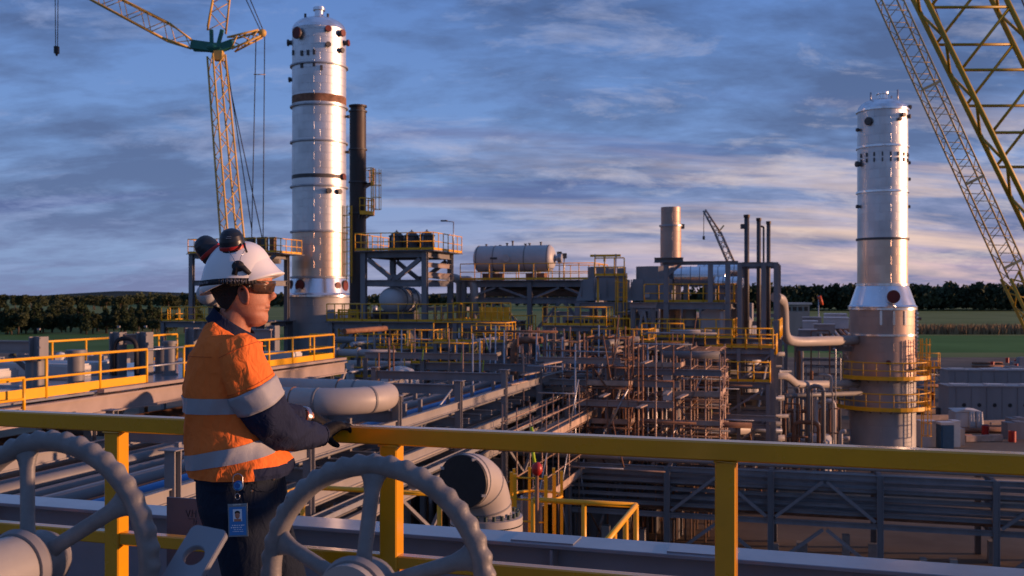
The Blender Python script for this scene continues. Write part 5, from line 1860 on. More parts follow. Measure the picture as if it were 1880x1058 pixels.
# ================================================================== module with V braces and sphere-headed vessel
g3 = Grid(668, 66.0)
z3 = lambda py, Y=66: zy(py, Y)
zt3, zd3 = z3(462), z3(590)
t = steel_frame(g3, [0, 4.15], [0, 4.8], [zt3 - .2, z3(520)], zt3, 'tall grey steel frame with V braces and three coil units on top', cd=.34, bd=.4)
for v in (0, 4.8):
    n0 = g3(2.08, v, z3(512))
    brace(t, g3(.3, v, zt3 - .5), n0 + g3.U * -.15, .26)
    brace(t, g3(3.85, v, zt3 - .5), n0 + g3.U * .15, .26)
    part(MB().box(n0, (.9, .06, .5), g3.rz), 'gusset', 'steel', t)
brace(t, g3(4.15, .3, zt3 - 1.6), g3(4.15, 4.5, z3(520) + .3), .16)
for z in (z3(487), z3(505)):
    part(MB().ibeam(g3(4.15, .2, z), g3(4.15, 4.6, z), .3, .2), 'beam', 'steel_pinkish', t)
deck(t, g3, -.5, 4.9, -.4, 5.2, zt3 + .03)
handrail([g3(-.45, 5.1, zt3 + .03), g3(-.45, -.35, zt3 + .03), g3(4.85, -.35, zt3 + .03), g3(4.85, 5.1, zt3 + .03)], 'yellow handrail round the three coil units', spacing=.9, r=.034)
for i, u in enumerate((1.35, 2.4, 3.45)):
    p = g3(u, 2.2, zt3 + .03)
    tt = thing('coil_unit', p, ('first', 'middle', 'last')[i] + ' dark coil unit on the V-braced frame ' + ('beside the black stack', 'between the other two', 'beside the lamp post')[i], 'coil unit')
    part(MB().lathe([(0, 1.25), (.3, 1.25), (.42, 1.0), (.42, .25), (.3, 0)], p, 20), 'drum', 'steel_dark', tt)
    for k in range(9):
        a = 2 * pi * k / 9
        q = p + Vector((.46 * cos(a), .46 * sin(a), 0))
        part(MB().tube(bend([q, q + Z3 * 1.1, p + Z3 * 1.35, p + Z3 * 1.45], .3, 3), .05, 6), 'coil_tube', 'steel_dark' if k % 3 else 'galv', tt)
    for z in (.3, .7, 1.05):
        part(MB().tube([p + Vector((.5 * cos(a), .5 * sin(a), z)) for a in [2 * pi * k / 16 for k in range(16)]], .045, 5, closed=True), 'hoop', 'steel_dark', tt)
# lower deck
t = steel_frame(g3, [-1.9, 1.5, 5.0], [-.8, 5.6], [zd3 - .25], zd3 - .1, 'lower steel deck carrying the white vessel under the V-braced frame', cd=.3, bd=.4)
deck(t, g3, -2.2, 5.3, -1.1, 5.9, zd3)
brace(t, g3(-1.9, -.8, zd3 - 2.6), g3(-.2, -.8, zd3 - .5), .22)
brace(t, g3(1.5, -.8, zd3 - 2.6), g3(-.1, -.8, zd3 - .5), .22)
brace(t, g3(5.0, -.8, zd3 - 2.6), g3(3.6, -.8, zd3 - .5), .2, 'steel_pinkish')
handrail([g3(-2.1, 5.8, zd3), g3(-2.1, -1.0, zd3), g3(5.2, -1.0, zd3), g3(5.2, 5.8, zd3)], 'yellow handrail of the deck under the V-braced frame', spacing=1.15, r=.036)
hc = g3(1.75, .4, zd3 + 1.35)
tt = thing('pressure_vessel', g3(1.75, 3, zd3), 'white round-headed vessel lying under the V braces', 'pressure vessel')
ax = (g3.V * 1.0 - g3.U * .12).normalized()
part(MB().lathe([(0, -.72)] + [(.82 * cos(rad(a)), -.72 * sin(rad(a))) for a in (80, 68, 55, 42, 28, 14, 0)], hc, 32, axis=ax), 'head', 'tank_white', tt)
part(MB().lathe([(.82, 0), (.82, 4.6), (.6, 5.0), (0, 5.1)], hc, 32, axis=ax), 'shell', 'tank_white', tt)
for d in (.8, 2.2, 3.8):
    part(MB().lathe([(.82, -.05), (.87, -.05), (.87, .05), (.82, .05)], hc + ax * d, 32, axis=ax), 'band', 'pipe_grey', tt)
for d in (1.0, 3.8):
    p = hc + ax * d
    part(MB().box((p.x, p.y, zd3 + .33), (.9, .3, .62), g3.rz), 'saddle', 'steel', tt)
part(MB().lathe([(0, .1), (.3, .1), (.3, -.4)], hc + ax * 3.0 + Z3 * .5 + g3.U * .6, 16, axis=g3.U), 'manway', 'pipe_blue', tt)
pipe([g3(5.6, 5.5, zd3 + .1), g3(5.6, 5.5, z3(512)), g3(4.2, 6.5, z3(512))], .28, 'pipe_pale', 'pale vertical pipe turning over beside the V-braced frame', rb=.8)
# yellow stair enclosure at the left
gs4 = Grid(622, 67)
tt = thing('stair_tower', gs4(.6, 0, 0), 'yellow panelled stair tower under the silver tower', 'stair tower')
for u in (0, 1.35):
    for v in (0, 1.6):
        part(MB().bar(gs4(u, v, 0), gs4(u, v, z3(568)), .12, .12, up=gs4.V), 'post', 'yellow', tt)
for k in range(10):
    z = z3(640) + k * .27
    part(MB().bar(gs4(.06, -.02, z), gs4(1.29, -.02, z), .03, .10), 'slat', 'yellow', tt)
    part(MB().bar(gs4(1.37, .06, z), gs4(1.37, 1.54, z), .03, .10), 'slat', 'yellow', tt)
for k in range(5):
    part(MB().bar(gs4(.2 + .24 * k, -.05, z3(640)), gs4(.2 + .24 * k, -.05, z3(568)), .05, .03), 'mesh_bar', 'yellow', tt)
# pipes and railed gantry in front of it
Yg = 56.0
gg = Grid(618, Yg)
pipe([gg(0, 0, zy(648, Yg)), gg(3.4, 0, zy(648, Yg))], .21, 'pipe_pale', 'short bright pipe above the low railed gantry', flanges=[(gg(1.3, 0, zy(648, Yg)), gg.U, 1.5), (gg(0.05, 0, zy(648, Yg)), gg.U, 1.4)])
one(MB().ibeam(gg(1.3, 0, 0), gg(1.3, 0, zy(648, Yg) - .22), .2, .2), 'pipe_support', 'steel', 'thin post under the short bright pipe', 'post')
pipe([gg(-.2, 1.5, zy(672, Yg)), gg(4.0, 1.5, zy(672, Yg))], .22, 'pipe_pale', 'pale pipe behind the low yellow handrail', flanges=[(gg(3.9, 1.5, zy(672, Yg)), gg.U, 1.3)])
zg_ = zy(692, Yg)
tt = steel_frame(gg, [0, 3.9], [0, 1.9], [zg_ - .2], zg_ - .05, 'low gantry with yellow handrail and pale pipes', cd=.2, bd=.25)
deck(tt, gg, -.2, 4.1, -.2, 2.1, zg_)
handrail([gg(-.1, -.15, zg_), gg(4.0, -.15, zg_)], 'yellow handrail of the low gantry with pale pipes', spacing=.75, r=.034)
wt = W(735, 690, 50)
tt = thing('covered_drum', (wt.x, wt.y, 7.0), 'drum wrapped in white sheet standing by the rack', 'wrapped drum')
rr = [[Vector((wt.x + (a_ + .07 * sin(5 * k)) * cos(2 * pi * k / 24), wt.y + (a_ + .05 * cos(3 * k)) * sin(2 * pi * k / 24), z)) for k in range(24)] for a_, z in ((.95, 7.0), (.95, 7.6), (.9, 8.0), (.6, 8.5), (.2, 8.65))]
part(MB().loft(rr), 'sheet', 'sheet_white', tt)
part(MB().tube([Vector((wt.x, wt.y, 0)), Vector((wt.x, wt.y, 7.0))], .5, 16), 'pedestal', 'concrete', tt)

# ================================================================== platform with the horizontal vessel
Yv = 70.0
g4 = Grid(852, Yv)
zv = zy(515, Yv)
t = steel_frame(g4, [0, 4.6, 8.8], [0, 4.2], [zv - .25, zy(552, Yv)], zv - .05, 'grey steel platform under the horizontal drum', cd=.3, bd=.4)
deck(t, g4, -.3, 9.1, -.3, 4.5, zv)
for (a, b) in ((.3, 2.2), (4.4, 2.5), (4.9, 6.6), (8.6, 7.0)):
    brace(t, g4(a, 0, zy(552, Yv) + .2), g4(b, 0, zv - .5), .14)
    brace(t, g4(a, 0, zy(610, Yv)), g4(b, 0, zy(556, Yv)), .18)
handrail([g4(-.2, -.2, zv), g4(9.0, -.2, zv)], 'yellow handrail in front of the horizontal drum', spacing=1.0, r=.034, kick=True)
handrail([g4(-.2, 4.4, zv), g4(9.0, 4.4, zv), g4(9.0, -.1, zv)], 'yellow handrail behind the horizontal drum', spacing=1.4, r=.034, kick=False)
hc = g4(.45, 2.0, zy(474, Yv))
Rv = .90
tt = thing('pressure_vessel', g4(3, 2, zv), 'grey horizontal drum with end nozzle on the railed platform', 'pressure vessel')
part(MB().lathe([(0, -.36)] + [(Rv * cos(rad(a)), -.36 * sin(rad(a))) for a in (80, 65, 50, 35, 20, 8, 0)] + [(Rv, 5.0)], hc, 36, axis=g4.U), 'shell', 'tank_white', tt)
part(MB().lathe([(Rv * cos(rad(a)), .42 * sin(rad(a))) for a in (0, 10, 22, 35, 50, 65, 80)] + [(0, .43)], hc + g4.U * 5.0, 36, axis=g4.U), 'end_cap', 'tank_white', tt)
nz = hc + g4.U * 5.35
part(MB().lathe([(.18, 0), (.18, .25), (.3, .25), (.3, .36), (.22, .36), (.3, .4), (.3, .52), (0, .52)], nz, 20, axis=g4.U), 'end_nozzle', 'galv', tt)
for d in (.0, 1.2, 3.4, 5.0):
    part(MB().lathe([(Rv, -.03), (Rv + .025, -.03), (Rv + .025, .03), (Rv, .03)], hc + g4.U * d, 36, axis=g4.U), 'weld_band', 'pipe_grey', tt)
for d in (1.0, 4.1):
    p = hc + g4.U * d
    part(MB().box((p.x, p.y, (zv + p.z - .5) / 2), (.28, 1.3, p.z - .5 - zv), g4.rz), 'saddle', 'steel_light', tt)
    part(MB().box((p.x, p.y, zv + .25), (1.3, .9, .5), g4.rz), 'plinth', 'rust', tt)
for d, h in ((.5, .12), (1.5, .05), (2.0, .18), (2.4, .32), (3.3, .12), (3.6, .15), (4.4, .22)):
    p = hc + g4.U * d + Z3 * (Rv - .05)
    part(MB().lathe([(.06, 0), (.06, h), (.10, h), (.10, h + .05), (0, h + .05)], p, 10), 'top_nozzle', 'steel_dark', tt)
p = hc + g4.U * 2.2 + g4.V * -Rv
part(MB().lathe([(0, .12), (.26, .12), (.26, -.1)], p, 16, axis=-g4.V), 'manway', 'tank_white', tt)
part(MB().box(hc + g4.U * 1.3 + g4.V * -(Rv + .01), (.5, .03, .14), g4.rz), 'name_plate', 'steel_dark', tt)
for (px, y0, y1) in ((1027, 512, 467), (1036, 512, 470)):
    p = W(px, y0, 72)
    p.z = zv
    tt = thing('floodlight', p, 'slim floodlight mast beside the end nozzle of the drum', 'floodlight', 'floodlight masts by the drum')
    part(MB().tube([p, Vector((p.x, p.y, zy(y1, 72)))], .05, 6), 'mast', 'galv', tt)
    part(MB().box((p.x, p.y, zy(y1, 72)), (.34, .3, .36)), 'lamp_head', 'steel_dark', tt)
pipe([g4(.6, 3.2, zy(535, Yv)), g4(7.5, 3.2, zy(535, Yv)), g4(8.2, 1.4, zy(545, Yv))], .35, 'pipe_grey', 'thick grey pipe slung under the drum platform')
pipe([g4(-.6, 1.0, zy(590, Yv)), g4(-.6, 1.0, zy(512, Yv)), g4(-1.5, 1.0, zy(508, Yv))], .3, 'pipe_pale', 'pale gooseneck pipe beside the drum platform', rb=.8)
gy = Grid(865, 62)
tt = steel_frame(gy, [-1.0, 2.4], [0, 3], [zy(592, 62) - .2], zy(592, 62), 'low frame with yellow panels under the drum platform', cd=.26, bd=.3)
deck(tt, gy, -1.2, 2.6, -.2, 3.2, zy(590, 62))
handrail([gy(-1.1, -.1, zy(590, 62)), gy(2.5, -.1, zy(590, 62))], 'yellow handrail under the drum platform', spacing=.6, r=.04)
for k in range(5):
    part(MB().box(gy(.6 + .38 * k, .3, zy(590, 62) + .45), (.34, .04, .8), gy.rz), 'yellow_panel', 'yellow', tt)
# lamp post above the coil units
p = g3(5.0, 3.0, zt3)
tt = thing('lamp_post', p, 'thin curved lamp post beside the coil units', 'lamp post')
part(MB().tube([p, p + Z3 * 2.0], .04, 6), 'mast', 'galv', tt)
part(MB().tube([p + Z3 * 2.0, p + Z3 * 2.05 + g3.U * -.55], .03, 6), 'arm', 'galv', tt)
part(MB().box(p + Z3 * 2.08 + g3.U * -.65, (.42, .2, .09), g3.rz), 'lamp_head', 'steel_dark', tt)

# ================================================================== frame behind the worker's head
g5 = Grid(352, 80.0)
z5 = lambda py: zy(py, 80)
t = steel_frame(g5, [0, 6.0], [0, 4.0], [z5(470), z5(520)], z5(466), 'grey steel frame behind the hard hat of the worker', cd=.34, bd=.4)
deck(t, g5, -.3, 7.4, -.3, 4.3, z5(466))
brace(t, g5(6.0, 0, z5(492)), g5(7.2, 0, z5(470)), .22)
handrail([g5(-.2, 4, z5(466)), g5(-.2, -.2, z5(466)), g5(7.3, -.2, z5(466)), g5(7.3, 4, z5(466))], 'yellow handrail on the frame behind the hard hat', spacing=.8, r=.036)
for k in range(6):
    p = g5(3.2 + .55 * k, 1.6 + .3 * (k % 2), z5(466))
    one(MB().box(p + Z3 * .6, (.4, .4, 1.2), g5.rz).box(p + Z3 * 1.25, (.5, .25, .1), g5.rz), 'cabinet', 'rust' if k % 2 else 'steel_dark', 'dark cabinet crowded behind the hard hat platform rail', 'cabinet', 'cabinets behind the hard hat')
tt = thing('pressure_vessel', g5(1.5, 1.5, z5(590)), 'white ball-headed vessel behind the nape of the worker', 'pressure vessel')
hc = g5(1.3, .2, z5(540))
part(MB().ball(hc, .88, 28), 'head', 'tank_white', tt)
part(MB().lathe([(.88, 0), (.88, 4)], hc, 28, axis=g5.V), 'shell', 'tank_white', tt)
for v in (.8, 3):
    part(MB().box(g5(1.3, v + .2, (z5(590) + z5(555)) / 2), (.8, .3, z5(555) - z5(590)), g5.rz), 'saddle', 'steel', tt)
t = steel_frame(g5, [-1.9, 1.7, 6.0], [-.9, 4.6], [z5(590) - .25], z5(590) - .05, 'low steel deck behind the shoulders of the worker', cd=.3, bd=.4)
deck(t, g5, -2.1, 6.4, -1.1, 4.8, z5(590))
handrail([g5(-2.0, 4.6, z5(590)), g5(-2.0, -1.0, z5(590)), g5(6.3, -1.0, z5(590))], 'yellow handrail on the low deck behind the shoulders', spacing=.75, r=.036)
pipe([g5(4.6, 1, z5(590)), g5(4.6, 1, z5(500)), g5(5.4, 1, z5(500)), g5(5.4, 1, z5(590))], .22, 'pipe_grey', 'grey inverted U pipe in front of the silver tower base', rb=.5)
pipe([g5(3.5, 2, z5(590)), g5(3.5, 2, z5(480)), g5(6.5, 2, z5(480))], .2, 'pipe_grey', 'grey angled pipe behind the face of the worker', rb=.5)
# ================================================================== big module on the right
Ym = 60.0
g6 = Grid(1420, Ym)
zm = lambda py, Y=Ym: zy(py, Y)
d1, d2, tz = zm(622), zm(556), zm(482)
t = steel_frame(g6, [-11.6, -9.0, -6.2, -2.6], [0, 5.5], [d1 - .2, d2 - .2], d2 - .05, 'grey two-deck steel module with hoods and white tanks', cd=.3, bd=.4)
deck(t, g6, -11.9, -2.2, -.4, 5.8, d1)
deck(t, g6, -11.9, -2.2, .4, 5.8, d2)
for u in (-6.2, -3.6, -2.6):
    part(MB().ibeam(g6(u, 0, d2), g6(u, 0, tz - .1), .28, .28, up=g6.V), 'column', 'steel', t)
part(MB().ibeam(g6(-6.4, 0, tz), g6(-2.0, 0, tz), .22, .2), 'beam', 'steel', t)
part(MB().ibeam(g6(-6.9, 0, zm(476)), g6(-5.2, 0, zm(476)), .3, .6), 'beam', 'steel', t)
brace(t, g6(-6.2, 0, zm(506)), g6(-5.2, 0, zm(480)), .16)
# pale trestle under the hoods
tt = thing('trestle', g6(-7.3, -.6, 0), 'pale A-frame trestle at the foot of the module hoods', 'trestle')
part(MB().ibeam(g6(-8.1, -.6, 0), g6(-8.1, -.6, zm(566)), .26, .26), 'leg', 'steel_light', tt)
part(MB().ibeam(g6(-6.9, -.6, 0), g6(-6.9, -.6, zm(566)), .26, .26), 'leg', 'steel_light', tt)
part(MB().ibeam(g6(-8.3, -.6, zm(566) + .16), g6(-6.7, -.6, zm(566) + .16), .32, .26), 'cap_beam', 'steel_pinkish', tt)
brace(tt, g6(-7.95, -.6, zm(640)), g6(-7.5, -.6, zm(572)), .14, 'steel_light')
brace(tt, g6(-7.05, -.6, zm(640)), g6(-7.45, -.6, zm(572)), .14, 'steel_light')
handrail([g6(-11.8, -.3, d1), g6(-2.3, -.3, d1), g6(-2.3, 5.7, d1)], 'yellow handrail on the lower deck of the module', spacing=.95, r=.036)
handrail([g6(-7.6, .5, d2), g6(-2.3, .5, d2), g6(-2.3, 5.7, d2)], 'yellow handrail on the upper deck of the module', spacing=.9, r=.036)
# hoods: tapered plenum below, faceted drum on top
for i, (u, w, lab) in enumerate(((-10.5, 2.7, 'grey tapered hood with faceted drum at the module edge'), (-7.4, 2.6, 'grey tapered hood with faceted drum under the short stack'))):
    b = g6(u, 3.2, d2)
    tt = thing('fan_hood', b, lab, 'fan hood')
    q = lambda a, v_, z: g6(u + a, 3.2 + v_, z)
    zb, zc_, ztp = d2 + .1, zm(512, 63), zm(488, 63)
    lowr = [q(-w * .58, -1.6, zb), q(w * .5, -1.6, zb), q(w * .5, 1.6, zb), q(-w * .58, 1.6, zb)]
    upr = [q(-w * .42, -1.4, zc_), q(w * .5, -1.4, zc_), q(w * .5, 1.4, zc_), q(-w * .42, 1.4, zc_)]
    part(MB().add(lowr + upr, [(3, 2, 1, 0), (4, 5, 6, 7), (0, 1, 5, 4), (1, 2, 6, 5), (2, 3, 7, 6), (3, 0, 4, 7)]), 'plenum', 'container', tt)
    part(MB().lathe([(1.22, zc_ + .003), (1.22, ztp), (1.05, ztp), (1.05, ztp - .3), (0, ztp - .3)], Vector((b.x, b.y, 0)) + g6.U * .1, 12, smooth=False), 'drum', 'container', tt)
    for k in range(4):
        a_ = -w * .45 + k * w * .3
        part(MB().box(q(a_, -1.61, (zb + zc_) / 2 + .1), (.06, .05, (zc_ - zb) * .8), g6.rz), 'rib', 'steel', tt)
    part(MB().box(q(-.2, -1.66, zb + .35), (.35, .06, .3), g6.rz), 'vent_cover', 'tank_white', tt)
# yellow ladder and stage in front of the hoods
ladder_cage(g6(-8.9, .3, d1), zm(500), -g6.V, 'yellow caged ladder in front of the module hoods', cage_from=.6)
gq = g6(-9.6, .3, zm(507))
tt = thing('access_platform', gq, 'yellow stage high in front of the module hoods', 'platform')
part(MB().box(gq, (1.9, 1.0, .06), g6.rz), 'deck', 'grating', tt)
for u in (-10.4, -8.8):
    part(MB().bar(g6(u, .3, d2), g6(u, .3, zm(508)), .12, .12), 'post', 'yellow', tt)
handrail([g6(-10.5, -.15, zm(507) + .04), g6(-8.7, -.15, zm(507) + .04)], 'yellow handrail of the stage in front of the hoods', spacing=.6, r=.04)
tt = thing('lifting_gantry', g6(-9.9, .9, zm(507)), 'thin lifting gantry standing above the module hoods', 'gantry')
for u in (-10.7, -9.4):
    part(MB().tube([g6(u, .9, d2), g6(u, .9, zm(462))], .05, 6), 'post', 'galv', tt)
part(MB().bar(g6(-11.0, .9, zm(465)), g6(-9.1, .9, zm(465)), .08, .14), 'runway_beam', 'yellow', tt)
part(MB().box(g6(-10.1, .9, zm(472)), (.14, .14, .3), g6.rz), 'hoist', 'white_paint', tt)
# the short silver stack
Yk = 66.0
c = Vector((W(1231.5, 545, Yk).x, Yk, 0))
t = thing('stack', c, 'short fat pale stack catching the sunset above the module', 'stack')
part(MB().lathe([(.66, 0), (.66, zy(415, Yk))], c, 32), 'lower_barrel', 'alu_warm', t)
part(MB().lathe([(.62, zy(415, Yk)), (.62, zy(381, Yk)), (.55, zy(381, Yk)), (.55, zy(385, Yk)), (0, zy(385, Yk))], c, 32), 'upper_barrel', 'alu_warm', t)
part(MB().lathe([(.62, -.05), (.74, -.05), (.74, .05), (.62, .05)], (c.x, c.y, zy(415, Yk)), 32), 'ring', 'galv', t)
part(MB().box((c.x + .75, c.y, zy(416, Yk)), (.2, .3, .3)), 'lug', 'steel_dark', t)
# round silver ducts
for i, (px0, px1, py, r, y_) in enumerate(((1235, 1335, 508, .62, 64.5), (1280, 1362, 497, .45, 66.5), (1312, 1365, 520, .40, 63.2))):
    a, b = W(px0, py, y_), W(px1, py, y_ - .7)
    tt = thing('silver_duct', (a.x, a.y, d2), ('long silver banded duct on the upper module deck', 'higher silver duct behind the banded duct', 'short silver duct ending by the tall black pipes')[i], 'duct')
    ax = (b - a).normalized()
    L = (b - a).length
    part(MB().lathe([(0, 0), (r * .8, .02), (r, .12), (r, L - .12), (r * .8, L - .02), (0, L)], a, 24, axis=ax), 'barrel', 'alu_bright', tt)
    for k in range(1, 6):
        part(MB().lathe([(r, -.03), (r + .03, -.03), (r + .03, .03), (r, .03)], a + ax * (L * k / 6), 24, axis=ax), 'band', 'galv', tt)
    for k in (1.5, 4.5):
        p = a + ax * (L * k / 6)
        part(MB().box((p.x, p.y, (d2 + p.z - r * .8) / 2), (.3, .5, p.z - r * .8 - d2), g6.rz), 'saddle', 'steel', tt)
# white house tank and other equipment on the lower deck
tt = thing('white_cabin', g6(-3.5, 2.2, d1), 'white equipment cabin with sloping roof on the module lower deck', 'cabin')
a0, b0_ = 1.3, 1.1
q = lambda a, v_, z: g6(-3.6 + a, 2.2 + v_, d1 + z)
part(MB().box(q(0, 0, .75), (a0, b0_ * 2, 1.5), g6.rz), 'wall', 'white_paint', tt)
part(MB().add([q(-.7, -1.15, 1.5), q(.7, -1.15, 1.5), q(.7, 1.15, 1.5), q(-.7, 1.15, 1.5), q(0, -1.15, 1.85), q(0, 1.15, 1.85)], [(0, 1, 4), (2, 3, 5), (0, 4, 5, 3), (1, 2, 5, 4), (3, 2, 1, 0)]), 'roof', 'white_paint', tt)
for (u, v, r, h, lab) in ((-5.1, 2.5, .42, 1.75, 'upright white tank beside the white cabin'), (-2.9, .4, .2, 1.5, 'slim upright white bottle by the deck corner')):
    p = g6(u, v, d1)
    tt = thing('upright_tank', p, lab, 'tank')
    part(MB().lathe([(r, 0), (r, h), (r * .7, h + r * .4), (0, h + r * .5)], p, 20), 'shell', 'white_paint', tt)
    part(MB().lathe([(r * .2, h + r * .4), (r * .2, h + r)], p, 8), 'top_nozzle', 'steel_dark', tt)
for k in range(14):
    u, v = -11 + 8.4 * rnd.random(), rnd.uniform(.8, 5)
    p = g6(u, v, d1)
    h = rnd.uniform(.6, 1.5)
    s_ = rnd.uniform(.35, .8)
    one(MB().box(p + Z3 * h / 2, (s_, s_ * .8, h), g6.rz).box(p + Z3 * (h + .05), (s_ * .5, s_ * .4, .1), g6.rz), 'equipment_box', rnd.choice(('steel', 'container', 'rust')), 'equipment box half hidden under the module upper deck', 'equipment box', 'boxes on the module lower deck')
# right-hand end frame with the tall black pipes
gr = Grid(1420, 60.0)
t = steel_frame(gr, [-1.9, -.55, .15], [-.2, 2.6, 5.4], [d1 - .1, d1 - 2.8, d1 - 5.4, 1.8, tz - .1], tz, 'narrow grey end frame with tall dark pipes beside the silver tower', cd=.26, bd=.24)
for k, (v, ) in enumerate(((-.2,), (2.6,))):
    for z in (d1 - 2.6, d1 - 5.2):
        brace(t, gr(.15, v + .2, z - 2.3), gr(.15, v + 2.6, z - .2), .12, 'steel_light')
deck(t, gr, -2.1, .4, -.4, 5.6, d1 - .0)
handrail([gr(-.1, -.3, d1), gr(.35, -.3, d1), gr(.35, 5.5, d1)], 'yellow handrail wrapped round the narrow end frame', spacing=.9, r=.036)
for i, (px, py, r) in enumerate(((1371, 396, .15), (1393, 402, .13), (1411, 408, .12), (1402, 417, .06))):
    p = W(px, 545, 61.0 + .4 * i)
    lab = ('tallest dark vent pipe of the narrow end frame, with a side knob', 'middle dark vent pipe of the narrow end frame', 'dark vent pipe at the tower side of the end frame', 'thin hooked vent pipe among the dark vent pipes')[i]
    tt = thing('vent_pipe', (p.x, p.y, d1), lab, 'pipe')
    part(MB().tube([(p.x, p.y, d1), (p.x, p.y, zy(py, p.y))], r, 12), 'barrel', 'steel_dark', tt)
    if i < 3:
        part(MB().lathe([(r * 1.25, -.12), (r * 1.25, .05), (0, .05)], (p.x, p.y, zy(py, p.y)), 12), 'cap', 'black_steel', tt)
    if i == 0:
        part(MB().box((p.x - .2, p.y, zy(416, p.y)), (.3, .25, .28)), 'side_knob', 'steel_dark', tt)
    if i == 3:
        part(MB().tube([(p.x, p.y, zy(py, p.y)), (p.x - .25, p.y, zy(py - 2, p.y))], r, 8), 'hook', 'steel_dark', tt)
for i in range(7):
    z = 1.0 + i * 1.25
    pipe([gr(-1.6 + .2 * (i % 3), .5 + .6 * (i % 4), z), gr(.6 + .2 * (i % 2), .6 + .6 * (i % 4), z + .1)], .12 + .03 * (i % 3), 'pipe_pale', 'short pale branch pipe poking through the narrow end frame', 'branch pipes in the end frame')
# pipes that join the end frame to the tower
tx_ = W(1568, 545, 75).x + .4
P0 = W(1436, 552, 66)
pipe([W(1424, 546, 64), W(1438, 552, 67), W(1440, 622, 68.5), W(1462, 628, 70), (tx_, 74.6, zy(624, 74.6))], .33, 'pipe_pale', 'large pale pipe dropping from the module and running into the tower', rb=1.1, n=18)
pipe([W(1388, 742, 61), W(1424, 684, 63.5), W(1446, 692, 67), W(1462, 706, 70), (tx_, 74.4, zy(705, 74.4))], .26, 'pipe_pale', 'pale pipe with a hump entering the tower at mid height', rb=.8, n=16)
pipe([W(1416, 682, 62), W(1452, 682, 66)], .07, 'galv', 'thin straight pipe by the humped pipe', n=8)
pipe([W(1440, 727, 66), (tx_ - .5, 73, zy(722, 73))], .15, 'pipe_grey', 'grey pipe under the humped tower pipe')
pipe([W(1508, 738, 69), W(1531, 735, 69), W(1531, 735, 69) * 1 + Vector((0, 0, -(W(1531, 735, 69).z)))], .16, 'pipe_pale', 'pale pipe hooking down to the ground by the tower', rb=.6)
pipe([W(1496, 705, 69.5), W(1496, 790, 69.5)], .13, 'pipe_pale', 'short pale riser between tower and module')
pipe([W(1255, 788, 57), W(1374, 789, 58)], .28, 'pipe_pale', 'thick pale pipe low between the scaffold and end frame', n=14)
for u in (-3.2, -1.6):
    one(MB().box(g6(u, -2.3, 1.9), (.25, .3, 3.8), g6.rz), 'pipe_pedestal', 'concrete', 'pedestal under the thick pale pipe by the scaffold', 'pedestal', 'pedestals of the thick pipe')
one(MB().tube([W(1304, 735, 57), W(1308, 790, 57)], .05, 6), 'yellow_tube', 'lime_tape', 'lone yellow tube standing by the thick pale pipe', 'tube')
p = W(1500, 820, 68)
tt = thing('upright_tank', (p.x, p.y, 0), 'short pale tank on the ground between tower and module', 'tank')
part(MB().lathe([(1.05, 0), (1.05, 2.6), (.8, 2.95), (0, 3.05)], (p.x, p.y, 0), 28), 'shell', 'tank_white', tt)
part(MB().lathe([(1.05, -.04), (1.09, -.04), (1.09, .04), (1.05, .04)], (p.x, p.y, 1.4), 28), 'band', 'pipe_grey', tt)
# under the module: dark pipework
for i in range(26):
    u, v = -11.5 + rnd.random() * 9, rnd.uniform(-.5, 4)
    z = rnd.uniform(2.0, 8.6)
    r = rnd.choice((.08, .12, .18))
    mt_ = rnd.choice(('pipe_grey', 'pipe_pale', 'steel', 'rust'))
    if i % 3:
        pts = [g6(u, v, z), g6(u + rnd.uniform(1.5, 4), v, z)]
    else:
        pts = [g6(u, v, 0), g6(u, v, z), g6(u + rnd.uniform(.5, 1.5), v, z)]
    pipe(pts, r, mt_, {'pipe_grey': 'grey', 'pipe_pale': 'pale', 'steel': 'dark grey', 'rust': 'rusty'}[mt_] + ' small bore pipe in the tangle under the module', 'small pipes under the module ' + mt_, n=8, name='small_pipe')
one(MB().box(g6(-6.6, 3.5, 4.2), (9.5, 3.5, 8.4), g6.rz), 'equipment_block', 'steel_dark', 'dark equipment block under the module decks', 'equipment')  # one solid dark box fills the space under the decks

# ================================================================== rack running away behind the tower
gb = Grid(1462, 76.0)
t = thing('pipe_rack', gb(2.4, 25, 0), 'distant pipe rack running away between module and silver tower', 'pipe rack')
for k in range(9):
    for u in (0, 4.8):
        part(MB().ibeam(gb(u, 6 * k, 0), gb(u, 6 * k, 8.4), .26, .26), 'column', 'scaffold', t)
    for z in ((8.2, 4.6) if k % 2 == 0 else (8.2,)):
        part(MB().ibeam(gb(0, 6 * k, z), gb(4.8, 6 * k, z), .32, .2), 'cross_beam', 'steel', t)
    if k < 8:
        for u in (0, 4.8):
            for z in (7.6, 5.6):
                part(MB().ibeam(gb(u, 6 * k + .14, z), gb(u, 6 * k + 5.86, z), .3, .2), 'side_beam', 'steel_pinkish', t)
        for j in range(4):
            part(MB().bar(gb(4.95, 6 * k + j * 1.5, 2.0), gb(4.95, 6 * k + j * 1.5, 8.6), .08, .08), 'mullion', 'scaffold', t)
for i in range(9):
    u = .4 + .5 * i
    pipe([gb(u, -.5, 8.5 + .1 * (i % 2)), gb(u, 49, 8.5 + .1 * (i % 2))], .14, ('pipe_pale', 'rust', 'pipe_grey')[i % 3], ('pale', 'rusty', 'grey')[i % 3] + ' pipe along the top of the distant rack', ('pale', 'rusty', 'grey')[i % 3] + ' pipes on the distant rack', n=6, name='rack_pipe')
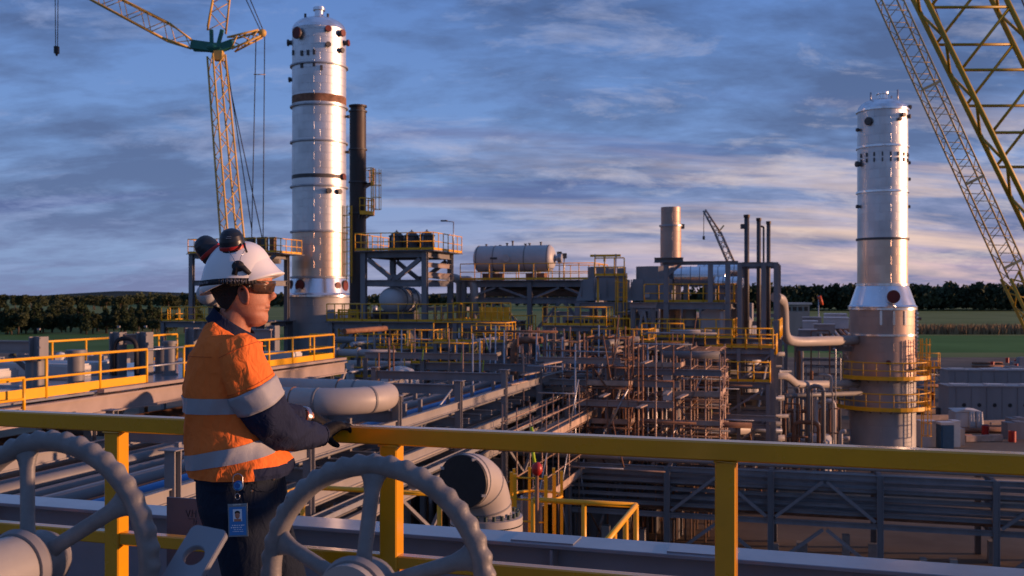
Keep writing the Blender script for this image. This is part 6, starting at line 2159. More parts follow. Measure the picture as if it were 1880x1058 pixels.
for k, (u, v, a_, b_, h) in enumerate(((2.2, 18, 1.8, 3, .7), (3.6, 34, 2.4, 4, 1.0), (.8, 8, 1.4, 3, .5), (3.8, 46, 2.4, 5, 1.2), (1.2, 40, 2.0, 4, .9), (1.0, 26, 1.4, 3, .8))):
    p = gb(u, v, 8.75)
    one(MB().box(p + Z3 * h / 2, (a_, b_, h), gb.rz).box(p + Z3 * (h + .06), (a_ * 1.04, b_ * 1.03, .12), gb.rz), 'cooler_box', 'tank_white' if k % 2 else 'steel_light', 'pale box unit sitting on the distant pipe rack', 'box unit', 'box units on the distant rack')
# far low building and wind sock beyond
b = W(1456, 545, 260)
tt = thing('site_building', (b.x, b.y, 0), 'long low pale site building in front of the dark forest', 'building')
part(MB().box((b.x, b.y, 5.0), (6, 8, 10.0)), 'wall', 'container', tt)
part(MB().box((b.x, b.y, 10.3), (7, 9, .5)), 'roof', 'tank_white', tt)
for k in range(4):
    part(MB().box((b.x - 2.1 + 1.4 * k, b.y - 4.03, 9.0), (.9, .08, 1.0)), 'window', 'cap_black', tt)
b = W(1503, 560, 160)
tt = thing('wind_sock', (b.x, b.y, 0), 'orange wind sock on a mast in front of the forest', 'wind sock')
part(MB().tube([(b.x, b.y, 0), (b.x, b.y, zy(543, 160))], .09, 6), 'mast', 'galv', tt)
part(MB().tube([(b.x + .05, b.y, zy(544, 160)), (b.x + .35, b.y, zy(553, 160)), (b.x + .6, b.y, zy(560, 160))], [.32, .27, .16], 10), 'sock', 'orange_flag', tt)

# ================================================================== ground units at the right
for i, (px, py, Y, L, h) in enumerate(((1742, 770, 101, 11.5, 3.2), (1742, 715, 118, 15, 2.4))):
    b = W(px, 545, Y)
    lab = ('long grey site container with round vents nearest the white tent', 'long grey container behind the one with round vents')[i]
    gc = Grid(px, Y, 4)
    zb = 0 if i == 0 else 0
    tt = thing('site_container', gc(L / 2, 1.3, 0), lab, 'container')
    hh = h if i == 0 else zy(681, Y)
    part(MB().box(gc(L / 2, 1.5, hh / 2), (L, 3, hh), gc.rz), 'wall', 'container', tt)
    part(MB().box(gc(L / 2, 1.5, hh + .06), (L + .2, 3.2, .12), gc.rz), 'roof', 'steel_light', tt)
    for k in range(int(L / 1.45)):
        part(MB().box(gc(.7 + 1.45 * k, -.02, hh / 2), (.06, .05, hh * .96), gc.rz), 'panel_rib', 'steel', tt)
        if i == 0:
            part(MB().lathe([(0, .06), (.16, .06), (.2, 0)], gc(1.45 + 1.45 * k, -.0, hh * .45), 12, axis=-gc.V), 'vent', 'cap_black', tt)
    for k in range(3):
        part(MB().box(gc(1.2 + 3.4 * k, 1.0, hh + .18), (1.6, 1.2, .14), gc.rz), 'roof_sheet', 'sheet_white', tt)
    part(MB().box(gc(L * (.78 if i == 0 else .62), -.03, hh * .62), (1.1, .05, .9), gc.rz), 'notice_board', 'rust', tt)
b = W(1778, 792, 92)
tt = thing('sheet_tent', (b.x, b.y, 0), 'small white sheeted tent with drooping flaps before the containers', 'tent')
bx_, by_ = b.x, b.y
part(MB().box((bx_ - .3, by_ + .8, .85), (1.6, 1.6, 1.7)), 'box', 'tank_white', tt)
part(MB().add([(bx_ - 1.15, by_ - .05, 1.72), (bx_ + 1.15, by_ - .05, 1.8), (bx_ + 1.15, by_ + 1.65, 1.9), (bx_ - 1.15, by_ + 1.65, 1.95), (bx_ - .4, by_ - .1, 2.0), (bx_ + .2, by_ + .8, 2.05)], [(0, 1, 4), (1, 2, 5), (2, 3, 5), (3, 0, 4), (4, 1, 5), (3, 4, 5)]), 'canopy', 'sheet_white', tt)
for (dx_, w_) in ((.25, .45), (.95, .5)):
    rr = []
    for j, z in enumerate((1.8, 1.3, .7, .05)):
        rr.append([Vector((bx_ + dx_ + w_ * (-.5 + k / 6) * (1 + .1 * j), by_ - .12 + .09 * sin(k * 2.2 + j) - .05 * j, z)) for k in range(7)])
    vs = [p for r_ in rr for p in r_]
    o = part(MB().add(vs, [(j * 7 + k, j * 7 + k + 1, j * 7 + 8 + k, j * 7 + 7 + k) for j in range(3) for k in range(6)], 0, True), 'flap', 'sheet_white', tt)
    o.modifiers.new('thick', 'SOLIDIFY').thickness = .03
b = W(1735, 830, 82)
tt = thing('portable_toilet', (b.x, b.y, 0), 'blue portable toilet with white roof by the tower foot', 'portable toilet')
part(MB().box((b.x, b.y, .95), (1.0, 1.0, 1.9)), 'cabin', 'toilet_blue', tt)
part(MB().box((b.x, b.y, 2.0), (1.1, 1.1, .2)), 'roof', 'white_paint', tt)
part(MB().box((b.x - .1, b.y - .51, .95), (.6, .04, 1.7)), 'door', 'toilet_blue', tt)
for (px, w_) in ((1700, 1.2), (1752, .6)):
    q_ = W(px, 545, 83)
    one(MB().box((q_.x, q_.y, 1.0), (w_, .9, 2.0)).box((q_.x, q_.y, 2.05), (w_ * 1.05, 1, .1)), 'white_locker', 'white_paint', 'white upright locker beside the blue portable toilet', 'locker', 'white lockers by the toilet')
for k in range(90):                         # small stores, drums and bundles across the laydown yard
    Y = rnd.uniform(84, 190)
    px = rnd.uniform(1690, 1900) if Y < 135 else rnd.uniform(1580, 1900)
    if 96 < Y < 124 and px > 1725:
        Y += 35
    p = W(px, 545, Y)
    p.z = 0
    kind = k % 4
    if kind == 0:
        for j in range(3):
            one(MB().tube([(p.x - 2.5, p.y + .45 * j, .22), (p.x + 2.5, p.y + .45 * j, .22)], .2, 8), 'stored_pipe', 'rust', 'rusty pipe stored on the ground of the laydown yard', 'pipe', 'stored pipes in the yard')
    elif kind == 1:
        h = rnd.uniform(.5, 1.6)
        one(MB().box(p + Z3 * h / 2, (rnd.uniform(.8, 3), 1.2, h)).box(p + Z3 * (h + .04), (.7, 1.0, .08)), 'store_crate', rnd.choice(('container', 'sheet_white', 'steel')), 'crate of stores in the laydown yard', 'crate', 'crates in the yard')
    elif kind == 2:
        one(MB().lathe([(.3, 0), (.3, .9), (.26, .9), (.26, .86), (0, .86)], p, 12), 'drum', rnd.choice(('steel_dark', 'toilet_blue', 'red_plastic')), 'oil drum standing in the laydown yard', 'drum', 'drums in the yard')
    else:
        one(MB().bar(p + Vector((-1.5, 0, .3)), p + Vector((1.8, .6, .3)), .3, .5), 'timber_stack', 'plank', 'stack of timber in the laydown yard', 'timber', 'timber stacks in the yard')
fp = [W(x, 545, 150) for x in (1560, 1640, 1720, 1800, 1880)]
for i in range(4):
    a, b = Vector((fp[i].x, fp[i].y, 0)), Vector((fp[i + 1].x, fp[i + 1].y, 0))
    handrail([a, b], 'plain site fence panel run behind the containers', 'site fence runs', mt='galv', kick=False, spacing=2.2, h=1.6, r=.04, name='site_fence', cat='fence')

# ================================================================== cranes
def lattice(t, a, b, w0, w1, side, chord=.09, lace=.045, mt='yellow_crane', bay=None, rot=0.0, nm=('chord', 'lacing'), wy=None):
    a, b = Vector(a), Vector(b)
    d = (b - a).normalized()
    L = (b - a).length
    x = Vector(side)
    x = (x - d * x.dot(d)).normalized()
    y = d.cross(x)
    if rot:
        x, y = x * cos(rot) + y * sin(rot), y * cos(rot) - x * sin(rot)
    cor = [(-1, -1), (1, -1), (1, 1), (-1, 1)]
    pt = lambda q, k: a + d * (L * q) + (x * cor[k % 4][0] + y * (cor[k % 4][1] * ((wy / w0) if wy else 1))) * ((w0 * (1 - q) + w1 * q) / 2)
    for k in range(4):
        part(MB().tube([pt(0, k), pt(1, k)], chord, 8), nm[0], mt, t)
    n = max(2, int(L / (bay or max(w0, w1) * .9)))
    for k in range(4):
        for i in range(n):
            q0, q1 = i / n, (i + 1) / n
            p, q = (pt(q0, k), pt(q1, k + 1)) if i % 2 else (pt(q0, k + 1), pt(q1, k))
            part(MB().tube([p, q], lace, 5), nm[1], mt, t)
    return pt


# left luffing crane
Yc = 110.0
cw = lambda px, py: W(px, py, Yc)
base = cw(441, 545)
base.z = 0
t = thing('lattice_crane', base, 'tall orange-yellow lattice crane with green joint beside the silver tower', 'crane')
mtop = cw(397, 102)
mlow = cw(432, 500)
mbot = mlow + (mlow - mtop).normalized() * ((mlow.z - 2.2) / ((mtop - mlow).normalized().z))
lattice(t, mbot, mtop, 2.15, 1.4, (1, 0, 0), .11, .055, 'crane_tower_paint', bay=1.7, rot=rad(40), nm=('mast_chord', 'mast_lacing'))
hd = cw(394, 88)
part(MB().ball(hd, .7, 12, (1.6, 1, .8)), 'joint_head', 'green_paint', t)
part(MB().box(cw(402, 103), (.9, .9, 1.0)), 'mast_cap', 'crane_tower_paint', t)
jb = cw(352, 82)
jt = cw(100, -50)
part(MB().bar(hd, jb, .9, .9), 'jib_foot', 'green_paint', t)
part(MB().bar(cw(400, 92), cw(356, 90), .4, .5), 'jib_foot', 'green_paint', t)
lattice(t, jb, cw(310, 60), .8, 1.7, (0, 1, 0), .10, .05, 'crane_tower_paint', bay=1.2, nm=('jib_chord', 'jib_lacing'))
lattice(t, cw(310, 60), jt, 1.7, 1.4, (0, 1, 0), .10, .05, 'crane_tower_paint', bay=1.35, nm=('jib_chord', 'jib_lacing'))
for s_ in (-1, 1):
    part(MB().bar(hd + Vector((s_ * .3, 0, 0)), cw(398 + s_ * 10, 55), .35, .35), 'boom_foot', 'green_paint', t)
lattice(t, cw(398, 56), cw(413, -45), 1.9, 1.5, (1, .3, 0), .11, .055, 'crane_tower_paint', bay=1.3, nm=('boom_chord', 'boom_lacing'))
part(MB().bar(cw(400, 90), cw(428, 80), .8, .8), 'strut_foot', 'green_paint', t)
lattice(t, cw(424, 82), cw(478, 62), 1.3, .7, (0, 1, 0), .11, .07, 'crane_tower_paint', bay=.9, nm=('strut_chord', 'strut_lacing'))
part(MB().ball(cw(482, 61), .45, 10), 'sheave', 'crane_tower_paint', t)
for (a, b) in (((486, 64), (483, 440)), ((470, 72), (462, 440)), ((480, 60), (438, -30)), ((484, 58), (447, -30)), ((412, 112), (482, 440)), ((416, 112), (462, 420)), ((420, 84), (360, 78))):
    part(MB().tube([cw(*a), cw(*b)], .055, 5), 'stay_rope', 'cap_black', t)
part(MB().tube([cw(466, 137), cw(487, 137)], .05, 5), 'spreader', 'crane_tower_paint', t)
for px in (101, 107):
    part(MB().tube([cw(px, -48), cw(104 + (px - 104) * .6, 86)], .045, 5), 'hoist_rope', 'cap_black', t)
part(MB().box(cw(104, 92), (.45, .4, .75)).ball(cw(104, 99), .16, 8, (1, 1, 1.6)), 'hook_block', 'cap_black', t)
part(MB().box(Vector((base.x + 1.2, base.y, 1.9)), (7, 4, 1.8)), 'house', 'crane_tower_paint', t)
for s_ in (-2.4, 2.4):
    part(MB().box((base.x, base.y + s_, .55), (9, 1.2, 1.1)), 'crawler_track', 'cap_black', t)

# near right crane boom
Yn = 40.0
nw = lambda px, py, Y=Yn: W(px, py, Y)
a_, b_ = nw(2120, 730), nw(1590, -350)
base = Vector((a_.x + 2.2, a_.y, 0))
t = thing('lattice_crane', base, 'heavy olive-yellow lattice crane boom with thick chords', 'crane')
wb_ = 2.75
lattice(t, a_, b_, wb_, wb_, (1, 0, .47), .105, .062, 'yellow_crane', bay=.48 * wb_, wy=.95)
part(MB().tube([nw(1690, -60), nw(1757, 125)], .022, 5), 'stay_rope', 'steel_dark', t)
part(MB().tube([nw(1868, -20), nw(1900, 60)], .03, 5), 'stay_rope', 'steel_dark', t)
for py in (262, 276, 290):                 # close-set struts of the splice frame
    p = nw(1758 + (py + 0) * .475, py)
    part(MB().bar(p, p + Vector((2.4, 0, .95)), .07, .07), 'splice_strut', 'yellow_crane', t)
part(MB().box(base + Vector((1.0, 0, 2.9)), (6, 3.2, 2.6)), 'house', 'yellow_crane', t)
part(MB().box(base + Vector((-1.0, -.8, 5.2)), (1.8, 1.6, 2.2)), 'cab', 'yellow_crane', t)
part(MB().bar(base + Vector((0, 0, 3)), a_, 1.4, 1.4), 'boom_foot', 'yellow_crane', t)
for s_ in (-2.2, 2.2):
    part(MB().box(base + Vector((.5, s_, .7)), (8, 1.2, 1.4)), 'crawler_track', 'cap_black', t)
# second, thinner boom
Yb = 62.0
bw = lambda px, py: W(px, py, Yb)
base = bw(2020, 545)
base.z = 0
t = thing('lattice_crane', base, 'slim pale lattice crane boom rising behind the olive-yellow boom', 'crane')
lattice(t, bw(1863, 505), bw(1560, -160), 1.18, 1.18, (1, 0, .45), .058, .026, 'crane_pale', bay=.56, wy=.8)
lattice(t, bw(1966, 738), bw(1863, 505), .8, 1.18, (1, 0, .45), .10, .05, 'yellow_crane', bay=.9, nm=('butt_chord', 'butt_lacing'))
for q in (.03, .26, .52, .78):
    p = bw(1863, 505).lerp(bw(1560, -160), q)
    part(MB().bar(p + Vector((-.55, -.42, -.27)), p + Vector((.55, -.42, .27)), .07, .16), 'splice_bar', 'crane_pale', t)
part(MB().bar(base + Vector((0, 0, 2.4)), bw(1966, 738), 1.2, 1.2), 'boom_foot', 'yellow_crane', t)
part(MB().box(base + Vector((1.5, 0, 2.4)), (6.5, 3.2, 2.4)), 'house', 'yellow_crane', t)
for s_ in (-2.2, 2.2):
    part(MB().box(base + Vector((1, s_, .6)), (8, 1.1, 1.2)), 'crawler_track', 'cap_black', t)
# small far mobile crane
Yq = 150.0
qw = lambda px, py: W(px, py, Yq)
base = qw(1352, 545)
base.z = 0
t = thing('mobile_crane', base, 'small far mobile crane with thin grey boom behind the dark vent pipes', 'crane')
lattice(t, qw(1350, 500), qw(1318, 428), .9, .8, (1, 0, .4), .10, .06, 'steel_light', bay=.8, nm=('boom_chord', 'boom_lacing'))
lattice(t, qw(1318, 428), qw(1293, 386), .7, .35, (1, 0, .4), .09, .05, 'steel_light', bay=.7, nm=('tip_chord', 'tip_lacing'))
part(MB().bar(qw(1318, 428), qw(1329, 414), .15, .2), 'boom_strut', 'crane_pale', t)
part(MB().tube([qw(1292, 388), qw(1292, 436)], .05, 4), 'hoist_rope', 'cap_black', t)
part(MB().box(qw(1292, 437), (.3, .3, .5)), 'hook_block', 'cap_black', t)
part(MB().bar(Vector((base.x, base.y, 2)), qw(1350, 500), 1.6, 1.6), 'turret', 'yellow_crane', t)
part(MB().box(base + Z3 * 1.4, (9, 2.6, 1.8)), 'carrier', 'yellow_crane', t)
for k in range(4):
    part(MB().lathe([(0, -.3), (.6, -.3), (.6, .3), (0, .3)], base + Vector((-3.3 + 2.2 * k, -1.3, .6)), 16, axis=(0, 1, 0)), 'wheel', 'rubber', t)

# ================================================================== pipework and scaffold posts between the modules
mid_lab = {'pipe_grey': 'grey', 'pipe_pale': 'pale', 'steel': 'dark grey', 'rust': 'rusty', 'pipe_blue': 'blue', 'galv': 'silver'}
for i in range(230):
    Y = rnd.uniform(50, 74)
    px = rnd.uniform(610, 1260)
    x = (px - 940) / F * Y
    z = rnd.uniform(2.5, zy(606, Y))
    r = rnd.choice((.05, .06, .08, .1, .14, .2))
    mt_ = rnd.choice(('pipe_grey', 'pipe_pale', 'steel', 'rust', 'rust', 'pipe_pale', 'galv'))
    gq_ = Grid(px, Y)
    kind = i % 4
    L = rnd.uniform(1.2, 5)
    if kind == 0:
        pts = [gq_(0, 0, z), gq_(L, 0, z)]
    elif kind == 1:
        pts = [gq_(0, 0, z), gq_(0, L * 1.5, z)]
    elif kind == 2:
        pts = [gq_(0, 0, 0), gq_(0, 0, z)]
    else:
        pts = [gq_(0, 0, 0), gq_(0, 0, z), gq_(L * .6, 0, z)]
    pipe(pts, r, mt_, mid_lab[mt_] + ' pipe in the crowded plant between the frames', mid_lab[mt_] + ' pipes between the frames', n=8, name='plant_pipe')
for i in range(80):
    Y = rnd.uniform(48, 64)
    px = rnd.uniform(690, 1280)
    p = W(px, 545, Y)
    zt_ = zy(rnd.uniform(596, 650), Y)
    one(MB().tube([(p.x, p.y, 0), (p.x, p.y, zt_)], .045, 6), 'scaffold_post', *((lambda m_: (m_, {'scaffold': 'brown', 'rust': 'rusty', 'galv': 'silver'}[m_] + (' tall' if zt_ > 9 else ' short') + ' scaffold post standing alone in the crowded plant', 'scaffold post', {'scaffold': 'brown', 'rust': 'rusty', 'galv': 'silver'}[m_] + ' loose scaffold posts'))(rnd.choice(('scaffold', 'rust', 'rust', 'scaffold', 'galv')))))
for i in range(48):
    Y = rnd.uniform(50, 74)
    gq_ = Grid(rnd.uniform(600, 1240), Y)
    z = rnd.uniform(2.0, zy(640, Y))
    L = rnd.uniform(3, 7)
    one(MB().ibeam(gq_(0, 0, z), gq_(L, 0, z) if i % 2 else gq_(0, L, z), .3, .2).ibeam(gq_(0, .02, 0), gq_(0, .02, z - .16), .2, .2), 'tie_beam', rnd.choice(('steel', 'steel_light', 'steel_pinkish')), 'grey tie beam on a post in the crowded plant', 'beam', 'tie beams in the crowded plant')
for i in range(44):
    Y = rnd.uniform(50, 72)
    p = W(rnd.uniform(600, 1240), 545, Y)
    h = rnd.uniform(2.5, 6.6)
    one(MB().box((p.x, p.y, h / 2), (rnd.uniform(1.0, 2.6), rnd.uniform(1, 2), h), -.28).box((p.x, p.y, h + .1), (.8, .8, .2), -.28), 'equipment_block', *((lambda m_: (m_, {'steel_dark': 'black', 'steel': 'grey', 'container': 'pale grey', 'rust': 'rusty'}[m_] + (' tall' if h > 4.5 else ' low') + ' equipment skid standing in the crowded plant', 'equipment', {'steel_dark': 'black', 'steel': 'grey', 'container': 'pale grey', 'rust': 'rusty'}[m_] + ' equipment skids'))(rnd.choice(('steel_dark', 'steel_dark', 'steel', 'rust')))))
for i in range(9):
    Y = rnd.uniform(46, 66)
    px = rnd.uniform(690, 1250)
    p = W(px, 545, Y)
    z = zy(rnd.uniform(630, 740), Y)
    one(MB().bar((p.x, p.y, z), (p.x + .05, p.y, z + .55), .10, .04), 'marker_ribbon', 'lime_tape', 'small lime tag tied to scaffold in the plant', 'ribbon', 'lime scaffold tags')

# taller skids, vessels and frames filling the plant behind the first row of modules
for i in range(46):
    Y = rnd.uniform(78, 98)
    px = rnd.uniform(560, 1400)
    p = W(px, 545, Y)
    h = zy(rnd.uniform(556, 620), Y)
    k = i % 3
    if k == 0:
        tt = thing('process_skid', (p.x, p.y, 0), 'dark process skid in the back row of the plant', 'equipment', 'process skids in the back row')
        w_ = rnd.uniform(2, 4.5)
        part(MB().box((p.x, p.y, h / 2), (w_, 2.4, h), -.28), 'casing', rnd.choice(('steel_dark', 'container', 'steel')), tt)
        for j in range(3):
            part(MB().box(Vector((p.x, p.y, 0)) + Grid(px, Y).U * (w_ * (-.33 + .33 * j)) + Grid(px, Y).V * -1.22 + Z3 * (h - .9), (w_ * .22, .08, 1.1), -.28), 'louvre', 'cap_black', tt)
        part(MB().tube([(p.x, p.y, h), (p.x, p.y, h + .5)], .2, 8), 'outlet', 'galv', tt)
    elif k == 1:
        tt = thing('process_vessel', (p.x, p.y, 0), 'upright grey vessel in the back row of the plant', 'vessel', 'upright vessels in the back row')
        r = rnd.uniform(.6, 1.1)
        part(MB().lathe([(r, 0), (r, h - r * .5), (r * .7, h - r * .15), (0, h)], (p.x, p.y, 0), 18), 'shell', rnd.choice(('pipe_grey', 'tank_white', 'steel')), tt)
        part(MB().lathe([(r, -.05), (r + .06, -.05), (r + .06, .05), (r, .05)], (p.x, p.y, h * .7), 18), 'ring', 'steel', tt)
    else:
        gq_ = Grid(px, Y)
        tt = steel_frame(gq_, [0, 3.2], [0, 2.5], [h - .2, h * .6], h, 'open steel frame in the back row of the plant', group='frames in the back row', cd=.24, bd=.3)
        deck(tt, gq_, -.2, 3.4, -.2, 2.7, h * .6 + .2)
# low pipe and steel stores between the left deck and the tower

# small railed platforms and cross tubes inside the crowded plant
for i, (px, Y, py, L) in enumerate(((690, 60, 640, 3.5), (800, 58, 628, 4.0), (880, 64, 612, 3.0), (1000, 61, 598, 3.6), (1090, 58, 640, 3.0), (1300, 57, 700, 3.2), (760, 54, 668, 3.0), (1320, 58, 650, 3.0), (930, 66, 640, 4.0))):
    gq_ = Grid(px, Y)
    h = zy(py, Y)
    tt = steel_frame(gq_, [0, L], [0, 1.8], [h - .18, h - 2.4], h - .04, 'small open steel platform in the crowded plant', group='small platforms in the plant', cd=.2, bd=.24)
    deck(tt, gq_, -.15, L + .15, -.15, 1.95, h)
    brace(tt, gq_(.1, 0, h - 2.3), gq_(L - .1, 0, h - .3), .1)
    handrail([gq_(-.1, -.1, h), gq_(L + .1, -.1, h), gq_(L + .1, 1.9, h)], 'yellow handrail of a small platform in the crowded plant', 'small platform handrails', spacing=.8, r=.036)
for i in range(70):
    Y = rnd.uniform(46, 60)
    gq_ = Grid(rnd.uniform(900, 1290), Y)
    z = rnd.uniform(3.5, zy(625, Y))
    a, b = (gq_(0, 0, z), gq_(rnd.uniform(1.2, 3), 0, z)) if i % 3 else (gq_(0, 0, z), gq_(rnd.uniform(-.6, .6), 0, z + rnd.uniform(1, 2.2)))
    one(MB().tube([a, b], .032, 5), 'scaffold_tube', rnd.choice(('rust', 'scaffold', 'galv', 'rust')), 'short scaffold tube clipped into the crowded scaffolding', 'scaffold tube', 'short clipped scaffold tubes')
for i in range(30):
    Y = rnd.uniform(46, 58)
    gq_ = Grid(rnd.uniform(930, 1270), Y)
    z = rnd.uniform(4, zy(640, Y))
    one(MB().box(gq_(0, 0, z), (.24, rnd.uniform(1.2, 2.6), .05), gq_.rz + rnd.uniform(-.1, .1)), 'scaffold_board', 'plank', 'single scaffold board lying in the crowded scaffolding', 'scaffold board', 'single scaffold boards')

# risers, elbows and hangers crowding the gap between end frame and tower
for i in range(64):
    Y = rnd.uniform(64, 84)
    px = rnd.uniform(1432, 1562)
    gq_ = Grid(px, Y)
    z = rnd.uniform(1.5, zy(rnd.uniform(590, 760), Y))
    mt_ = rnd.choice(('pipe_pale', 'rust', 'galv', 'pipe_grey', 'scaffold'))
    wd_ = {'pipe_pale': 'pale', 'rust': 'rusty', 'galv': 'silver', 'pipe_grey': 'grey', 'scaffold': 'brown'}[mt_]
    r = rnd.choice((.05, .07, .1, .14))
    if i % 3 == 0:
        pts = [gq_(0, 0, 0), gq_(0, 0, z), gq_(rnd.uniform(-.9, .9), 0, z)]
    elif i % 3 == 1:                        # goosenecks standing on the ground
        gq_ = Grid(rnd.uniform(1432, 1500), Y)
        w_ = rnd.uniform(.8, 1.8)
        pts = [gq_(0, 0, 0), gq_(0, 0, z), gq_(w_, 0, z), gq_(w_, 0, 0)]
    else:
        pts = [gq_(0, 0, 0), gq_(0, 0, z)]
    pipe(pts, r, mt_, wd_ + ' small pipe crowded between end frame and flared tower', wd_ + ' pipes by the flared tower', n=8, name='small_pipe')

# multi-level frames standing forward between the scaffolds and the modules
for i, (px, Y, L, lab) in enumerate(((1296, 58.0, 3.6, 'dark multi-level steel frame in front of the narrow end frame'), (1075, 61.0, 2.6, 'dark multi-level steel frame behind the rusty stair tower'),
                                     (868, 60.0, 2.4, 'dark multi-level steel frame under the yellow panels'), (1180, 57.0, 2.2, 'dark multi-level steel frame behind the wide tube scaffold'), (655, 60.0, 3.0, 'dark multi-level steel frame below the yellow stair tower'))):
    gq_ = Grid(px, Y)
    top_ = zy((640, 620, 634, 632, 650)[i], Y)
    lv = [top_ - .15 - 1.7 * k for k in range(5)]
    tt = steel_frame(gq_, [0, L / 2, L], [0, 2.2], lv, top_, lab, cd=.2, bd=.24)
    for k in range(4):
        brace(tt, gq_(.1 if k % 2 else L / 2 + .1, -.02, lv[k + 1] + .15), gq_(L / 2 - .1 if k % 2 else L - .1, -.02, lv[k] - .15), .09)
        deck(tt, gq_, -.1, L * (.55 if k % 2 else 1.02), .15, 2.3, lv[k] + .20)
    for k in range(10):
        z = rnd.uniform(lv[-1], lv[0])
        v = rnd.uniform(.3, 1.9)
        r = rnd.choice((.06, .09, .13))
        mt_ = rnd.choice(('pipe_grey', 'rust', 'pipe_pale', 'galv'))
        pipe([gq_(-.5, v, z + r), gq_(L + .5, v, z + r)] if k % 2 else [gq_(rnd.uniform(.2, L - .2), v, 0), gq_(rnd.uniform(.2, L - .2), v, z)], r, mt_, mid_lab[mt_] + ' pipe threaded through a multi-level dark frame', mid_lab[mt_] + ' pipes in the dark frames', n=8, name='small_pipe')
    handrail([gq_(-.05, -.1, lv[0] + .20), gq_(L + .05, -.1, lv[0] + .20)], 'yellow handrail on a multi-level dark frame', 'handrails of the dark frames', spacing=.8, r=.036)
# ================================================================== land
def landmat(name, cols, sc, rough=.9, bump=.3, bs=1.5):
    m = mat(name, cols[1], rough, col2=cols[0], scale=sc, bump=bump, bscale=bs, spec=.1)
    return m


landmat('sand', ((.13, .10, .075), (.23, .18, .13)), .12, bs=.9)
landmat('grass_pale', ((.13, .17, .05), (.22, .25, .08)), .02)
landmat('grass_green', ((.06, .155, .03), (.095, .215, .045)), .03)
landmat('grass_left', ((.06, .13, .025), (.10, .18, .045)), .02)
landmat('crop_dry', ((.20, .14, .075), (.34, .24, .13)), .25)
mat('leaf_dark', (.050, .074, .034), .8, var=.5, scale=.4, spec=.15)
mat('leaf_mid', (.070, .088, .042), .8, var=.5, scale=.4, spec=.15)
mat('bark', (.10, .075, .055), .9, var=.4)
mat('far_wood', (.062, .082, .046), .9, var=.5, scale=.05, spec=.1)
mat('far_hill', (.05, .062, .05), .95, var=.3, scale=.01, spec=.05)


def sheet(name, pts, z, m, sub=1):
    return one(MB().add([(x, y, z) for x, y in pts], [tuple(range(len(pts)))]), name, m, None, None, kind='structure')


sheet('ground', [(-9000, -3000), (9000, -3000), (9000, 9000), (-9000, 9000)], 0.0, 'grass_pale')
fx = lambda px, Y: (px - 940) / F * Y
sheet('construction_yard', [(-140, -40), (160, -40), (160, 205), (-140, 205)], .004, 'sand')
sheet('green_field', [(-30, 222), (fx(2400, 222), 222), (fx(2400, 318), 318), (-30, 318)], .006, 'grass_green')
sheet('green_field', [(fx(-900, 232), 232), (-34, 232), (-34, 330), (fx(-900, 330), 330)], .006, 'grass_left')
# strip of tall dry crop: rows of thin blades, one mass
m = MB()
cr = random.Random(5)
for k in range(5200):
    Y = cr.uniform(328, 352)
    x = cr.uniform(fx(1500, Y), fx(2050, Y))
    h = cr.uniform(1.6, 3.4)
    w = cr.uniform(.25, .6)
    a = cr.uniform(0, pi)
    ex_, ey_ = cos(a) * w, sin(a) * w
    m.add([(x - ex_, Y - ey_, 0), (x + ex_, Y + ey_, 0), (x + ex_ * .3 + cr.uniform(-.3, .3), Y, h)], [(0, 1, 2)])
one(m, 'dry_crop', 'crop_dry', 'strip of tall dry brown crop between two green fields', 'crop', kind='stuff')


def crown(m, c, rx, ry, rz, n, size, rg, conical=0.0):
    for _ in range(n):
        while True:
            p = Vector((rg.uniform(-1, 1), rg.uniform(-1, 1), rg.uniform(-1, 1)))
            if .25 < p.length < 1:
                break
        if conical:
            s_ = 1 - conical * (p.z + 1) / 2
            p.x *= s_; p.y *= s_
        q = Vector((c[0] + p.x * rx, c[1] + p.y * ry, c[2] + p.z * rz))
        s_ = size * rg.uniform(.6, 1.4)
        a = Vector((rg.uniform(-1, 1), rg.uniform(-1, 1), rg.uniform(-1, 1))).normalized()
        b = a.orthogonal().normalized()
        d = a.cross(b)
        m.add([q - b * s_, q + d * s_ * .8, q + b * s_, q - d * s_ * .6 + a * s_ * .5], [(0, 1, 2), (0, 2, 3)], 0)


tree_kinds = []
for k in range(4):
    rg = random.Random(20 + k)
    tr, cr_m = MB(), MB()
    H = (9.5, 8.0, 10.5, 7.0)[k]
    tr.tube([(0, 0, 0), (.1, .05, H * .35), (-.05, .1, H * .7)], [.28, .2, .08], 7)
    for j in range(4):
        a = j * 1.7
        tr.tube([(.05, 0, H * (.3 + .1 * j)), (cos(a) * 1.4, sin(a) * 1.4, H * (.5 + .08 * j))], [.1, .03], 5)
    if k % 2 == 0:
        for j in range(9):
            a = rg.uniform(0, 6.28)
            zz = H * (.22 + .72 * j / 9)
            sp_ = (1.9 - 1.5 * j / 9)
            crown(cr_m, (cos(a) * sp_ * .4, sin(a) * sp_ * .4, zz), sp_, sp_, H * .11, 190, .30, rg)
    else:
        for j in range(8):
            a = rg.uniform(0, 6.28)
            crown(cr_m, (cos(a) * 1.7, sin(a) * 1.7, H * rg.uniform(.45, .86)), 1.5, 1.5, 1.1, 210, .30, rg)
    tree_kinds.append((tr.mesh(Vector(), [MAT['bark']], 'trunk'), cr_m.mesh(Vector(), [MAT['leaf_dark' if k % 2 == 0 else 'leaf_mid']], 'crown')))


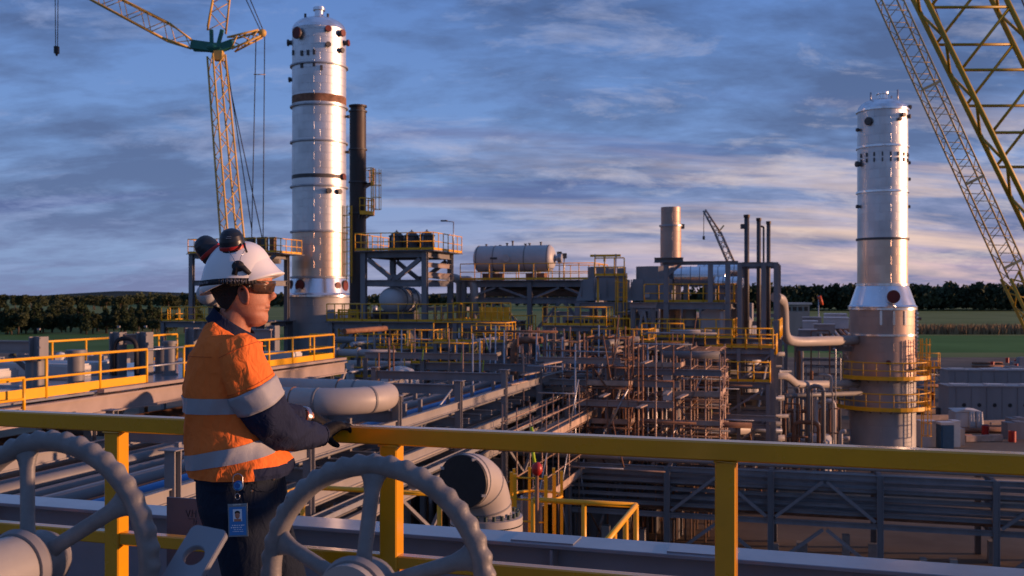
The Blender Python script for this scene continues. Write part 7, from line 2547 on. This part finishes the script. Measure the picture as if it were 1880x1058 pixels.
def tree(x, y, k, sc, label, group):
    o = bpy.data.objects.new(('conifer_tree', 'bushy_tree', 'conifer_tree', 'bushy_tree')[k], None)
    COL.objects.link(o)
    o.location = (x, y, 0)
    o.scale = (sc * rnd.uniform(1.0, 1.35), sc * rnd.uniform(1.0, 1.35), sc)
    o.rotation_euler = (0, 0, rnd.uniform(0, 6.28))
    tag(o, label, 'tree', group)
    for me_, nm in zip(tree_kinds[k], ('trunk', 'crown')):
        c_ = bpy.data.objects.new(nm, me_)
        COL.objects.link(c_)
        c_.parent = o


KL = ('pointed dark tree in the shelter belt beyond the deck', 'round bushy tree in the shelter belt beyond the deck')
for i in range(92):
    Y = rnd.uniform(328, 400)
    px = -40 + 8.3 * (i % 50) + rnd.uniform(-6, 6)
    k = i % 4
    sz = rnd.uniform(.6, 1.05)
    tree(fx(px, Y), Y, k, sz, ('tall ' if sz > .88 else 'small ' if sz < .72 else 'middling ') + KL[k % 2], ('pointed', 'bushy')[k % 2] + ' trees of the left shelter belt')
for i in range(30):
    Y = rnd.uniform(480, 1100)
    px = rnd.uniform(-60, 420)
    k = 1 + 2 * (i % 2)
    tree(fx(px, Y), Y, k, rnd.uniform(1.3, 2.0), 'lone bushy tree scattered over the far paddock', 'trees scattered over the paddock')
# far woods and the ridge
def wood(name, x0, x1, y0, y1, n, h0, h1, size, label, seed, mt_='far_wood'):
    rg = random.Random(seed)
    m = MB()
    for _ in range(n):
        x, y = rg.uniform(x0, x1), y0 + (y1 - y0) * rg.random() ** 1.6
        h = rg.uniform(h0, h1)
        r = h * rg.uniform(.22, .36)
        crown(m, (x, y, h * .55), r, r, h * .45, 70, size * rg.uniform(.8, 1.2), rg)
    return one(m, name, mt_, label, 'forest', kind='stuff')


wood('forest_belt', fx(1300, 880), fx(2100, 880), 870, 1000, 620, 14, 25, 2.1, 'dark eucalypt forest belt beyond the green fields', 2)
wood('far_forest', fx(-120, 1500), fx(560, 1500), 1400, 1700, 260, 9, 15, 2.0, 'far line of woods under the left horizon', 3)
wood('far_forest', fx(300, 1300), fx(1400, 1300), 1200, 1400, 300, 10, 18, 2.0, 'far woods behind the plant', 4)
# low far ridge all round the horizon
m = MB()
n = 120
vs = []
hr = random.Random(9)
for k in range(n + 1):
    a = rad(20 + 140 * k / n)
    h = 26 + 10 * sin(k * .35) + 6 * sin(k * .9 + 1) + hr.uniform(-2, 2)
    vs += [(5200 * cos(a), 5200 * sin(a), -1), (5600 * cos(a), 5600 * sin(a), h), (6400 * cos(a), 6400 * sin(a), -1)]
m.add(vs, [(3 * k + j, 3 * k + j + 1, 3 * k + 4 + j, 3 * k + 3 + j) for k in range(n) for j in range(2)], 0, True)
one(m, 'far_hills', 'far_hill', None, None, kind='structure')
# dirt road and small stores seen under the left deck rails
sheet('dirt_road', [(fx(-300, 205), 205), (fx(500, 205), 205), (fx(500, 226), 226), (fx(-300, 226), 226)], .008, 'sand')
for k in range(22):
    Y = rnd.uniform(120, 195)
    p = W(rnd.uniform(-20, 330), 545, Y)
    p.z = 0
    if k % 3 == 0:
        one(MB().lathe([(.9, 0), (.9, 1.6), (.6, 2.1), (0, 2.3)], p, 16), 'storage_tank', 'white_paint', 'white domed tank in the yard beyond the deck', 'tank', 'white tanks beyond the deck')
    else:
        one(MB().box(p + Z3 * .9, (rnd.uniform(2, 5), 1.6, 1.8)).box(p + Z3 * 1.9, (1.2, 1.2, .2)), 'store_crate', rnd.choice(('rust', 'container', 'steel')), 'crate of stores in the yard beyond the deck', 'crate', 'crates beyond the deck')
